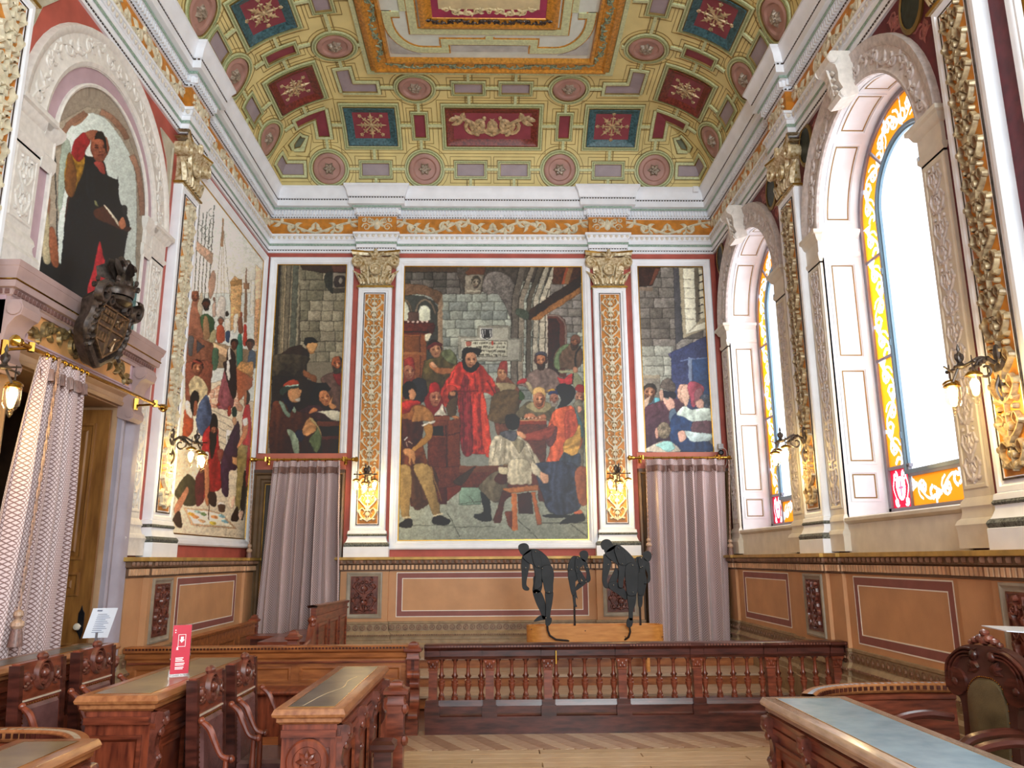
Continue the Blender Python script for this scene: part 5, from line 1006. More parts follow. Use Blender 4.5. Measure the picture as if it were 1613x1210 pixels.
# lower part: floor, stool, legs
c.use(610,730,5.04)
c.f([(80,190),(1600,190),(1600,620),(70,620)],'93998A',sm=False,var=.13); c.r(570,190,740,330,'7E9A86')
for p in (((90,490),(520,490)),((460,370),(520,470),(580,600)),((520,505),(860,500)),((1040,450),(1200,600)),((1450,480),(1590,580)),((1230,470),(1590,470)),((560,320),(760,300)),((650,260),(690,320))): c.l(list(p),4,'4A4E44')
c.f([(180,30),(700,20),(1500,20),(1550,190),(1560,300),(1300,310),(1200,300),(1190,190),(930,190),(730,190),(570,190),(470,300),(180,340)],'6B3526',sm=False,var=.18)
c.f([(180,30),(360,30),(400,200),(300,340),(200,345)],'5A3A26',fold=.15); c.r(410,190,470,325,'5A2418'); c.f([(470,190),(580,160),(580,210),(470,300)],'7A3424',sm=False); c.r(570,20,870,70,'7A4A34')
c.f([(1180,0),(1480,0),(1500,200),(1530,350),(1400,410),(1280,380),(1230,250),(1180,100)],'3A4258',fold=.22); c.f([(1490,60),(1590,40),(1590,300),(1520,310)],'8A5238',fold=.1); c.f([(1370,475),(1440,420),(1540,390),(1570,440),(1540,460),(1420,478)],'1E1C20'); c.f([(1250,405),(1440,410),(1430,430),(1260,425)],'22202A')
c.f([(1480,390),(1530,365),(1550,390),(1500,405)],'C06A48')
c.f([(730,170),(860,60),(960,80),(920,280),(840,305),(760,240)],'6E6450',fold=.15); c.f([(740,230),(810,290),(820,400),(830,450),(760,460),(690,430),(700,400),(760,380)],'2C2E30'); c.f([(950,80),(980,-30),(1120,-20),(1145,150),(1100,165),(960,160)],'BDB498',fold=.15); c.f([(880,80),(940,70),(950,150),(900,165),(850,130)],'5A2A1E'); c.f([(880,30),(950,30),(950,80),(890,80)],'C8BC98'); c.f([(1150,-20),(1220,60),(1280,130),(1250,160),(1200,110),(1140,60)],'B4AB92',fold=.1); c.f([(1210,70),(1270,90),(1275,150),(1230,155)],'C89878'); c.f([(620,70),(700,20),(660,80),(590,170),(520,140)],'4A3A30')
c.f([(910,200),(980,190),(1200,165),(1195,215),(985,235),(920,215)],'B4713C',sm=False); c.f([(910,215),(985,235),(990,250),(930,300),(900,470),(850,470),(840,450),(890,300)],'5E2E1E',sm=False); c.f([(985,240),(1025,235),(1035,530),(990,535)],'BC6E38',sm=False); c.f([(1140,230),(1170,225),(1230,485),(1190,490)],'B06434',sm=False); c.f([(1030,240),(1140,230),(1160,400),(1040,400)],'4A241A',sm=False); c.f([(930,380),(990,380),(990,530),(950,480)],'7A3E26',sm=False)
c.f([(90,30),(180,30),(190,200),(170,400),(190,430),(120,430),(90,250)],'A08450',fold=.08); c.f([(205,20),(335,20),(380,200),(420,400),(360,400),(290,220)],'A08450',fold=.08); c.f([(85,495),(130,450),(195,440),(195,500),(170,512)],'2A2620'); c.f([(360,480),(365,420),(430,415),(500,455),(470,485)],'2A2620'); c.l([(120,430),(190,425)],14,'C8BC9C'); c.l([(365,415),(440,400)],12,'C8BC9C'); c.l([(345,20),(380,150),(430,300)],8,'B88A50')
for i in range(14): c.l([(1365+i*12,575+(i%3)*5),(1372+i*12,592-(i%4)*6)],3,'6A6450')
c.use(0,0,1)
picture(TB,-1.52,1.48,1.99,6.545,'largest mural, of a red robed judge hearing a case, central on the far wall',c,400,580)
# ---- left small scene ----
c=Cv(402,410,562,722,1.5,'867C68',11); c.use(420,410,7.564); c.blocks(380,110,980,1210,9,170,'7C7660','A29880','5A5242',jw=6,seed=9)
c.r(100,50,400,1210,'6A6252'); 
for x,w_,cl in ((150,40,'3E382E'),(200,30,'8A7E64'),(225,20,'A08E70'),(265,50,'7A705C'),(310,16,'9A8C70'),(350,70,'66685A'),(395,24,'948A72')): c.f([(x-w_/2,50),(x+w_/2,50),(x-30+w_/2-20,1210),(x-50-w_/2,1210)],cl,sm=False,var=.18)
c.f([(400,50),(980,50),(980,150),(720,160),(420,110)],'4A3A30',sm=False); c.f([(690,180),(780,140),(790,390),(700,300)],'3E4038',var=.2); c.f([(770,60),(950,60),(950,140),(790,140)],'6A4438',sm=False); c.r(780,145,945,330,'857C6E'); c.f([(800,220),(850,180),(930,190),(940,300),(810,310)],'3E3430',var=.4); c.e(880,240,22,40,'8E8678'); c.r(785,335,940,390,'4E463C')
c.f([(90,1210),(260,1050),(400,1010),(440,1040),(500,1090),(460,1210)],'5A3E2C',fold=.1,col2='34281E',g=.4); c.head(530,1030,80,'C89058',look=2.5,dark='8A5A34'); c.f([(585,980),(605,1000),(590,1040),(570,1085),(520,1090),(480,1060),(490,990)],'CF9C62'); c.f([(440,990),(460,930),(540,912),(600,960),(600,975),(500,985),(470,1020)],'1E1612')
c.use(420,560,7.564)
c.r(60,60,480,330,'3A3026'); c.f([(60,0),(480,0),(470,130),(430,260),(380,180),(330,240),(180,180),(60,300)],'5C5240',fold=.2,col2='3A3026',g=1.2); c.f([(440,160),(520,220),(590,250),(580,340),(540,350),(520,290),(440,240)],'8A5836')
c.f([(60,240),(400,260),(620,330),(900,330),(900,1170),(40,1170)],'322822',var=.2,sm=False)
c.f([(640,280),(760,200),(900,200),(910,600),(880,690),(760,560),(700,400)],'6A5046',fold=.12); c.f([(790,220),(900,220),(900,320),(860,360)],'8A2A2C'); c.head(835,105,90,'B8663C',look=0,beard='4A4438'); c.f([(860,20),(910,50),(905,140),(880,60)],'1E1A18')
c.f([(510,540),(530,430),(600,340),(700,330),(760,390),(740,420),(650,440),(610,500),(600,600)],'1C2028',var=.3); c.head(690,510,90,'C48050',look=.4,tilt=-.3); c.f([(740,560),(790,470),(770,560),(830,600),(800,650),(750,620)],'C88C58'); c.f([(370,680),(480,600),(620,590),(700,650),(860,640),(870,760),(500,770),(380,760)],'4A2C34',fold=.1); c.f([(500,680),(550,620),(610,650),(520,690)],'C88050')
c.f([(600,665),(860,660),(875,770),(760,760),(690,700)],'C9C4AC',fold=.04); c.r(600,780,870,840,'6A3A28'); c.r(620,840,870,960,'2A1A16'); c.r(650,960,860,1000,'5A2A22'); c.r(650,1000,830,1170,'3E2018')
c.f([(60,600),(160,540),(280,560),(360,660),(480,680),(570,760),(620,900),(560,1160),(300,1170),(40,1170)],'6A3A22',fold=.16,col2='3E2216',g=1.3); c.f([(140,540),(200,560),(230,640),(280,700),(260,740),(200,680)],'7E927E'); c.f([(310,590),(350,650),(330,690),(300,640)],'8EA08C'); c.f([(180,500),(260,520),(320,580),(280,680),(240,610)],'14283E'); c.f([(240,880),(320,900),(380,1010),(380,1170),(320,1160),(280,1000)],'8A9A82',fold=.15); c.f([(340,910),(420,890),(450,970),(400,1030)],'14304A')
c.f([(420,900),(470,780),(530,740),(580,820),(585,890),(540,930),(450,960)],'C48C58',fold=.15,fd=.8); c.f([(520,740),(600,820),(655,970),(620,1130),(570,1140),(500,1000),(560,930),(590,850)],'5C6A48',fold=.2); c.f([(500,740),(560,760),(640,900),(650,970),(600,860)],'B09A68')
c.head(325,460,100,'B8885A',look=2.5,dark='7A4E30',beard=None); c.f([(360,390),(405,455),(385,480),(400,540),(350,560),(280,540),(250,470),(270,420)],'C08C5E'); c.f([(330,520),(400,500),(395,550),(350,545)],'B8B0A0'); c.e(275,455,22,35,'C88C5C'); c.f([(190,420),(200,350),(290,285),(370,300),(385,350),(330,370),(240,400)],'B44A2E'); c.f([(150,430),(200,370),(375,345),(385,375),(280,400),(210,460),(180,470)],'3A4A40'); c.l([(220,365),(380,350)],14,'A8C4B4')
c.use(0,0,1)
picture(TB,-3.65,-2.49,3.37,6.57,'narrow mural of a bending man above capped listeners, left of the judge scene',c,170,440,True,.12)
# ---- right small scene ----
c=Cv(988,410,1130,718,1.5,'7C766C',15); c.use(900,380,6.72); c.blocks(690,270,1450,1250,9,190,'6A645C','8A847C','564E48',jw=4,seed=4)
c.f([(690,270),(940,270),(860,470),(700,480)],'4A3028',sm=False,var=.25); c.f([(890,280),(940,280),(860,460),(820,460)],'7A4A38',sm=False); c.r(700,485,860,525,'8E7C6C'); c.f([(1075,280),(1140,280),(1180,1030),(1100,1090)],'57565A',sm=False)
c.f([(1130,275),(1390,275),(1430,900),(1430,930),(1180,1030)],'A59A80',sm=False); c.f([(1175,280),(1300,280),(1320,880),(1210,985)],'DCD8C0',sm=False,var=.05); c.f([(1210,985),(1320,890),(1420,850),(1420,925)],'D2CEB8',sm=False,var=.05); c.f([(1300,280),(1345,280),(1360,820),(1320,880)],'6E6658',sm=False); c.f([(1345,300),(1400,290),(1420,810),(1365,830)],'C8C2A8',sm=False)
for y in (400,490,600,710,820): c.l([(1175,y),(1310,y+6)],6,'8A8268')
for y in (350,430,515,595,675,760): c.l([(1345,y+10),(1395,y-8)],12,'2E2A28')
c.use(1000,560,7.806)
c.blocks(80,-120,470,620,6,200,'8E9084','B4B6A8','70726A',jw=5); c.f([(406,-23),(890,-165),(900,-60),(440,35)],'5A587A',sm=False); c.f([(440,-40),(900,-250),(910,400),(920,1180),(470,1180)],'3E466C',sm=False,var=.18); c.f([(650,20),(700,40),(700,330),(660,330)],'7A88A0',sm=False); c.f([(700,50),(900,10),(920,500),(720,420)],'34507A',sm=False,var=.15); c.l([(560,70),(680,40),(890,30)],14,'6A7CA0')
c.f([(90,240),(310,240),(300,560),(90,620)],'8A8478',sm=False,var=.15); c.r(90,240,305,280,'A09680')
c.f([(100,620),(180,520),(300,540),(300,600),(120,700)],'5A6A7A'); c.f([(240,520),(300,530),(290,580),(240,580)],'6AB8C4'); c.head(180,460,95,'C09070',look=-.2,tilt=.1,beard='6A5040',hair='4A443E'); c.f([(100,560),(170,510),(200,480),(150,620),(110,660)],'D0B49C')
c.f([(110,680),(250,580),(400,540),(520,530),(600,600),(600,800),(500,1180),(120,1180)],'6E4652',fold=.12,col2='3E3448',g=1.4); c.f([(300,390),(340,300),(430,280),(490,360),(490,440),(420,440),(320,400)],'6A6058',var=.25); c.f([(310,420),(400,440),(490,450),(500,520),(360,510)],'2E2E3E'); c.f([(300,430),(345,430),(350,520),(310,560)],'C8A08A')
c.f([(350,510),(400,540),(430,510),(480,570),(490,650),(430,690),(380,620),(350,580)],'D8A894'); c.f([(420,690),(490,650),(520,760),(430,830)],'5E7488')
c.f([(430,820),(520,700),(690,740),(720,1000),(900,1060),(950,1170),(560,1170),(440,1080)],'2E4A74',fold=.15); c.head(600,470,110,'D0A48C',look=-2.5,dark='A87868'); c.f([(560,420),(620,350),(670,400),(660,560),(620,640),(570,520),(545,500),(560,470)],'D4AC94'); c.f([(650,340),(720,310),(820,360),(850,440),(720,640),(680,540),(650,420)],'A04858',fold=.15); c.f([(740,430),(820,400),(840,560),(780,640),(730,560)],'8A5A5E')
c.e(860,560,70,90,'4E5664',var=.4); c.f([(750,560),(830,540),(840,640),(760,640)],'CFA08C'); c.f([(510,720),(600,620),(700,660),(900,640),(940,720),(930,810),(720,820),(600,760)],'C2D0C4',fold=.15,fd=.6); c.f([(690,870),(740,810),(940,810),(940,950),(720,960)],'6A4A52',fold=.1); c.f([(600,920),(720,940),(930,960),(930,1040),(720,1060),(640,1000)],'B6C8C6',fold=.12,fd=1.3); c.f([(530,940),(600,920),(630,1010),(560,1070),(530,1020)],'D8A894')
c.e(355,920,85,105,'7E7260',var=.4); c.f([(240,930),(275,880),(290,1000),(260,1010)],'CFA08C'); c.f([(120,1180),(230,1090),(330,1050),(440,1060),(550,1180)],'C8BEAC',fold=.05); c.f([(250,1100),(350,1050),(440,1060),(490,1140),(400,1180),(300,1130)],'9AD0CC',fold=.05)
c.use(0,0,1)
picture(TB,2.43,3.545,3.37,6.55,'narrow mural of a crowd with a red hooded woman, right of the judge scene',c,170,440,True,.12)
# ---- left wall building scene ----
c=Cv(255,270,430,870,1.6,'CBD2CC',21); c.gain=1.13; c.use(270,300,4.32)
c.f([(100,-60),(700,-60),(700,700),(100,700)],'C6D6DA',sm=False,col2='E4E0D0',g=1.5,var=.06)
for x,y0 in ((190,90),(215,150),(240,140),(262,200),(290,100)): c.l([(x,y0),(x-40,760)],5,'5A5A50')
for x,y,r_ in ((215,270,16),(245,330,14),(200,220,14),(270,150,18),(235,250,12),(275,210,14),(255,370,14),(225,310,12),(265,300,14)): c.l([(x+r_*cos(t),y+r_*1.4*sin(t)) for t in [i*.7 for i in range(8)]],3.5,'4E4E48')
c.f([(170,340),(285,430),(275,510),(165,400)],'B89880',sm=False,var=.2); c.f([(345,180),(355,200),(355,380),(335,380)],'A8784E',sm=False)
for x in (300,335,360,400): c.l([(347,200),(x,760)],2.5,'9A8E7A')
c.f([(400,620),(430,580),(480,610),(470,900),(400,960)],'C09A68',sm=False,var=.25); c.f([(395,620),(480,600),(480,640),(400,650)],'A88250',sm=False); c.f([(570,500),(615,540),(600,1080),(560,1080)],'D4BC9C',sm=False,var=.1); c.f([(540,610),(570,600),(560,850),(530,860)],'D8D4C4',sm=False); c.f([(505,530),(512,530),(512,900),(490,900)],'8A6A50',sm=False); c.r(490,630,530,670,'9A7454'); c.f([(570,740),(600,730),(590,1060),(560,1050)],'C49468',sm=False,var=.3)
c.f([(250,640),(285,540),(300,620),(265,740)],'B08E78'); c.f([(310,770),(330,720),(365,740),(360,880),(330,870),(300,840)],'CCC6BC'); c.e(290,740,8,14,'6A4E3E'); c.f([(280,770),(300,760),(298,850),(278,850)],'B8A090')
c.f([(100,1210),(120,960),(200,1000),(400,1060),(500,1080),(600,1090),(600,1210)],'9A8468',sm=False,var=.15)
c.f([(110,980),(140,760),(175,700),(210,860),(220,1000)],'A06A52',fold=.12); c.head(160,720,34,'A06448'); c.f([(175,800),(200,690),(215,740),(205,860)],'B8AC94')
c.f([(195,870),(230,840),(285,870),(290,960),(260,1000),(225,1000)],'3E5E3E',fold=.1); c.f([(220,860),(250,880),(260,1000),(215,1000)],'9A7A58'); c.head(236,775,34,'6A3E2C',beard='2E1C18',hair='241814')
c.f([(310,930),(350,920),(360,1020),(310,1030)],'B45A3E'); c.head(335,890,24,'A86A4E',hair='7E7C74'); c.f([(360,880),(395,870),(400,960),(370,970)],'D4CEC0'); c.e(376,838,10,18,'3A2E28'); c.f([(365,965),(395,960),(390,1030),(370,1020)],'3A5070'); c.f([(425,850),(455,850),(440,960),(420,960)],'D8CCB8'); c.f([(450,900),(475,850),(485,960),(460,970)],'8A5A42'); c.e(475,845,9,20,'8A4A34')
c.f([(490,950),(510,960),(512,1050),(488,1050)],'B8402E'); c.e(500,935,11,28,'B8382C'); c.f([(450,990),(480,1000),(480,1180),(445,1190)],'3E8270'); c.f([(525,1110),(545,1080),(570,1110),(565,1210),(520,1210)],'4A5E74'); c.head(535,1050,34,'7A4A34',hair='3A221A')
c.f([(120,980),(230,1020),(280,1050),(270,1210),(110,1210)],'8A5A44',fold=.08,var=.15); c.f([(170,1020),(225,1055),(170,1110)],'4A4A50',sm=False); c.f([(115,1000),(150,1000),(140,1120),(115,1110)],'5E5E60'); c.f([(280,1030),(385,1080),(375,1140),(285,1080)],'D8B48C',sm=False); c.f([(270,960),(300,950),(300,1020),(255,1030)],'A8A078'); c.f([(280,1080),(320,1090),(310,1210),(275,1210)],'4E6E56')
c.f([(380,1090),(400,1070),(435,1120),(430,1210),(380,1210)],'3A2622'); c.f([(385,1080),(400,1075),(405,1200),(385,1200)],'C8C6BC'); c.head(427,1050,32,'7A4A38',hair='2A1A16')
c.use(270,570,4.175)
c.f([(95,180),(330,120),(440,240),(550,260),(540,640),(480,1160),(0,1160),(60,300)],'CFC4AC',sm=False,var=.1)
c.f([(240,200),(310,150),(440,250),(470,300),(460,330),(260,250)],'C8977A',sm=False); c.blocks(250,180,440,300,4,45,'B88A70','D8B498','E8D8C8',jw=3); 
for i in range(6): c.l([(255,270+i*45),(400,340+i*45)],3,'A09880')
c.f([(360,440),(405,450),(400,570),(355,560)],'E2DCC8',sm=False); c.r(365,485,380,520,'8A8878')
c.f([(95,300),(90,60),(110,0),(260,0),(260,120),(240,220),(120,260)],'8E5440',var=.18); c.f([(115,150),(150,90),(200,110),(240,180),(210,250),(130,240)],'C0B088',fold=.15); c.head(170,40,45,'B87A58',hair='4A2A20'); c.l([(140,-10),(200,10)],14,'9A4434')
c.f([(160,380),(190,260),(235,220),(265,330),(255,460),(190,480)],'4A5A78',fold=.2); c.f([(75,460),(85,320),(130,310),(140,400),(130,470),(60,520)],'B85A34',fold=.1); c.f([(90,260),(125,270),(135,370),(100,340)],'D8D2C4'); c.f([(120,250),(150,190),(180,210),(170,290),(140,350)],'1E1614'); c.f([(150,260),(172,270),(160,350),(140,340)],'9A5E42')
c.f([(300,280),(350,50),(390,100),(410,180),(400,300),(330,310)],'8A5058',fold=.15); c.f([(340,0),(420,0),(430,180),(400,240),(350,60)],'3A2C2C',fold=.1); c.f([(360,0),(380,0),(385,110),(365,100)],'D0CEC6'); c.f([(370,300),(390,290),(388,350),(368,350)],'A04030'); c.f([(290,290),(310,260),(320,290)],'A04030')
c.f([(425,40),(535,100),(530,160),(440,260),(430,180)],'A86240',sm=False,var=.12); c.f([(425,40),(450,0),(540,0),(535,110)],'C09058',sm=False,var=.25)
c.f([(200,560),(210,470),(250,420),(300,430),(310,500),(320,640),(325,830),(240,860),(200,930),(180,880)],'A82A2C',fold=.16); c.f([(205,600),(240,590),(245,640),(210,640)],'D8D4C4'); c.f([(210,640),(240,640),(250,800),(245,930),(222,930),(215,760)],'C08058'); c.f([(250,500),(265,350),(300,360),(300,450),(290,560),(260,640)],'2A1C20'); c.head(278,455,26,'A86C50',beard='241618'); c.f([(255,400),(275,345),(300,380),(300,430),(270,410)],'1E1416')
c.f([(330,620),(400,450),(440,390),(450,520),(430,700),(380,720),(370,880),(330,850),(325,700)],'4A3248',fold=.14); c.e(413,330,18,36,'26423A'); c.f([(398,370),(420,360),(430,400),(410,420)],'B08A6A'); c.f([(300,580),(340,580),(330,640),(310,650)],'8E5044'); c.f([(400,620),(480,640),(470,700),(400,670)],'B88A60',sm=False)
c.f([(470,340),(490,280),(515,300),(530,540),(515,560),(470,560),(465,420)],'B02C34',fold=.12); c.e(498,235,16,48,'1E1618'); c.f([(475,210),(495,190),(490,290),(478,280)],'A86C4C'); c.f([(475,400),(498,370),(500,460),(450,560),(430,560),(460,480)],'C88860'); c.f([(468,380),(500,370),(500,410),(472,420)],'D8D2C6'); c.f([(440,560),(515,560),(510,640),(480,720),(450,960),(420,940),(430,760)],'8E8050',fold=.12); c.f([(480,720),(500,800),(490,900),(470,1040),(450,980)],'2E2420'); c.f([(500,560),(520,600),(500,800),(485,800)],'A83036')
c.f([(20,860),(80,760),(120,740),(160,800),(170,920),(100,950),(40,900)],'4E4A34',fold=.15); c.f([(20,960),(60,880),(100,820),(110,860),(60,960),(30,1020)],'BC8062'); c.f([(10,1030),(50,980),(70,1080),(40,1085),(15,1050)],'4A3228'); c.f([(160,760),(210,700),(210,900),(160,940)],'6A2430',fold=.1); c.f([(240,860),(290,860),(290,950),(250,930)],'3A2020')
c.f([(80,960),(240,970),(330,1000),(430,1100),(130,1075)],'C9A27A',sm=False); c.f([(95,968),(240,978),(325,1005),(410,1090),(140,1065)],'E6DFC8',sm=False)
for x,y,cl in ((130,1000,'D89838'),(160,1020,'D08A50'),(210,1000,'6A8A5A'),(280,1020,'C88850'),(350,1050,'6E9AA8'),(270,1060,'C8B040'),(330,1015,'7AA0A8'),(200,1045,'D8A878'),(170,985,'8AA8A0')): c.e(x,y,24,11,cl,rot=.3,var=.3)
c.l([(245,830),(245,1040)],4,'5A3A2A'); c.e(328,935,22,12,'E0DCD0'); c.f([(306,940),(350,940),(345,985),(314,985)],'5E4638'); c.f([(380,890),(420,890),(400,960),(380,950)],'DAB8A0'); c.f([(390,1030),(430,950),(440,1040),(400,1045)],'3E2A26'); c.f([(440,990),(470,980),(465,1030),(445,1040)],'C8A890')
for i in range(12): c.l([(350+i*9,1130+(i%3)*5),(356+i*9,1148-(i%4)*5)],2.5,'8A7860')
c.use(0,0,1)
picture(TL,9.52,12.40,2.02,6.56,'tall mural of builders and a man in red drawing, on the left wall',c,230,560,False,.13)
# ---- faded garden mural beyond the large window ----
c=Cv(0,0,280,454,1,'B9A878',41); c.uv=True
for i in range(420): c.e(NR.rand()*280,NR.rand()*454,5+NR.rand()*12,7+NR.rand()*18,['9A9A5C','C8B88A','D8C9A0','8A7A50','B08A60','A06858','C9BE94'][i%7],rot=NR.rand()*3,var=.2)
for i in range(60):
    x_,y_=NR.rand()*280,NR.rand()*454; c.l([(x_,y_),(x_+NR.rand()*16-8,y_+30+NR.rand()*40)],2.,'7A6A48')
picture(TR,2.0,4.78,2.02,6.56,'faded green and ochre mural cut off by the top right picture edge',c,90,150,False,.13)
# ---- niche portrait ----
c=Cv(40,150,240,560,1.6,'A79A8A',31); c.use(60,170,3.905)
c.f([(-60,1500),(-60,400),(20,250),(100,100),(300,-10),(420,10),(540,130),(640,400),(660,1500)],'A89C8A',sm=False)
c.f([(100,980),(130,600),(140,250),(180,130),(240,60),(320,28),(420,70),(520,200),(580,330),(605,500),(600,900),(570,1400),(100,1300)],'CDDAD4',var=.06); c.f([(120,600),(130,330),(160,180),(200,240),(180,380),(140,620)],'A8B8AA',var=.1)
for q in ([(0,800),(30,560),(50,540),(75,560),(60,700),(30,880)],[(210,90),(290,30),(300,55),(230,110)],): c.f(q,'B08468')
c.l([(150,160),(200,90),(290,30)],36,'A27A64',True); c.l([(380,20),(450,60),(520,140),(545,190)],36,'A27A64',True); c.l([(575,290),(620,420),(640,660)],34,'A27A64',True)
c.l([(95,260),(110,540),(120,900)],7,'3A3E40'); c.l([(92,270),(105,350)],16,'3A3E40')
c.f([(0,930),(0,1000),(400,1300),(400,1500),(-20,1500)],'2A2E32'); c.f([(0,920),(140,960),(260,1140),(0,1040)],'2E3234')
c.f([(22,650),(62,655),(80,900),(70,955),(30,930)],'C4B894',var=.15); c.f([(70,740),(105,760),(128,960),(95,975),(70,900)],'A86848',var=.15)
c.f([(150,900),(170,600),(190,540),(240,560),(230,800),(150,1010)],'5A3E36')
c.f([(190,560),(280,280),(340,260),(400,390),(480,440),(492,420),(498,560),(560,700),(545,800),(520,1000),(540,1200),(560,1500),(150,1500),(140,980)],'1E242A',var=.3); c.f([(350,330),(410,340),(430,560),(320,600),(290,400)],'232A30',fold=.15)
c.f([(160,430),(180,290),(240,290),(285,300),(280,380),(240,480),(215,545),(175,520)],'B08428',fold=.2); c.f([(180,300),(200,280),(235,400),(215,545),(165,500)],'8E5E30',fold=.1)
c.f([(205,260),(230,190),(280,150),(315,180),(320,215),(285,290),(250,330),(205,285)],'A82E34',fold=.12); c.f([(290,150),(340,135),(375,150),(370,190),(320,200)],'A8684E')
c.f([(340,300),(345,240),(330,200),(320,210),(285,280)],'DCE2DC')
c.head(378,250,78,'A8644A',look=.3,dark='5A2E28'); c.f([(345,190),(365,145),(400,150),(420,220),(420,280),(400,200),(370,190)],'2E1E1A'); c.f([(345,330),(400,335),(415,400),(395,405),(355,360)],'A84A42')
c.f([(340,630),(400,600),(420,600),(500,700),(570,740),(540,760),(450,720),(360,680)],'5E3A2A'); c.f([(405,600),(425,610),(500,710),(490,720)],'E0D8C0'); c.f([(345,570),(360,575),(370,605),(352,600)],'8A8A60'); c.f([(495,700),(520,670),(540,720),(520,745),(500,730)],'C07A56'); c.f([(515,600),(545,610),(540,680),(515,640)],'3A3A3A')
c.f([(375,820),(400,900),(430,1100),(400,1150),(300,1150),(340,980)],'D0323E',fold=.1); c.f([(570,1120),(600,1080),(620,1300),(570,1400)],'5E8484',var=.2)
c.use(0,0,1)
t=thing('niche_painting','arched portrait of a standing man in black holding a book, above the left doorway','painting',(XL,AC,3.97))
b=MB(TL); b.poly([(AC-.90,3.98)]+[(AC+.90*cos(PI-PI*i/20),AZ+.90*sin(PI-PI*i/20)) for i in range(21)]+[(AC+.90,3.98)],.002,.006); b.build('backing',stone,t,False)
canvas(c,TL,AC-.905,AC+.905,3.97,AZ+.905,.009,220,280,t,lambda U,V:(V<AZ)|((U-AC)**2+(V-AZ)**2<.905**2))
b=MB(TL); b.box(AC-.93,AC+.93,3.955,3.99,0,.03)
q=[(AC-r,3.96) for r in (.9,)]
b.rows([[(AC-r,3.96,d)]+[(AC+r*cos(PI-PI*i/28),AZ+r*sin(PI-PI*i/28),d) for i in range(29)]+[(AC+r,3.96,d)] for r,d in ((.93,0),(.93,.03),(.915,.04),(.895,.03),(.895,.012))]); b.build('frame',relL,t)
# ================================================================ CURTAINS, RODS, CORDS
def curtain(nm_label,p0,p1,b0,b1,zt,zb,out,folds,seed,amp=.08,group=None):
    """p0,p1 top ends, b0,b1 bottom ends (plan points), out = plan direction towards the room"""
    p0,p1,b0,b1,out=[Vector(q) for q in (p0,p1,b0,b1,out)]; t=thing('curtain',nm_label,'curtain',((p0.x+p1.x)/2,(p0.y+p1.y)/2,zb)); rr=random.Random(seed)
    ph=[rr.random()*6 for _ in range(8)]; nU=folds*9; nV=26; v=[];uv=[];fr=[]
    def off(u,k): 
        w=u+.022*sin(u*9+ph[0])+.012*sin(u*23+ph[1]); s_=sin(w*folds*2*PI+ph[2]); s_=1-2*abs(s_)**1.3 if False else math.copysign(abs(s_)**.6,s_); return amp*(.45+.55*min(1,k*3))*(s_*(.8+.25*sin(u*17+ph[3]))+.12*sin(2*w*folds*2*PI+ph[4]))
    L=(b1-b0).length*1.5
    for j in range(nV+1):
        k=j/nV; z=zt+(zb-zt)*k; e=k**.8
        for i in range(nU+1):
            u=i/nU; q=(p0.lerp(p1,u)).lerp(b0.lerp(b1,u),e)+out*off(u,k)+(p1-p0).normalized()*(.012*sin(k*5+u*11+ph[5])*k); v.append((q.x,q.y,z)); uv.append((u*L,z))
    b=MB(); b.add(v,[(j*(nU+1)+i,j*(nU+1)+i+1,(j+1)*(nU+1)+i+1,(j+1)*(nU+1)+i) for j in range(nV) for i in range(nU)]); b.build('cloth',curtM,t,uv=uv)
    b=MB(); rows=[]
    for z,o in ((zt-.09,.012),(zt-.10,.022),(zt-.19,.03)):
        rows.append([((p0.lerp(p1,i/nU)+out*(off(i/nU,.05)+o)).x,(p0.lerp(p1,i/nU)+out*(off(i/nU,.05)+o)).y,z+(.006*sin(i*1.7) if z<zt-.15 else 0)) for i in range(nU+1)])
    b.rows(rows); b.build('fringe',fringeM,t); return t
def rod(label,p0,p1,z,out,ringpos,group=None,nm='curtain_rod'):
    p0,p1,o=Vector(p0),Vector(p1),Vector(out); t=thing(nm,label,'curtain rod',(p0.x,p0.y,z-.1)); V3=lambda q,zz=z:(q.x,q.y,zz); d=(p1-p0).normalized()
    b=MB(); b.tube([V3(p0),V3(p1)],.017,10); b.build('pole',brass,t)
    for e,s in ((p0,-1),(p1,1)):
        b=MB(); b.tube([V3(e),V3(e+d*s*.03),V3(e+d*s*.05),V3(e+d*s*.09),V3(e+d*s*.12)],[.02,.035,.03,.045,.006],10); b.build('finial',brass,t)
        q=e-d*s*.12; b=MB(); b.tube([V3(q),V3(q-o*.16,z-.01),V3(q-o*.20,z-.03)],.012,6); b.tube([V3(q-o*.2,z-.06),V3(q-o*.2,z+.06)],.028,8); b.tube([(q.x-d.x*.0,q.y,z-.03),(q.x,q.y,z+.04)],.026,8); b.build('bracket',brass,t)
    for r in ringpos:
        c=p0.lerp(p1,r); b=MB(); b.tube([(c.x+.026*cos(a)*o.x,c.y+.026*cos(a)*o.y,z-.008+.028*sin(a)) for a in [k*PI/5 for k in range(11)]],.005,4); b.build('ring',brass,t)
    return t
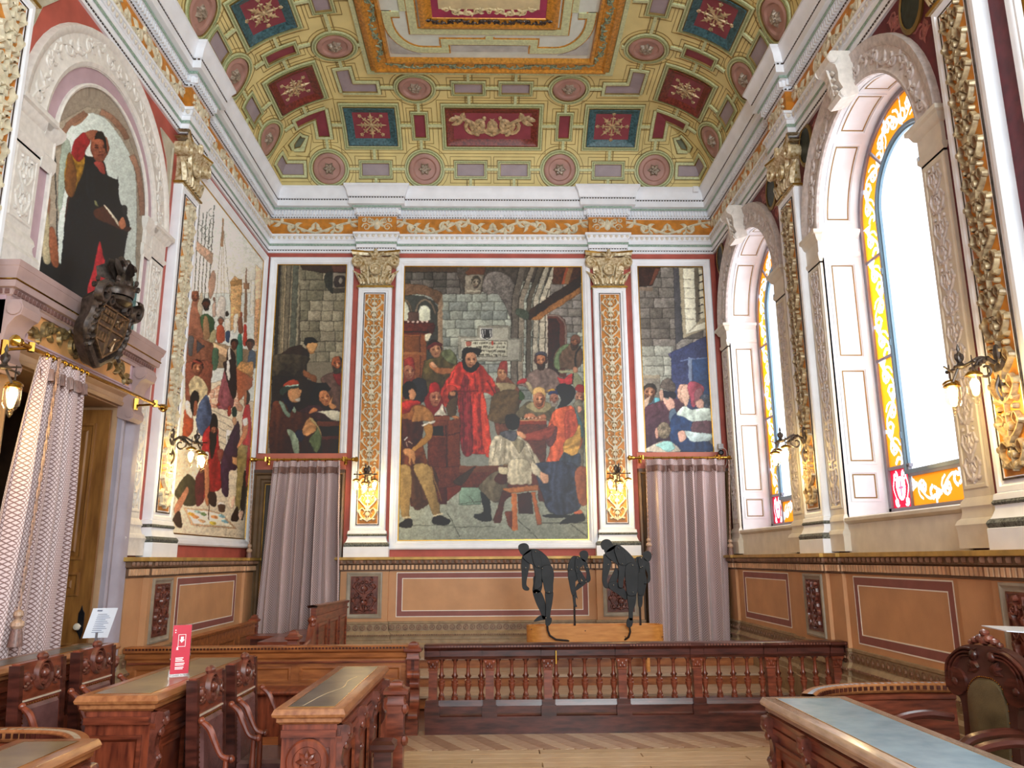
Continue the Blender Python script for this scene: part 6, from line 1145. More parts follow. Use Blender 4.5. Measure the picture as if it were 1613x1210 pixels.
def cord(label,top,bot,zt,zb):
    t=thing('tassel_cord',label,'curtain cord',(bot[0],bot[1],zb)); n=40; b=MB()
    for ph in (0,PI): b.tube([(top[0]+(bot[0]-top[0])*k/n+.007*cos(k*1.3+ph),top[1]+(bot[1]-top[1])*k/n+.007*sin(k*1.3+ph),zt+(zb+.24-zt)*k/n) for k in range(n+1)],.007,4)
    b.build('rope',tasselM,t); b=MB(); b.lathe((bot[0],bot[1],zb),[(.012,.25),(.03,.235),(.034,.21),(.018,.19),(.02,.185),(.042,.165),(.046,.14),(.032,.12)],10); b.build('tassel_head',M('pale silk knot','C0A088',.45,var=.2,vs=40),t)
    b=MB(); b.lathe((bot[0],bot[1],zb),[(.03,.125),(.038,.10),(.05,.0),(.03,-.005)],12); b.build('tassel_skirt',fringeM,t)
yc=12.29
rod('brass curtain rod over the left far doorway',(-3.69,yc),(-2.24,yc),3.235,(0,-1),[.21+.66*i/9 for i in range(10)])
curtain('mauve lattice curtain over the left far doorway, beside the carved pew',(-3.44,yc),(-2.40,yc),(-3.56,yc-.02),(-2.30,yc-.02),3.21,.41,(0,-1),7,3,.14)
cord('twisted cord with tassel against the left wall corner, by the left far curtain',(-3.76,12.27),(-3.72,12.27),3.20,1.70)
rod('brass curtain rod over the right far doorway, under a small camera',(2.20,yc),(3.66,yc),3.245,(0,-1),[.12+.84*i/10 for i in range(11)])
curtain('mauve lattice curtain over the right far doorway, behind the sculptures',(2.36,yc),(3.63,yc),(2.30,yc-.02),(3.56,yc-.02),3.22,.41,(0,-1),7,8,.14)
cord('twisted cord with tassel on the left edge of the right far curtain',(2.34,12.10),(2.33,12.10),3.2,1.75)
cord('twisted cord with tassel between the right far curtain and the window wall',(3.66,12.2),(3.60,12.2),3.2,1.73)
rod('long brass curtain rod before the carved left doorway',(-3.50,5.70),(-3.50,8.16),3.28,(1,0),[.13+.25*i/7 for i in range(8)])
curtain('large gathered lattice curtain in the left doorway, nearest to the viewer',(-3.5,5.98),(-3.5,6.62),(-3.52,5.62),(-3.53,6.72),3.26,.03,(1,0),6,5,.09)
cord('thick twisted cord and tassel hanging on the left doorway curtain',(-3.40,6.04),(-3.38,5.88),3.25,1.12)
# ================================================================ WALL LAMPS
def sconce(label,loc,rz):
    t=thing('wall_lamp',label,'wall lamp',loc,rz,'lit gas style wall lamps on the pilasters')
    b=MB(); b.lathe((0,0,0),[(.05,0),(.06,.01),(.045,.025),(.02,.03)],12,0); b.leaf(0,0,0,0,.0,.0) if False else None; b.ball((.02,0,.10),(.02,.035,.07)); b.ball((.02,0,-.10),(.02,.03,.07)); b.build('backplate',bronze,t,local=True)
    b=MB(); b.tube([(p[0]+.12,0,p[1]-.02) for p in spiral(0,0,.09,.02,2.6,-1.25,16)],[.014-.0004*k for k in range(16)],6); b.tube(cat([(.02,0,-.06),(.06,0,-.16),(.03,0,-.24),(0.0,0,-.22)],4),[.012]*13,6); b.tube(cat([(.03,0,.03),(.14,0,.07),(.24,0,.02),(.30,0,-.01)],4),.012,6)
    for k in range(5): b.ball((.10+.03*k,.0,.06-.02*k),(.022,.03,.02),6,4)
    b.build('scroll_arm',bronze,t,local=True)
    b=MB(); b.tube([(.30,-.17,0),(.30,.17,0)],.009,6); b.ball((.30,0,0),(.05,.05,.018)); b.ball((.30,.17,.0),.014); b.ball((.30,-.17,.0),.014)
    for y in (-.14,.14): b.tube([(.30,y,.05),(.30,y,-.09)],[.004,.007],5)
    b.tube([(.31,0,0),(.36,0,-.1),(.38,0,-.14)],.009,6); b.tube([(.30,-.1,-.02),(.42,0,-.0)],.007,5); b.build('cross_bar',bronze,t,local=True)
    b=MB(); b.lathe((.30,0,.01),[(.03,0),(.018,.02),(.03,.05),(.024,.075),(.008,.10),(.014,.12),(.002,.16)],8); 
    for a in range(4): b.leaf(.30,.03,PI/2,0,0,0) if False else None; b.ball((.30+.025*cos(a*PI/2),.025*sin(a*PI/2),.07),(.012,.012,.025),6,4)
    b.build('flame_finial',bronze,t,local=True)
    for (x,y,z) in ((.30,-.14,-.08),(.30,.14,-.08),(.38,0,-.13)):
        b=MB(); b.lathe((x,y,z),[(.008,.02),(.035,.01),(.055,-.005),(.06,-.02),(.05,-.022)],12); h=b.build('lamp_holder',brass,t,local=True)
        b=MB(); b.lathe((x,y,z),[(.052,-.02),(.055,-.05),(.054,-.14),(.038,-.165),(.014,-.18),(.022,-.195),(.006,-.225)],12,cap=False); b.build('glass_shade',glassS,h,local=True)
        b=MB(); b.ball((x,y,z-.08),(.032,.032,.04),8,6); b.build('bulb',bulbM,h,local=True)
    l=bpy.data.lights.new('lamp_glow','POINT'); l.energy=9; l.color=(1,.72,.30); l.shadow_soft_size=.05; o=bpy.data.objects.new('lamp_glow',l); COL.objects.link(o); o.parent=t; o.location=(.24,0,-.30)
    return t
sconce('lit wall lamp on the gilt pilaster left of the judge mural',(-1.99,12.48,2.99),-PI/2)
sconce('lit wall lamp on the gilt pilaster right of the judge mural',(1.925,12.48,2.99),-PI/2)
sconce('lit wall lamp on the left wall pilaster, before the mural of builders',(XL+.12,9.06,3.03),0)
sconce('lit wall lamp at the left picture edge, before the door curtain',(XL+.12,5.42,3.03),0)
sconce('dark wall lamp between the two arched windows',(XR-.12,9.06,3.03),PI)
sconce('dark wall lamp at the right picture edge, beside the large window',(XR-.12,5.42,3.03),PI)
# ================================================================ COAT OF ARMS over the doorway
cy0=6.80
t=thing('coat_of_arms','dark carved coat of arms with crown and dragon over the left doorway','carving',(-3.5,cy0,3.36))
TC=lambda u,v,d:(XL+.27+d+(v-3.36)*.22,cy0+u,v)
sh=cat([(0,3.36),(-.12,3.42),(-.27,3.52),(-.36,3.66),(-.33,3.80),(-.38,3.93),(-.28,4.02),(-.14,3.99),(0,3.96),(.14,3.99),(.28,4.02),(.38,3.93),(.33,3.80),(.36,3.66),(.27,3.52),(.12,3.42)],3,True)
b=MB(TC); b.rows([[(x*k,3.7+(y-3.7)*k,d) for x,y in sh] for k,d in ((.85,-.06),(.92,.0),(1.,.05),(.97,.08),(.86,.09),(.80,.06))],True); b.add([(x*.8,3.7+(y-3.7)*.8,.06) for x,y in sh],[tuple(range(len(sh)))])
for s in (-1,1):
    b.rib([(s*(.30+p[0]),3.95+p[1]) for p in spiral(0,0,.10,.02,2,-1.3,14)],[.028]*14,.06,.07); b.rib([(s*(.16+p[0]),3.93+p[1]) for p in spiral(0,0,.06,.015,0,1.2,12)],.018,.04,.07)
    for k in range(7): b.leaf(s*(.31-.02*abs(k-3)),3.50+k*.06,1.2+s*.5*(k%2),.09,.02,.03,.08); b.ball(TC(0,0,0)[:0] or (s*.30,3.5+.06*k,.09),(.02,.02,.02),6,4)
b.build('cartouche',bronze,t)
b=MB(TC); si=[(-.24,3.88),(.24,3.88),(.25,3.70),(.20,3.58),(0,3.45),(-.20,3.58),(-.25,3.70)]; b.poly(si,.05,.085); f_=b.build('shield',M('brownish bronze shield','5A4A3E',.4,.5,var=.25,vs=25),t,False)
b=MB(TC); n_=len(si); b.rows([[(x,y,.085) for x,y in si],[(x,y,.10) for x,y in si],[(x*.93,3.7+(y-3.7)*.93,.10) for x,y in si],[(x*.93,3.7+(y-3.7)*.93,.085) for x,y in si]],True); b.box(-.24,.24,3.70,3.715,.085,.10); b.box(-.008,.008,3.47,3.88,.085,.10)
for i in range(4):
    for j in range(2): b.box(-.20+.048*i,-.17+.048*i,3.75+.06*j,3.79+.06*j,.085,.10); 
b.rib([(.12+p[0],3.79+p[1]) for p in spiral(0,0,.07,.02,0,1.2,12)],.012,.015,.085); b.rib([(.04,3.75),(.10,3.83),(.2,3.86)],.012,.015,.085)
for x in (-.17,-.12,-.07): b.box(x,x+.02,3.60,3.66,.085,.10)
b.box(-.19,-.04,3.585,3.6,.085,.10); b.rib([(.06,3.56),(.12,3.64),(.19,3.67)],.014,.015,.085); b.rib([(.12,3.54),(.12,3.66)],.012,.015,.085); b.build('quarterings',M('worn bronze edges','8A6E50',.35,.6,var=.3,vs=25),f_,False)
b=MB(); cx,cz=XL+.42,4.06; 
b.lathe((cx,cy0+.05,cz),[(.15,-.03),(.16,0),(.155,.03),(.17,.05),(.165,.06),(.14,.055)],18,cap=False)
for k in range(12):
    a=k*PI/6; R_=.18; z=.10 if k%2==0 else .07; b.ball((cx+R_*cos(a),cy0+.05+R_*sin(a),cz+z),(.022,.022,.03),6,4); b.tube([(cx+.16*cos(a),cy0+.05+.16*sin(a),cz+.05),(cx+R_*cos(a),cy0+.05+R_*sin(a),cz+z)],.014,4)
b.lathe((cx,cy0+.05,cz-.08),[(.10,-.03),(.15,.0),(.14,.04)],14); b.build('crown',bronze,t)
b=MB(); w0=Vector((cx,cy0+.12,cz+.10)); P=lambda x,y,z:(w0.x+x,w0.y+y,w0.z+z)
b.tube(cat([P(0,0,-.05),P(0,.02,.06),P(0,.06,.14),P(0,.05,.22),P(0,.0,.25)],4),[.05,.055,.06,.06,.058,.052,.045,.04,.036,.034,.032,.03,.03,.03,.032,.03,.02],8)
b.ball(P(0,-.02,.25),(.03,.05,.03)); b.tube([P(0,-.05,.245),P(0,-.09,.23)],[.02,.008],6)
for s in (-1,1): b.tube(cat([P(.02*s,.04,.12),P(.10*s,-.02,.18),P(.16*s,-.08,.12)],4),[.02]*9,5); b.rows([[P(.02*s,.02,.14),P(.06*s,-.02,.20),P(.11*s,-.08,.20),P(.17*s,-.13,.15)],[P(.03*s,.03,.03),P(.07*s,-.01,.07),P(.12*s,-.06,.06),P(.17*s,-.10,.07)]]); b.rows([[P(.0,.03+.0*s,.16),P(.02*s,-.10,.22),P(.03*s,-.20,.20)],[P(.0,.05,.03),P(.02*s,-.08,.05),P(.03*s,-.19,.13)]])
b.tube(cat([P(0,.06,.0),P(.02,.14,.04),P(0,.14,.16),P(.0,.10,.2)],4),[.03]*13,6); b.ball(P(0,.1,.26),(.03,.03,.04)); b.build('dragon',bronze,t)
# ================================================================ BALUSTRADE
BY=8.50
bal=thing('balustrade','dark turned wood balustrade across the room before the steps','balustrade',(1.5,BY,0))
posts=[-.63,-.055,.54,1.30,2.07,2.83,3.52]; x0,x1=-.70,3.70
b=MB(); pr=[(-.10,0),(-.10,.165),(-.085,.175),(-.075,.19),(-.075,.26),(-.065,.29),(-.06,.315)]
b.rows([[(x,BY+p,z) for p,z in pr]+[(x,BY-p,z) for p,z in pr[::-1]] for x in (x0,x1)]); b.rows([[(x0,BY+p,z) for p,z in pr],[(x0,BY-p,z) for p,z in pr]]); b.box(x0,x1,BY-.06,BY+.06,.30,.31)
for p in posts: b.box(p-.075,p+.075,BY-.115,BY+.1,.165,.265); b.box(p-.065,p+.065,BY-.10,BY+.09,.265,.32)
b.build('plinth',woodD,bal,False)
b=MB(); pr=[(-.05,.705),(-.055,.73),(-.06,.735),(-.06,.79),(-.07,.80),(-.08,.81),(-.095,.818),(-.10,.825),(-.10,.845),(-.09,.852)]
b.rows([[(x,BY+p,z) for p,z in pr]+[(x,BY-p,z) for p,z in pr[::-1]] for x in (x0-.02,x1+.02)],True,True)
for p in posts: b.rows([[(p+s,BY+q-.012,z) for q,z in pr] for s in (-.07,.07)]); b.add([(p+.07,BY+q-.012,z) for q,z in pr]+[(p-.07,BY+q-.012,z) for q,z in pr],[tuple(range(10)),tuple(range(10,20))])
b.build('handrail',woodD,bal)
b=MB(); k=0; x=x0
while x<x1: b.box(x,x+.018,BY-.106,BY-.098,.826,.842); x+=.032
b.build('rope_bead',M('red brown bead edge','7A4A3A',.35,coat=.3),bal,False,kind='stuff')
bprof=[(.034,0),(.034,.025),(.027,.03),(.03,.045),(.022,.06),(.018,.07),(.024,.10),(.033,.135),(.036,.145),(.036,.155),(.030,.16),(.034,.17),(.034,.185),(.018,.195),(.02,.205),(.026,.215),(.026,.24),(.02,.25),(.019,.26),(.017,.30),(.015,.335),(.018,.34),(.015,.345),(.022,.37),(.033,.385),(.033,.395)]
first=None
def baluster(x,par=bal):
    global first
    if first is None:
        b=MB(); b.lathe((0,0,0),bprof,12); first=b.build('baluster',wood,par,local=True); first.location=(x-1.5,0,.312)
        b=MB(); 
        for a in range(6): b.ball((.027*cos(a*PI/3),.027*sin(a*PI/3),.228),(.006,.006,.012),4,3)
        for a in range(4): b.ball((.03*cos(a*PI/2+.78),.03*sin(a*PI/2+.78),.385),(.01,.01,.012),5,4)
        b.build('carved_band',woodD,first,local=True)
    else:
        o=first.copy(); COL.objects.link(o); o.location=(x-1.5,0,.312); c_=first.children[0].copy(); COL.objects.link(c_); c_.parent=o
for i,(a,c_) in enumerate(zip(posts,posts[1:])):
    n=2 if i<2 else 3; d=c_-a; xs=[a+.085,c_-.085]+[a+.085+(d-.17)*(k+1)/(n+1) for k in range(n)]
    for x in xs: baluster(x)
for p in posts:
    b=MB(); b.box(p-.042,p+.042,BY-.05,BY+.05,.315,.60); b.frame(p-.03,p+.03,.35,.57,[(0,.05)]) if False else None; b.rows([[(p-s,BY-q,z),(p+s,BY-q,z),(p+s,BY+q,z),(p-s,BY+q,z)] for s,q,z in ((.046,.054,.595),(.05,.058,.60),(.045,.052,.61),(.05,.058,.66),(.062,.07,.69),(.066,.074,.705))],True)
    for s in (-1,1):
        b.ball((p+s*.04,BY-.06,.68),(.018,.015,.018),6,4); b.ball((p+s*.02,BY-.058,.63),(.012,.01,.02),6,4)
    b.ball((p,BY-.06,.65),(.012,.012,.03),6,4); b.build('post',wood,bal)
b=MB(); b.box(x1-.10,x1+.02,BY-.09,BY+.09,.31,.84); b.build('end_post',woodD,bal,False)
b=MB(); b.box(.615,.625,BY-.113,BY-.10,.66,.79); b.build('brass_hinge',brass,bal,False)
# ================================================================ LONG BENCH in line with the balustrade
bn=thing('bench','long panelled oak bench spanning the room left of the balustrade','bench',(-2.2,8.45,0))
b=MB(); b.box(-3.72,-.86,8.44,8.50,0,.80); 
b.rows([[(x,8.47+p,z) for p,z in ((.07,.78),(.09,.80),(.10,.83),(.09,.85),(-.06,.85),(-.08,.835),(-.075,.80),(-.05,.78),(-.045,.74),(-.03,.72))] for x in (-3.74,-.84)]); b.build('backboard',woodO,bn,False)
b=MB(); x=-3.72
while x<-.86: b.box(x,x+.02,8.385,8.395,.822,.84); x+=.034
b.build('egg_beading',woodD,bn,False,kind='stuff')
for i in range(5):
    a=-3.64+i*.555; b=MB(lambda u,v,d:(u,8.44-d,v)); b.frame(a,a+.47,.50,.655,[(0,0),(0,.012),(.02,.014),(.035,.002)]); b.build('back_panel',woodO,bn)
b=MB(lambda u,v,d:(u,8.44-d,v)); b.box(-3.7,-.88,.685,.70,0,.02); b.build('back_rail',wood,bn,False)
b=MB(); b.rows([[(x,8.44-p,z) for p,z in ((0,.43),(.34,.43),(.37,.44),(.38,.455),(.37,.47),(.33,.475),(0,.47))] for x in (-3.70,-.90)]); b.box(-3.65,-.95,8.16,8.2,.0,.43); b.build('seat',woodH,bn)
def finialpost(par,x,y,w,z1,m=wood,local=False):
    b=MB(); q=w/2; b.rows([[(x-s,y-s,z),(x+s,y-s,z),(x+s,y+s,z),(x-s,y+s,z)] for s,z in ((q,0),(q,z1-.12),(q*1.1,z1-.115),(q*1.1,z1-.10),(q,z1-.09),(q,z1-.05),(q*1.5,z1-.035),(q*1.5,z1-.01),(q*1.1,z1+.0),(q*.8,z1+.02),(q*.75,z1+.04),(q*.3,z1+.055))],True,True)
    return b.build('end_post',m,par,local=local)
finialpost(bn,-.83,8.44,.12,.83)
b=MB(); b.box(-.845,-.815,8.375,8.382,.56,.72); b.build('post_slot',woodD,bn,False)
b=MB(lambda a,v,d:(-.80+d,8.40-a,v)); sidep=cat([(0,.62),(.10,.63),(.20,.625),(.24,.59),(.20,.555),(.13,.55),(.15,.50),(.13,.46),(.08,.44),(.08,.36),(.12,.30),(.20,.27),(.24,.22),(.20,.18),(.0,.18)],3); b.poly(sidep,-.045,.045); b.build('arm_bracket',wood,bn)
b=MB(); b.tube([(-.86,8.17,.60),(-.74,8.17,.60)],.038,12); b.build('arm_scroll',woodH,bn)
# ================================================================ PEWS beyond the bench
pw=thing('pew','carved pew with stepped high back before the left far curtain','pew',(-2.1,10.3,0))
b=MB(lambda a,v,d:(-2.1+d,a,v)); b.poly([(9.50,.0),(11.5,.0),(11.5,1.12),(9.50,1.16)],-.03,.03); 
b.rows([[(a,z,-.05),(a,z+.03,-.06),(a,z+.04,-.0),(a,z+.03,.06),(a,z,.05)] for a,z in ((9.44,1.16),(11.5,1.12))]); b.build('high_back',wood,pw,False)
for a in (9.62,10.28,10.92): b=MB(lambda a_,v,d:(-2.07+d,a_,v)); b.frame(a,a+.5,.45,.98,[(0,0),(0,.015),(.03,.018),(.05,.003)]); b.build('back_panel',wood,pw); 
b=MB(lambda a_,v,d:(-2.07+d,a_,v)); b.box(9.5,11.5,1.05,1.07,0,.02); b.build('back_rail',woodH,pw,False)
b=MB(lambda a,v,d:(-2.1+d,a,v)); b.poly(cat([(9.50,1.02),(9.40,.98),(9.36,.90),(9.25,.80),(8.95,.77),(8.75,.76),(8.70,.5),(8.70,.15),(9.50,.15)],3),-.03,.03); b.rib(cat([(9.48,1.0),(9.36,.92),(9.22,.82),(8.8,.78)],5),.02,.02,.03); b.ball((9.46,1.03,.0),(.05,.05,.05)); b.ball((9.42,.97,.02),(.04,.05,.03)); b.build('scrolled_wing',woodH,pw)
finialpost(pw,-2.12,8.72,.10,.93)
b=MB(); b.box(-2.75,-2.1,9.6,11.3,.40,.78); b.build('seat',wood,pw,False)
lp=thing('panelled_screen','low panelled wooden screen along the left wall behind the bench','screen',(-3.4,10.4,0))
b=MB(lambda a,v,d:(-3.40+d,a,v)); b.box(9.2,11.6,.0,.84,-.03,.03); b.rows([[(a,.84,-.05),(a,.87,-.06),(a,.885,0),(a,.87,.06),(a,.84,.05)] for a in (9.12,11.62)]); b.build('board',woodO,lp,False)
for a in (9.3,10.1,10.9): b=MB(lambda a_,v,d:(-3.37+d,a_,v)); b.frame(a,a+.62,.45,.74,[(0,0),(0,.012),(.03,.015),(.045,.002)]); b.build('panel',woodO,lp)
finialpost(lp,-3.4,11.66,.09,.90)
sb=thing('side_table','small dark wooden shelf table below the left far curtain','table',(-2.95,11.0,0))
b=MB(); b.bev(-3.24,-2.84,10.8,11.2,.70,.74,.01); b.build('table_top',wood,sb,False)
b=MB(); b.box(-3.20,-2.88,10.84,11.16,.62,.70); b.build('apron',woodD,sb,False)
for x in (-3.19,-2.92): 
    for y in (10.85,11.12): b=MB(); b.box(x,x+.04,y,y+.04,.26,.62); b.build('leg',woodD,sb,False)
# raised floor under the left desks
b=MB(); b.box(-3.72,-1.62,2.0,7.9,-.03,.10); b.build('trim_10',woodO,kind='structure',smooth=False)
b=MB(); b.box(-3.72,-2.66,2.0,7.9,.10,.20); b.build('trim_11',woodO,kind='structure',smooth=False)
# ================================================================ DESKS
def desk(label,X0,X1,Y0,Y1,zt,zf,lm,side=1,roundel=False,edge=woodE,crack=False):
    """side=+1: panelled front faces +X"""
    xm=(X0+X1)/2; t=thing('desk',label,'desk',(xm,(Y0+Y1)/2,zf)); w=(X1-X0)/2
    b=MB(); R=lambda prof:[[(X0-p,Y0-p,z),(X1+p,Y0-p,z),(X1+p,Y1+p,z),(X0-p,Y1+p,z)] for p,z in prof]
    b.rows(R([(-.04,zt-.09),(-.02,zt-.075),(-.02,zt-.055),(0,zt-.045),(.005,zt-.03),(0,zt-.018),(-.008,zt-.002),(-.012,zt)]),True,True); b.build('desk_top',edge,t)
    b=MB(); g=.075; b.box(X0+g,X1-g,Y0+g,Y1-g,zt-.001,zt+.0015); l=b.build('leather_inset',lm,t,False)
    b=MB(lambda u,v,d:(u,v,zt+d)); b.frame(X0+g-.006,X1-g+.006,Y0+g-.006,Y1-g+.006,[(0,0),(0,.002),(.006,.002),(.006,0)]); b.build('inlay_line',brass,l,False)
    if crack: b=MB(lambda u,v,d:(u,v,zt+d)); b.rib(cat([(xm-.06,Y0+.10),(xm-.02,Y0+.5),(xm+.05,Y0+.8),(xm+.03,Y0+1.1),(xm+.06,Y0+1.3)],4),[.002+.0025*abs(sin(k*.9)) for k in range(17)],.001,.0015); b.build('torn_seam',M('pale torn leather','CFC0A0',.6),l,False)
    b=MB(); b.box(X0+.05,X1-.05,Y0+.05,Y1-.05,zf,zt-.09) if roundel!=2 else b.box(X0+.05,X1-.05,Y0+.3,Y1-.05,zf,zt-.09); b.build('carcase',woodH,t,False)
    xs=X1-.05 if side>0 else X0+.05; T=(lambda a,v,d:(xs+d,a,v)) if side>0 else (lambda a,v,d:(xs-d,a,v))
    n=max(2,round((Y1-Y0)/.65)); L=(Y1-Y0-.1)/n
    b=MB(T); b.box(Y0+.05,Y1-.05,zt-.19,zt-.16,0,.03); b.box(Y0+.05,Y1-.05,zf,zf+.12,0,.03); b.rows([[(a,zt-.16,0),(a,zt-.155,.02),(a,zt-.12,.022),(a,zt-.09,.035),(a,zt-.085,0)] for a in (Y0+.05,Y1-.05)]); b.build('side_rail',wood,t,False)
    for i in range(n):
        a=Y0+.05+i*L; b=MB(T); b.frame(a+.10,a+L-.06,zf+.17,zt-.24,[(0,0),(0,.018),(.02,.02),(.04,.004),(.06,.004),(.08,.012)]); b.build('side_panel',wood,t)
    for a in [Y0+.09]+[Y0+.05+i*L+.02 for i in range(1,n)]+[Y1-.09]:
        b=MB(lambda p,v,d,a=a:T(a+d,v,p)); b.poly(cat([(0,zt-.10),(.07,zt-.10),(.075,zt-.16),(.04,zt-.22),(.03,zt-.30),(.05,zt-.36),(.03,zt-.42),(0,zt-.44)],3),-.035,.035); b.ball((.07,zt-.15,0),(.02,.03,.04),6,5); b.ball((.05,zt-.21,0),(.018,.03,.03),6,5); b.ball((.045,zt-.35,0),(.02,.025,.035),6,5); b.build('carved_bracket',carved,t)
    for (ye,s) in ((Y0+.05,-1),(Y1-.05,1)):
        E=lambda u,v,d,ye=ye,s=s:(u,ye+s*d,v); b=MB(E); b.box(X0+.05,X1-.05,zt-.16,zt-.12,0,.03); b.frame(X0+.09,X1-.09,zf+.12,zt-.22,[(0,0),(0,.015),(.02,.018),(.035,.003)]); b.build('end_panel',wood,t)
    if roundel:
        zc=zt-.29; b=MB(lambda u,v,d:(u,Y0+.05-d,v)); xq=xm+.0; b.lathe((xq,zc,0),[(.125,0),(.125,.03),(.115,.04),(.085,.04),(.08,.03),(.0,.03)],24,2); o=b.build('roundel',woodH,t); b=MB(lambda u,v,d:(u,Y0+.05-d,v))
        for k in range(8): b.leaf(xq,zc,k*PI/4,.068,.018,.022,.03)
        b.ball((xq,zc,.04),(.018,.018,.015)); b.build('flower_boss',wood,o)
    return t
desk('dark topped desk along the left wall, with an info stand on it',-3.41,-3.08,3.0,6.85,1.05,.20,deskleather)
desk('middle left desk with brown leather top carrying a red notice',-2.40,-1.93,4.83,6.66,.95,.10,M('olive tan desk leather','8C7C5C',.3,var=.2,vs=5,col2='6A5E48',coat=.3))
dc=desk('front left desk with cracked dark leather top and carved rosette end',-1.30,-.88,4.93,6.86,.85,0,deskleather,1,True,crack=True)
desk('nearest desk at the bottom left corner, with a plain olive leather top',-2.30,-1.90,2.6,4.12,.87,.10,M('olive tan desk leather','8C7C5C'))
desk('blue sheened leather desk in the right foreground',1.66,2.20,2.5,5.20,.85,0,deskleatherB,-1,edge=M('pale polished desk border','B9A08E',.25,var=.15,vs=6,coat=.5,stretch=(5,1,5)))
# newel posts beside the front desk
np_=thing('newel_post','square carved post with rounded finial at the far end of the front left desk','post',(-.78,6.3,0))
finialpost(np_,-.74,6.30,.12,.76); b=MB(); 
for z in (.62,.40): b.ball((-.67,6.25,z),(.03,.03,.04),6,5)
b.build('side_scroll',wood,np_); b=MB(); b.box(-.84,-.72,5.9,6.0,.0,.4); b.rows([[(-.78-s,5.95-s,z),(-.78+s,5.95-s,z),(-.78+s,5.95+s,z),(-.78-s,5.95+s,z)] for s,z in ((.07,.40),(.085,.42),(.085,.45),(.06,.47))],True,True); b.build('lower_post',woodD,np_)
# ================================================================ SEATS between the desks
def seat(label,x,y,zf,ztop,group):
    t=thing('seat',label,'chair',(x,y,zf),0,group); H=ztop-zf; F=lambda u,v,d:(d-.06*(v/H),u,v); hw=.25
    b=MB(F); b.box(-hw,hw,.12,H,-.045,0); b.build('back_frame',wood,t,False,local=True)
    b=MB(F); b.box(-hw-.012,-hw+.03,.0,H-.01,-.055,.012); b.box(hw-.03,hw+.012,0,H-.01,-.055,.012); b.build('side_stile',woodD,t,False,local=True)
    b=MB(F); b.bev(-hw+.06,hw-.06,H-.70,H-.25,-.01,.022,.02); p=b.build('leather_back',leather,t,local=True)
    b=MB(F); k=0
    for i in range(16):
        for u in (-hw+.055,hw-.055): b.ball((u,H-.68+i*.028,.004),(.005,.005,.005),5,3)
    for i in range(14): b.ball((-hw+.07+i*.0277,H-.243,.004),(.005,.005,.005),5,3)
    b.build('nail_row',brass,p,local=True,kind='stuff')
    b=MB(F); b.frame(-hw+.045,hw-.045,H-.20,H-.19,[(0,0)]) if False else None
    b.rib([(.085*cos(a),H-.085+.085*sin(a)) for a in [i*PI/8 for i in range(17)]],.014,.03,0); b.rib([(.06*cos(a),H-.085+.06*sin(a)) for a in [i*PI/8 for i in range(17)]],.010,.02,0); b.ball((0,H-.08,.015),(.032,.032,.03)); b.ball((0,H+.02,.0),(.05,.03,.03))
    for s in (-1,1):
        for q,(dx,dz,a) in enumerate(((.10,-.10,.4),(.12,-.14,-.3),(.16,-.12,1.2),(.13,-.08,.2))): b.leaf(s*dx,H+dz,a if s>0 else PI-a,.07,.018,.02,0); b.ball((s*(.12+.025*q),H-.10-.012*q,.01),(.013,.013,.012),6,4)
    b.build('carved_crest',carved,t,local=True)
    b=MB(F); b.box(-hw+.03,hw-.03,H-.225,H-.215,0,.008); b.build('white_line',M('pale inlay line','CDBCA8',.4),t,False,local=True)
    for s in (-1,1):
        b=MB(); u=s*(hw+.025); b.tube(cat([(.0,u,H-.24),(.05,u,H-.28),(.09,u,H-.36),(.13,u,H-.43),(.18,u,H-.45)],4),[.014,.016,.018,.020,.021,.021,.021,.020,.019,.018,.017,.016,.016,.017,.018,.02,.02],8); b.ball((.0,u,H-.235),(.022,.022,.022),8,6); b.ball((.19,u,H-.45),(.024,.022,.024),8,6); b.tube([(.16,u,H-.45),(.16,u,H-.6),(.16,u,H-.8)],[.014,.02,.014],8); b.build('arm',woodH,t,local=True)
    b=MB(); b.bev(.0,.33,-hw+.01,hw-.01,H-.68,H-.63,.02); b.build('seat_board',leather,t,local=True)
    b=MB(); b.box(-.04,.24,-hw+.02,hw-.02,0,H-.70); b.build('seat_base',woodD,t,False,local=True)
    return t
A=seat('leather backed seat with carved crest, nearer of two before the wall desk',-2.80,5.30,.20,1.10,'leather backed seats between the left desks')
dup(A,(-2.80,6.0,.20),0,'leather backed seat with carved crest, farther of two before the wall desk')
dup(A,(-1.76,5.36,.10),0,'leather backed seat, nearer of two behind the cracked front desk')
dup(A,(-1.76,6.07,.10),0,'leather backed seat, farther of two behind the cracked front desk')
# ================================================================ CURVED SCREENS and high backed chairs
def curved(label,path,z,dm,nm='curved_screen'):
    P=cat(path,8); t=thing(nm,label,'screen',(P[len(P)//2][0],P[len(P)//2][1],0)); b=MB(); n=len(P)
    plan_sweep(b,P,[(0,.02),(0,z-.12),(.02,z-.11),(.02,z-.08),(0,z-.07),(-.03,z-.07),(-.03,.02)]); b.build('panelling',wood,t)
    b=MB(); plan_sweep(b,P,[(-.03,z-.07),(.02,z-.065),(.035,z-.05),(.04,z-.01),(.03,z),(-.05,z),(-.06,z-.02),(-.05,z-.07)]); b.build('cap_rail',woodE,t)
    b=MB(); along(P,.05,.038,lambda p,d,n_:obox(b,p,d,n_,.025,.008,z-.042,z-.016)); b.build('inlay_block',woodD,t,False,kind='stuff')
    b=MB(); along(P,.05,.02,lambda p,d,n_:obox(b,p,d,n_,.022,-.03,z+.0,z+.002)); b.build('bead_row',dm,t,False,kind='stuff')
curved('curved wooden screen with beaded cap rail beyond the right foreground desk',[(3.35,6.02),(3.0,6.04),(2.6,6.0),(2.3,5.85),(2.12,5.6)][::-1],.80,M('pale blue sheen bead','A8B8C8',.3))
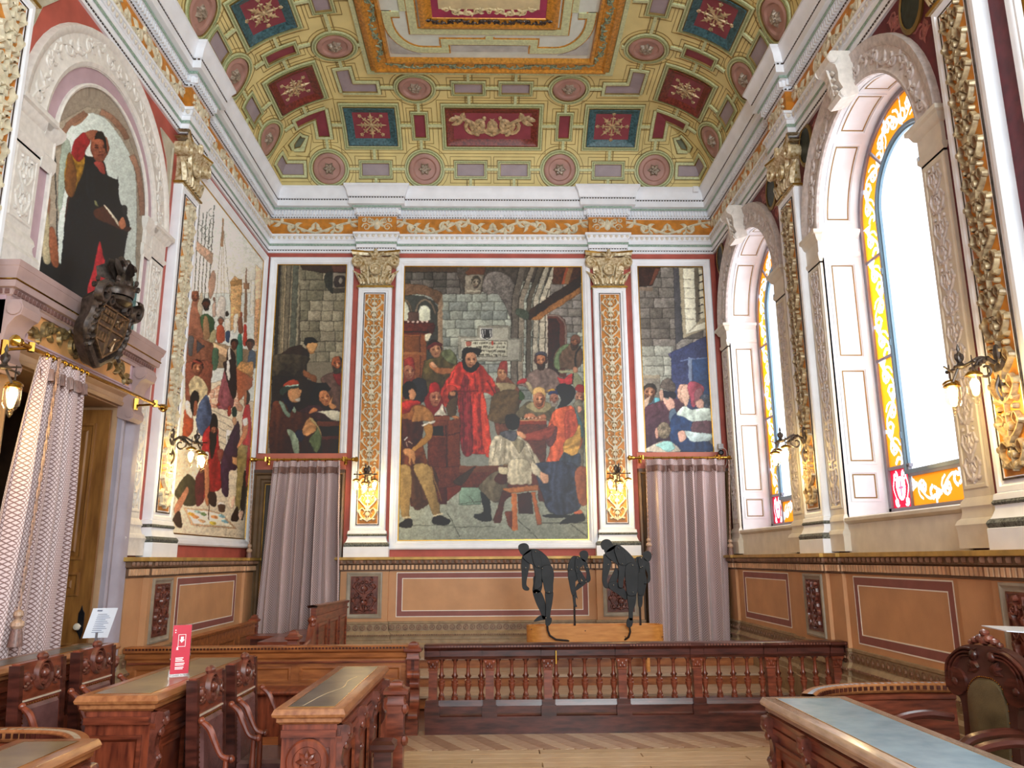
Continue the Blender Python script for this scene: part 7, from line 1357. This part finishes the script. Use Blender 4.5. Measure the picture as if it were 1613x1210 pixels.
curved('curved wooden screen at the lower left, behind the nearest desk',[(-2.95,4.72),(-2.6,4.72),(-2.36,4.66),(-2.2,4.5),(-2.1,4.30)],.80,M('pale bead','B8A890',.4))
def highchair(label,x,y,rz):
    t=thing('armchair',label,'chair',(x,y,0),rz,'high backed leather armchairs on the right'); H=1.20; F=lambda u,v,d:(-.02+d-.05*v,u,v)
    out=[(-.21,.40),(-.21,.78),(-.27,.84),(-.32,.92),(-.31,1.02),(-.25,1.10),(-.14,1.15),(0,1.16),(.14,1.15),(.25,1.10),(.31,1.02),(.32,.92),(.27,.84),(.21,.78),(.21,.40)]
    b=MB(F); b.poly(cat(out,4),-.06,0); b.build('back_frame',M('dark brown chair wood','4E2E28',.3,var=.2,coat=.4),t,local=True)
    b=MB(F)
    for s in (-1,1):
        for k in range(3): b.rib([(s*(.235+p[0]),.92+p[1]) for p in spiral(0,0,.085-.022*k,.02,-.6,.9,10)],.009,.02,0)
        for k in range(3): b.rib(cat([(s*(.31-.025*k),.93),(s*(.29-.025*k),1.04-.012*k),(s*.17,1.125-.022*k),(s*.05,1.13-.02*k)],5),[.010]*16,.022,0)
        b.ball((s*.235,.92,.01),(.03,.03,.02)); b.tube([(s*.23,.92,-.06),(s*.23,.92,.02)],[.09,.085],14); b.ball((s*.07,1.10,.01),(.03,.035,.025))
        for q in range(3): b.leaf(s*.05,1.02,(-.3+q*.5) if s>0 else PI-(-.3+q*.5),.09,.02,.018,0)
    b.build('scrolled_crest',woodD,t,local=True)
    b=MB(F)
    for (u,v,r) in ((0,1.235,.03),(-.03,1.20,.035),(.03,1.20,.035),(-.075,1.185,.03),(.075,1.185,.03),(0,1.19,.04),(-.11,1.17,.022),(.11,1.17,.022)): b.ball((u,v,-.02),(r,r*.8,r),8,5)
    b.build('flower_finial',carved,t,local=True)
    o=[(-.14,.42),(-.15,.80),(-.13,.90),(-.07,.955),(0,.965),(.07,.955),(.13,.90),(.15,.80),(.14,.42)]; q=cat(o,4)
    b=MB(F); b.rows([[(u*k,.68+(v-.68)*k,d) for u,v in q] for k,d in ((1,0),(.97,.015),(.8,.025),(.4,.03))],True); b.add([(u*.4,.68+(v-.68)*.4,.03) for u,v in q],[tuple(range(len(q)))]); p=b.build('leather_back',leatherG,t,local=True)
    b=MB(F); [b.ball((u*1.03,.68+(v-.68)*1.03,.003),(.005,.005,.005),5,3) for u,v in cat(o,5)]; b.build('nail_row',brass,p,local=True,kind='stuff')
    b=MB(); b.bev(.0,.48,-.25,.25,.40,.46,.03); b.build('seat_cushion',leatherG,t,local=True)
    for s in (-1,1):
        b=MB(); b.tube(cat([(-.02,s*.26,.70),(.15,s*.29,.72),(.35,s*.29,.70),(.45,s*.29,.64)],5),.028,8); b.ball((.46,s*.29,.63),(.04,.035,.04)); b.tube([(.40,s*.28,.66),(.36,s*.27,.55),(.42,s*.27,.42)],[.02,.03,.022],8); b.build('arm',woodD,t,local=True)
        for xx in (.0,.44): b=MB(); b.lathe((xx,s*.22,0),[(.02,0),(.025,.05),(.018,.12),(.03,.25),(.022,.32),(.03,.40)],8); b.build('leg',woodD,t,local=True)
    return t
hc=highchair('high backed armchair with floral crest beyond the blue sheened desk',2.95,5.04,math.radians(192))
dup(hc,(2.97,4.22,0),math.radians(190),'high backed armchair cut off by the right picture edge')
# ================================================================ SCULPTURES on their wooden box
bx=thing('plinth_box','oval ended pine box on legs under the black figures','box',(1.33,10.9,.26))
ov=[(.62+.20*cos(a),10.92+.20*sin(a)) for a in [PI/2+i*PI/10 for i in range(11)]]+[(2.04+.20*cos(a),10.92+.20*sin(a)) for a in [-PI/2+i*PI/10 for i in range(11)]]
oi=[(1.33+(x-1.33)*.975,10.92+(y-10.92)*.88) for x,y in ov]
b=MB(); b.rows([[(x,y,z) for x,y in q] for q,z in ((oi,.62),(ov,.62),(ov,.84),(oi,.84),(oi,.64))],True); b.build('shell',pine,bx)
b=MB(); b.add([(x,y,.66) for x,y in oi],[tuple(range(len(oi)))]); b.build('tray_floor',pine,bx,False)
for x in (.66,2.00):
    for y in (10.78,11.03): b=MB(); b.box(x-.02,x+.02,y-.02,y+.02,.26,.63); b.build('leg',pine,bx,False)
b=MB(); 
for x,z in ((.48,.80),(1.18,.78),(1.70,.70),(.50,.68),(2.2,.69)): b.lathe((x,10.719 if .62<x<2.04 else 10.78,z),[(.009,0),(.009,-.003)],8,1)
b.build('wood_knot',M('dark knot','6A3A18',.5),bx,False)
FS=lambda yy:(lambda cx,cy:((.41+(800+cx/6.204-829)*.00838)*(yy/10.8),1.7+(.86-(840+cy/6.204-985)*.0081-1.7)*(yy/10.8)))
plate=M('matt black sheet steel','1C1D1F',.55,.2,var=.25,vs=9); rodm=M('rusty black rod','2E2624',.5,.4)
def figure(label,yy,parts,rodpts,rivets,base):
    g=FS(yy); t=thing('figure_sculpture',label,'sculpture',(base,yy,.66),0,'black jointed figure sculptures')
    for i,(nm,pts,dz) in enumerate(parts):
        q=[g(*p) for p in cat(pts,4,True)]; b=MB(lambda u,v,d:(u,yy-d,v)); b.poly(q,-.012+dz,.012+dz); b.rows([[(u,v,dz+.0121) for u,v in q],[(u*.97+sum(a for a,_ in q)/len(q)*.03,v*.97+sum(c_ for _,c_ in q)/len(q)*.03,dz+.016) for u,v in q]],True); b.add([(u*.97+sum(a for a,_ in q)/len(q)*.03,v*.97+sum(c_ for _,c_ in q)/len(q)*.03,dz+.016) for u,v in q],[tuple(range(len(q)))]); b.build(nm,plate,t)
    b=MB()
    for x,y in rivets: u,v=g(x,y); b.ball((u,yy-.075,v),(.009,.012,.009),6,4)
    b.build('rivets',M('bright steel rivet','C8C8C8',.25,.9),t,kind='stuff')
    b=MB(); b.tube([(g(x,y)[0],yy-d,g(x,y)[1]) for x,y,d in rodpts],.014,6); b.build('support_rod',rodm,t)
    return t
head1=[(110,150),(115,115),(150,97),(190,100),(213,125),(218,155),(245,165),(200,200),(150,230),(148,215),(130,200)]
figure('black sheet metal figure bending, leftmost on the pine box',10.655,[
 ('head',head1,0),('torso',[(150,220),(210,165),(270,155),(330,175),(400,240),(430,310),(455,400),(440,480),(350,470),(280,460),(265,380),(250,320),(220,300),(180,270)],0),
 ('upper_arm',[(240,180),(270,160),(300,170),(325,230),(338,300),(330,345),(290,345),(265,310),(250,250)],.03),
 ('forearm',[(268,330),(335,335),(345,400),(335,470),(340,510),(300,555),(262,550),(270,480),(275,410)],.02),
 ('far_arm',[(150,230),(215,260),(215,340),(205,400),(190,470),(190,520),(215,550),(205,570),(165,565),(145,530),(142,440),(140,330)],-.03),
 ('thigh',[(345,330),(430,320),(458,400),(450,500),(440,590),(375,590),(350,500),(335,420)],.03),
 ('far_thigh',[(262,430),(340,430),(345,520),(320,590),(250,590),(255,500)],-.03),
 ('shin',[(370,575),(445,575),(440,680),(420,780),(410,850),(375,840),(375,720)],.02),('far_shin',[(250,570),(320,570),(365,660),(382,760),(380,840),(345,850),(325,790),(275,680)],-.03),
 ('foot',[(372,840),(425,835),(425,880),(400,912),(372,910),(366,870)],.03),('far_foot',[(260,865),(320,815),(380,830),(370,855),(330,862),(270,875)],-.03)],
 [(385,905,0),(390,960,0),(410,1010,.0),(470,1050,-.02),(610,1068,-.08)],[(277,183),(308,331),(342,350),(405,583),(281,590),(372,833),(181,342)],.75)
figure('black sheet metal figure with raised knee, second from the left on the box',11.06,[
 ('head',[(720,220),(725,190),(755,173),(790,180),(806,210),(800,250),(780,280),(770,290),(740,270)],0),
 ('torso',[(640,240),(680,228),(740,250),(780,285),(740,330),(720,350),(690,360),(690,470),(610,480),(598,400),(600,320)],0),
 ('upper_arm',[(680,240),(715,240),(715,330),(700,400),(675,390),(668,320)],.03),('forearm',[(670,360),(710,350),(720,430),(730,500),(700,490),(685,430)],.02),('far_arm',[(755,290),(790,290),(812,370),(825,460),(800,495),(780,480),(785,400),(765,350)],-.03),
 ('thigh',[(600,380),(670,380),(668,500),(665,600),(635,620),(610,520)],.03),('raised_thigh',[(690,380),(720,370),(780,470),(770,490),(740,470)],-.03),('raised_shin',[(775,470),(780,500),(670,580),(665,560),(700,500)],-.02),
 ('shin',[(635,560),(668,560),(680,620),(688,655),(670,640),(670,700),(680,730),(650,725),(640,660)],.02)],
 [(655,700,0),(655,915,0)],[(692,250),(687,340),(631,362),(782,345),(770,482)],1.14)
figure('tallest black sheet metal figure bending over, third on the box',10.655,[
 ('head',[(932,120),(945,80),(985,60),(1025,70),(1048,105),(1060,125),(1090,115),(1060,160),(1010,190),(970,190),(965,170),(945,160)],0),
 ('torso',[(975,190),(1030,140),(1100,115),(1160,150),(1230,220),(1275,290),(1292,380),(1260,460),(1150,440),(1110,400),(1090,320),(1040,280),(985,230)],0),
 ('upper_arm',[(1062,160),(1095,120),(1140,145),(1165,230),(1172,310),(1145,328),(1105,310),(1080,240)],.04),('forearm',[(1100,310),(1165,315),(1160,410),(1140,490),(1135,545),(1095,540),(1090,480),(1100,400)],.03),
 ('far_arm',[(965,210),(1030,260),(1030,330),(1000,420),(985,480),(1000,545),(960,545),(940,480),(945,380),(955,290)],-.03),
 ('thigh',[(1170,330),(1230,295),(1285,330),(1288,430),(1280,530),(1260,620),(1180,620),(1165,520),(1160,420)],.04),
 ('raised_thigh',[(1080,350),(1110,400),(1080,490),(1040,560),(1000,550),(1010,480),(1050,400)],-.03),('raised_shin',[(1000,500),(1070,490),(1130,540),(1180,600),(1170,670),(1100,620),(1040,580),(1005,550)],-.02),
 ('shin',[(1178,600),(1260,595),(1255,700),(1225,780),(1220,860),(1185,860),(1185,760)],.03),('foot',[(1180,845),(1220,850),(1215,910),(1190,935),(1160,925),(1160,880)],.03)],
 [(1190,930,0),(1196,980,.0),(1180,1030,-.01),(1145,1065,-.08)],[(1102,152),(1133,309),(1235,325),(1228,590),(995,316),(1040,520)],1.72)
figure('black sheet metal figure in front of the curtain, rightmost on the box',11.06,[
 ('head',[(1350,230),(1355,200),(1385,182),(1420,190),(1438,225),(1425,270),(1400,290),(1360,270)],0),
 ('torso',[(1275,260),(1330,235),(1380,270),(1400,300),(1370,330),(1365,420),(1345,490),(1290,480),(1290,380)],0),
 ('upper_arm',[(1300,245),(1345,250),(1340,340),(1320,360),(1300,320)],.03),('forearm',[(1310,340),(1340,340),(1370,430),(1375,505),(1340,500),(1310,430)],.02),('far_arm',[(1385,290),(1415,300),(1420,380),(1418,470),(1395,505),(1385,490),(1395,420),(1372,350)],-.03),
 ('thigh',[(1285,400),(1350,410),(1340,540),(1320,620),(1280,610),(1280,500)],.03),('raised_shin',[(1330,500),(1375,510),(1345,620),(1320,640),(1310,580)],-.02),('shin',[(1285,590),(1325,590),(1325,690),(1310,740),(1285,735),(1280,660)],.02)],
 [(1300,720,0),(1300,930,0)],[(1324,254),(1314,345),(1332,338)],2.0)
# ================================================================ SMALL THINGS
t=thing('notice_holder','clear acrylic holder with a red notice on the middle left desk','sign',(-2.13,5.62,.9515)); R_=math.radians(-12); 
f=lambda u,v,d:(-2.12+u*cos(.5)+d*sin(.5),5.62+u*sin(.5)-d*cos(.5),.9515+v)
b=MB(f); b.box(-.065,.065,.0,.335,-.004,.004); b.box(-.065,.065,0,.004,-.04,.05); b.build('acrylic_holder',clearglass('acrylic',(.98,.96,.97),.15),t,False)
b=MB(f); b.box(-.058,.058,.012,.325,.0045,.0055); nn=b.build('red_card',M('red printed card','D83048',.4,var=.05),t,False)
b=MB(f); wpt=M('white print','FFFFFF',.5,var=.0)
for i,(x,y,w_) in enumerate(((-.03,.11,.05),(-.03,.10,.045),(-.03,.09,.055),(-.03,.075,.06),(-.03,.065,.055),(-.03,.05,.055),(-.03,.04,.05))): b.box(x,x+w_,y,y+.006,.0056,.0062)
b.poly([(0,.21),(.02,.23),(.012,.23),(.012,.25),(-.006,.25),(-.006,.23),(-.014,.23)][::-1],.0056,.0062); b.poly([(-.03,.165),(-.016,.165),(-.02,.185),(-.027,.185)],.0056,.0062); b.box(-.045,-.038,.29,.297,.0056,.0062); b.box(-.045,-.038,.275,.282,.0056,.0062)
b.frame(-.022,.026,.185,.265,[(0,.0056),(0,.006),(.003,.006),(.003,.0056)]); b.build('white_print',wpt,nn,False)
t=thing('info_stand','tilted white info sheet on a small stand on the wall desk','sign',(-3.22,6.72,1.0515)); f=lambda u,v,d:(-3.22+u*.9+v*.22+d*.3,6.72+u*.2-d*.9+v*.10,1.13+v)
b=MB(); b.tube([(-3.22,6.72,1.0515),(-3.22,6.72,1.06),(-3.22,6.72,1.14)],[.05,.01,.01],10); b.build('stand',M('brushed steel','9A9AA0',.3,.9),t)
b=MB(f); b.rows([[(u,v,d-.004) for u,v,d in [(-.10,y,.02),(-.05,y,.006),(0,y,0),(.05,y,.003),(.10,y,.012)]] for y in (-.03,.20)]); b.rows([[(u,v,d) for u,v,d in [(-.10,y,.02),(-.05,y,.006),(0,y,0),(.05,y,.003),(.10,y,.012)]] for y in (-.03,.20)]); sh_=b.build('paper_sheet',M('pale blue white paper','DCE2EE',.35,var=.02),t)
b=MB(f); 
for i in range(11): b.box(-.055,.03+.02*(i%3),.15-i*.014,.154-i*.014,.004,.0056)
b.box(-.06,-.02,.175,.187,.009,.0105); b.build('printed_text',M('grey print','8088A0',.5),sh_,False)
t=thing('reading_stand','white sheet on a thin stand behind the armchairs at the right edge','sign',(3.3,4.98,0))
b=MB(); b.tube([(3.32,5.0,0),(3.32,5.0,1.22)],.012,8); b.lathe((3.32,5.0,0),[(.14,0),(.14,.015),(.02,.03)],14); b.build('stand',blackm,t)
b=MB(); b.add([(3.12,4.95,1.25),(3.50,4.85,1.225),(3.50,5.15,1.25),(3.12,5.2,1.262),(3.12,4.95,1.256),(3.50,4.85,1.231),(3.50,5.15,1.256),(3.12,5.2,1.268)],[(0,1,2,3),(4,5,6,7),(0,1,5,4),(1,2,6,5),(2,3,7,6),(3,0,4,7)]); b.build('sheet',M('pale blue white paper','DCE2EE'),t,False)
t=thing('security_camera','small security camera in the corner above the right far curtain rod','camera',(3.60,12.42,3.32))
b=MB(); b.box(3.57,3.65,12.40,12.47,3.40,3.48); b.tube([(3.61,12.44,3.40),(3.61,12.44,3.36)],.012,6); b.build('mount',M('light grey plastic','A8A8AC',.4),t,False)
b=MB(); b.ball((3.61,12.42,3.34),(.045,.045,.045),12,8); b.tube([(3.60,12.40,3.335),(3.59,12.36,3.33)],[.026,.024],12); b.build('lens_housing',blackm,t)
b=MB(); b.tube(cat([(3.66,12.45,3.42),(3.71,12.45,3.36),(3.70,12.45,3.18),(3.66,12.46,3.10)],5),.006,5); b.build('cable',M('white cable','D8D4CC',.5),t)
t=thing('sensor_box','small white sensor box on top of the cornice in the right far corner','sensor',(3.43,12.33,7.86)); b=MB(); b.bev(3.39,3.48,7.80,7.90,-12.335,-12.30,.01); b.v=[(x,-z+.0,y) for x,y,z in b.v]; b.build('casing',white,t,False)
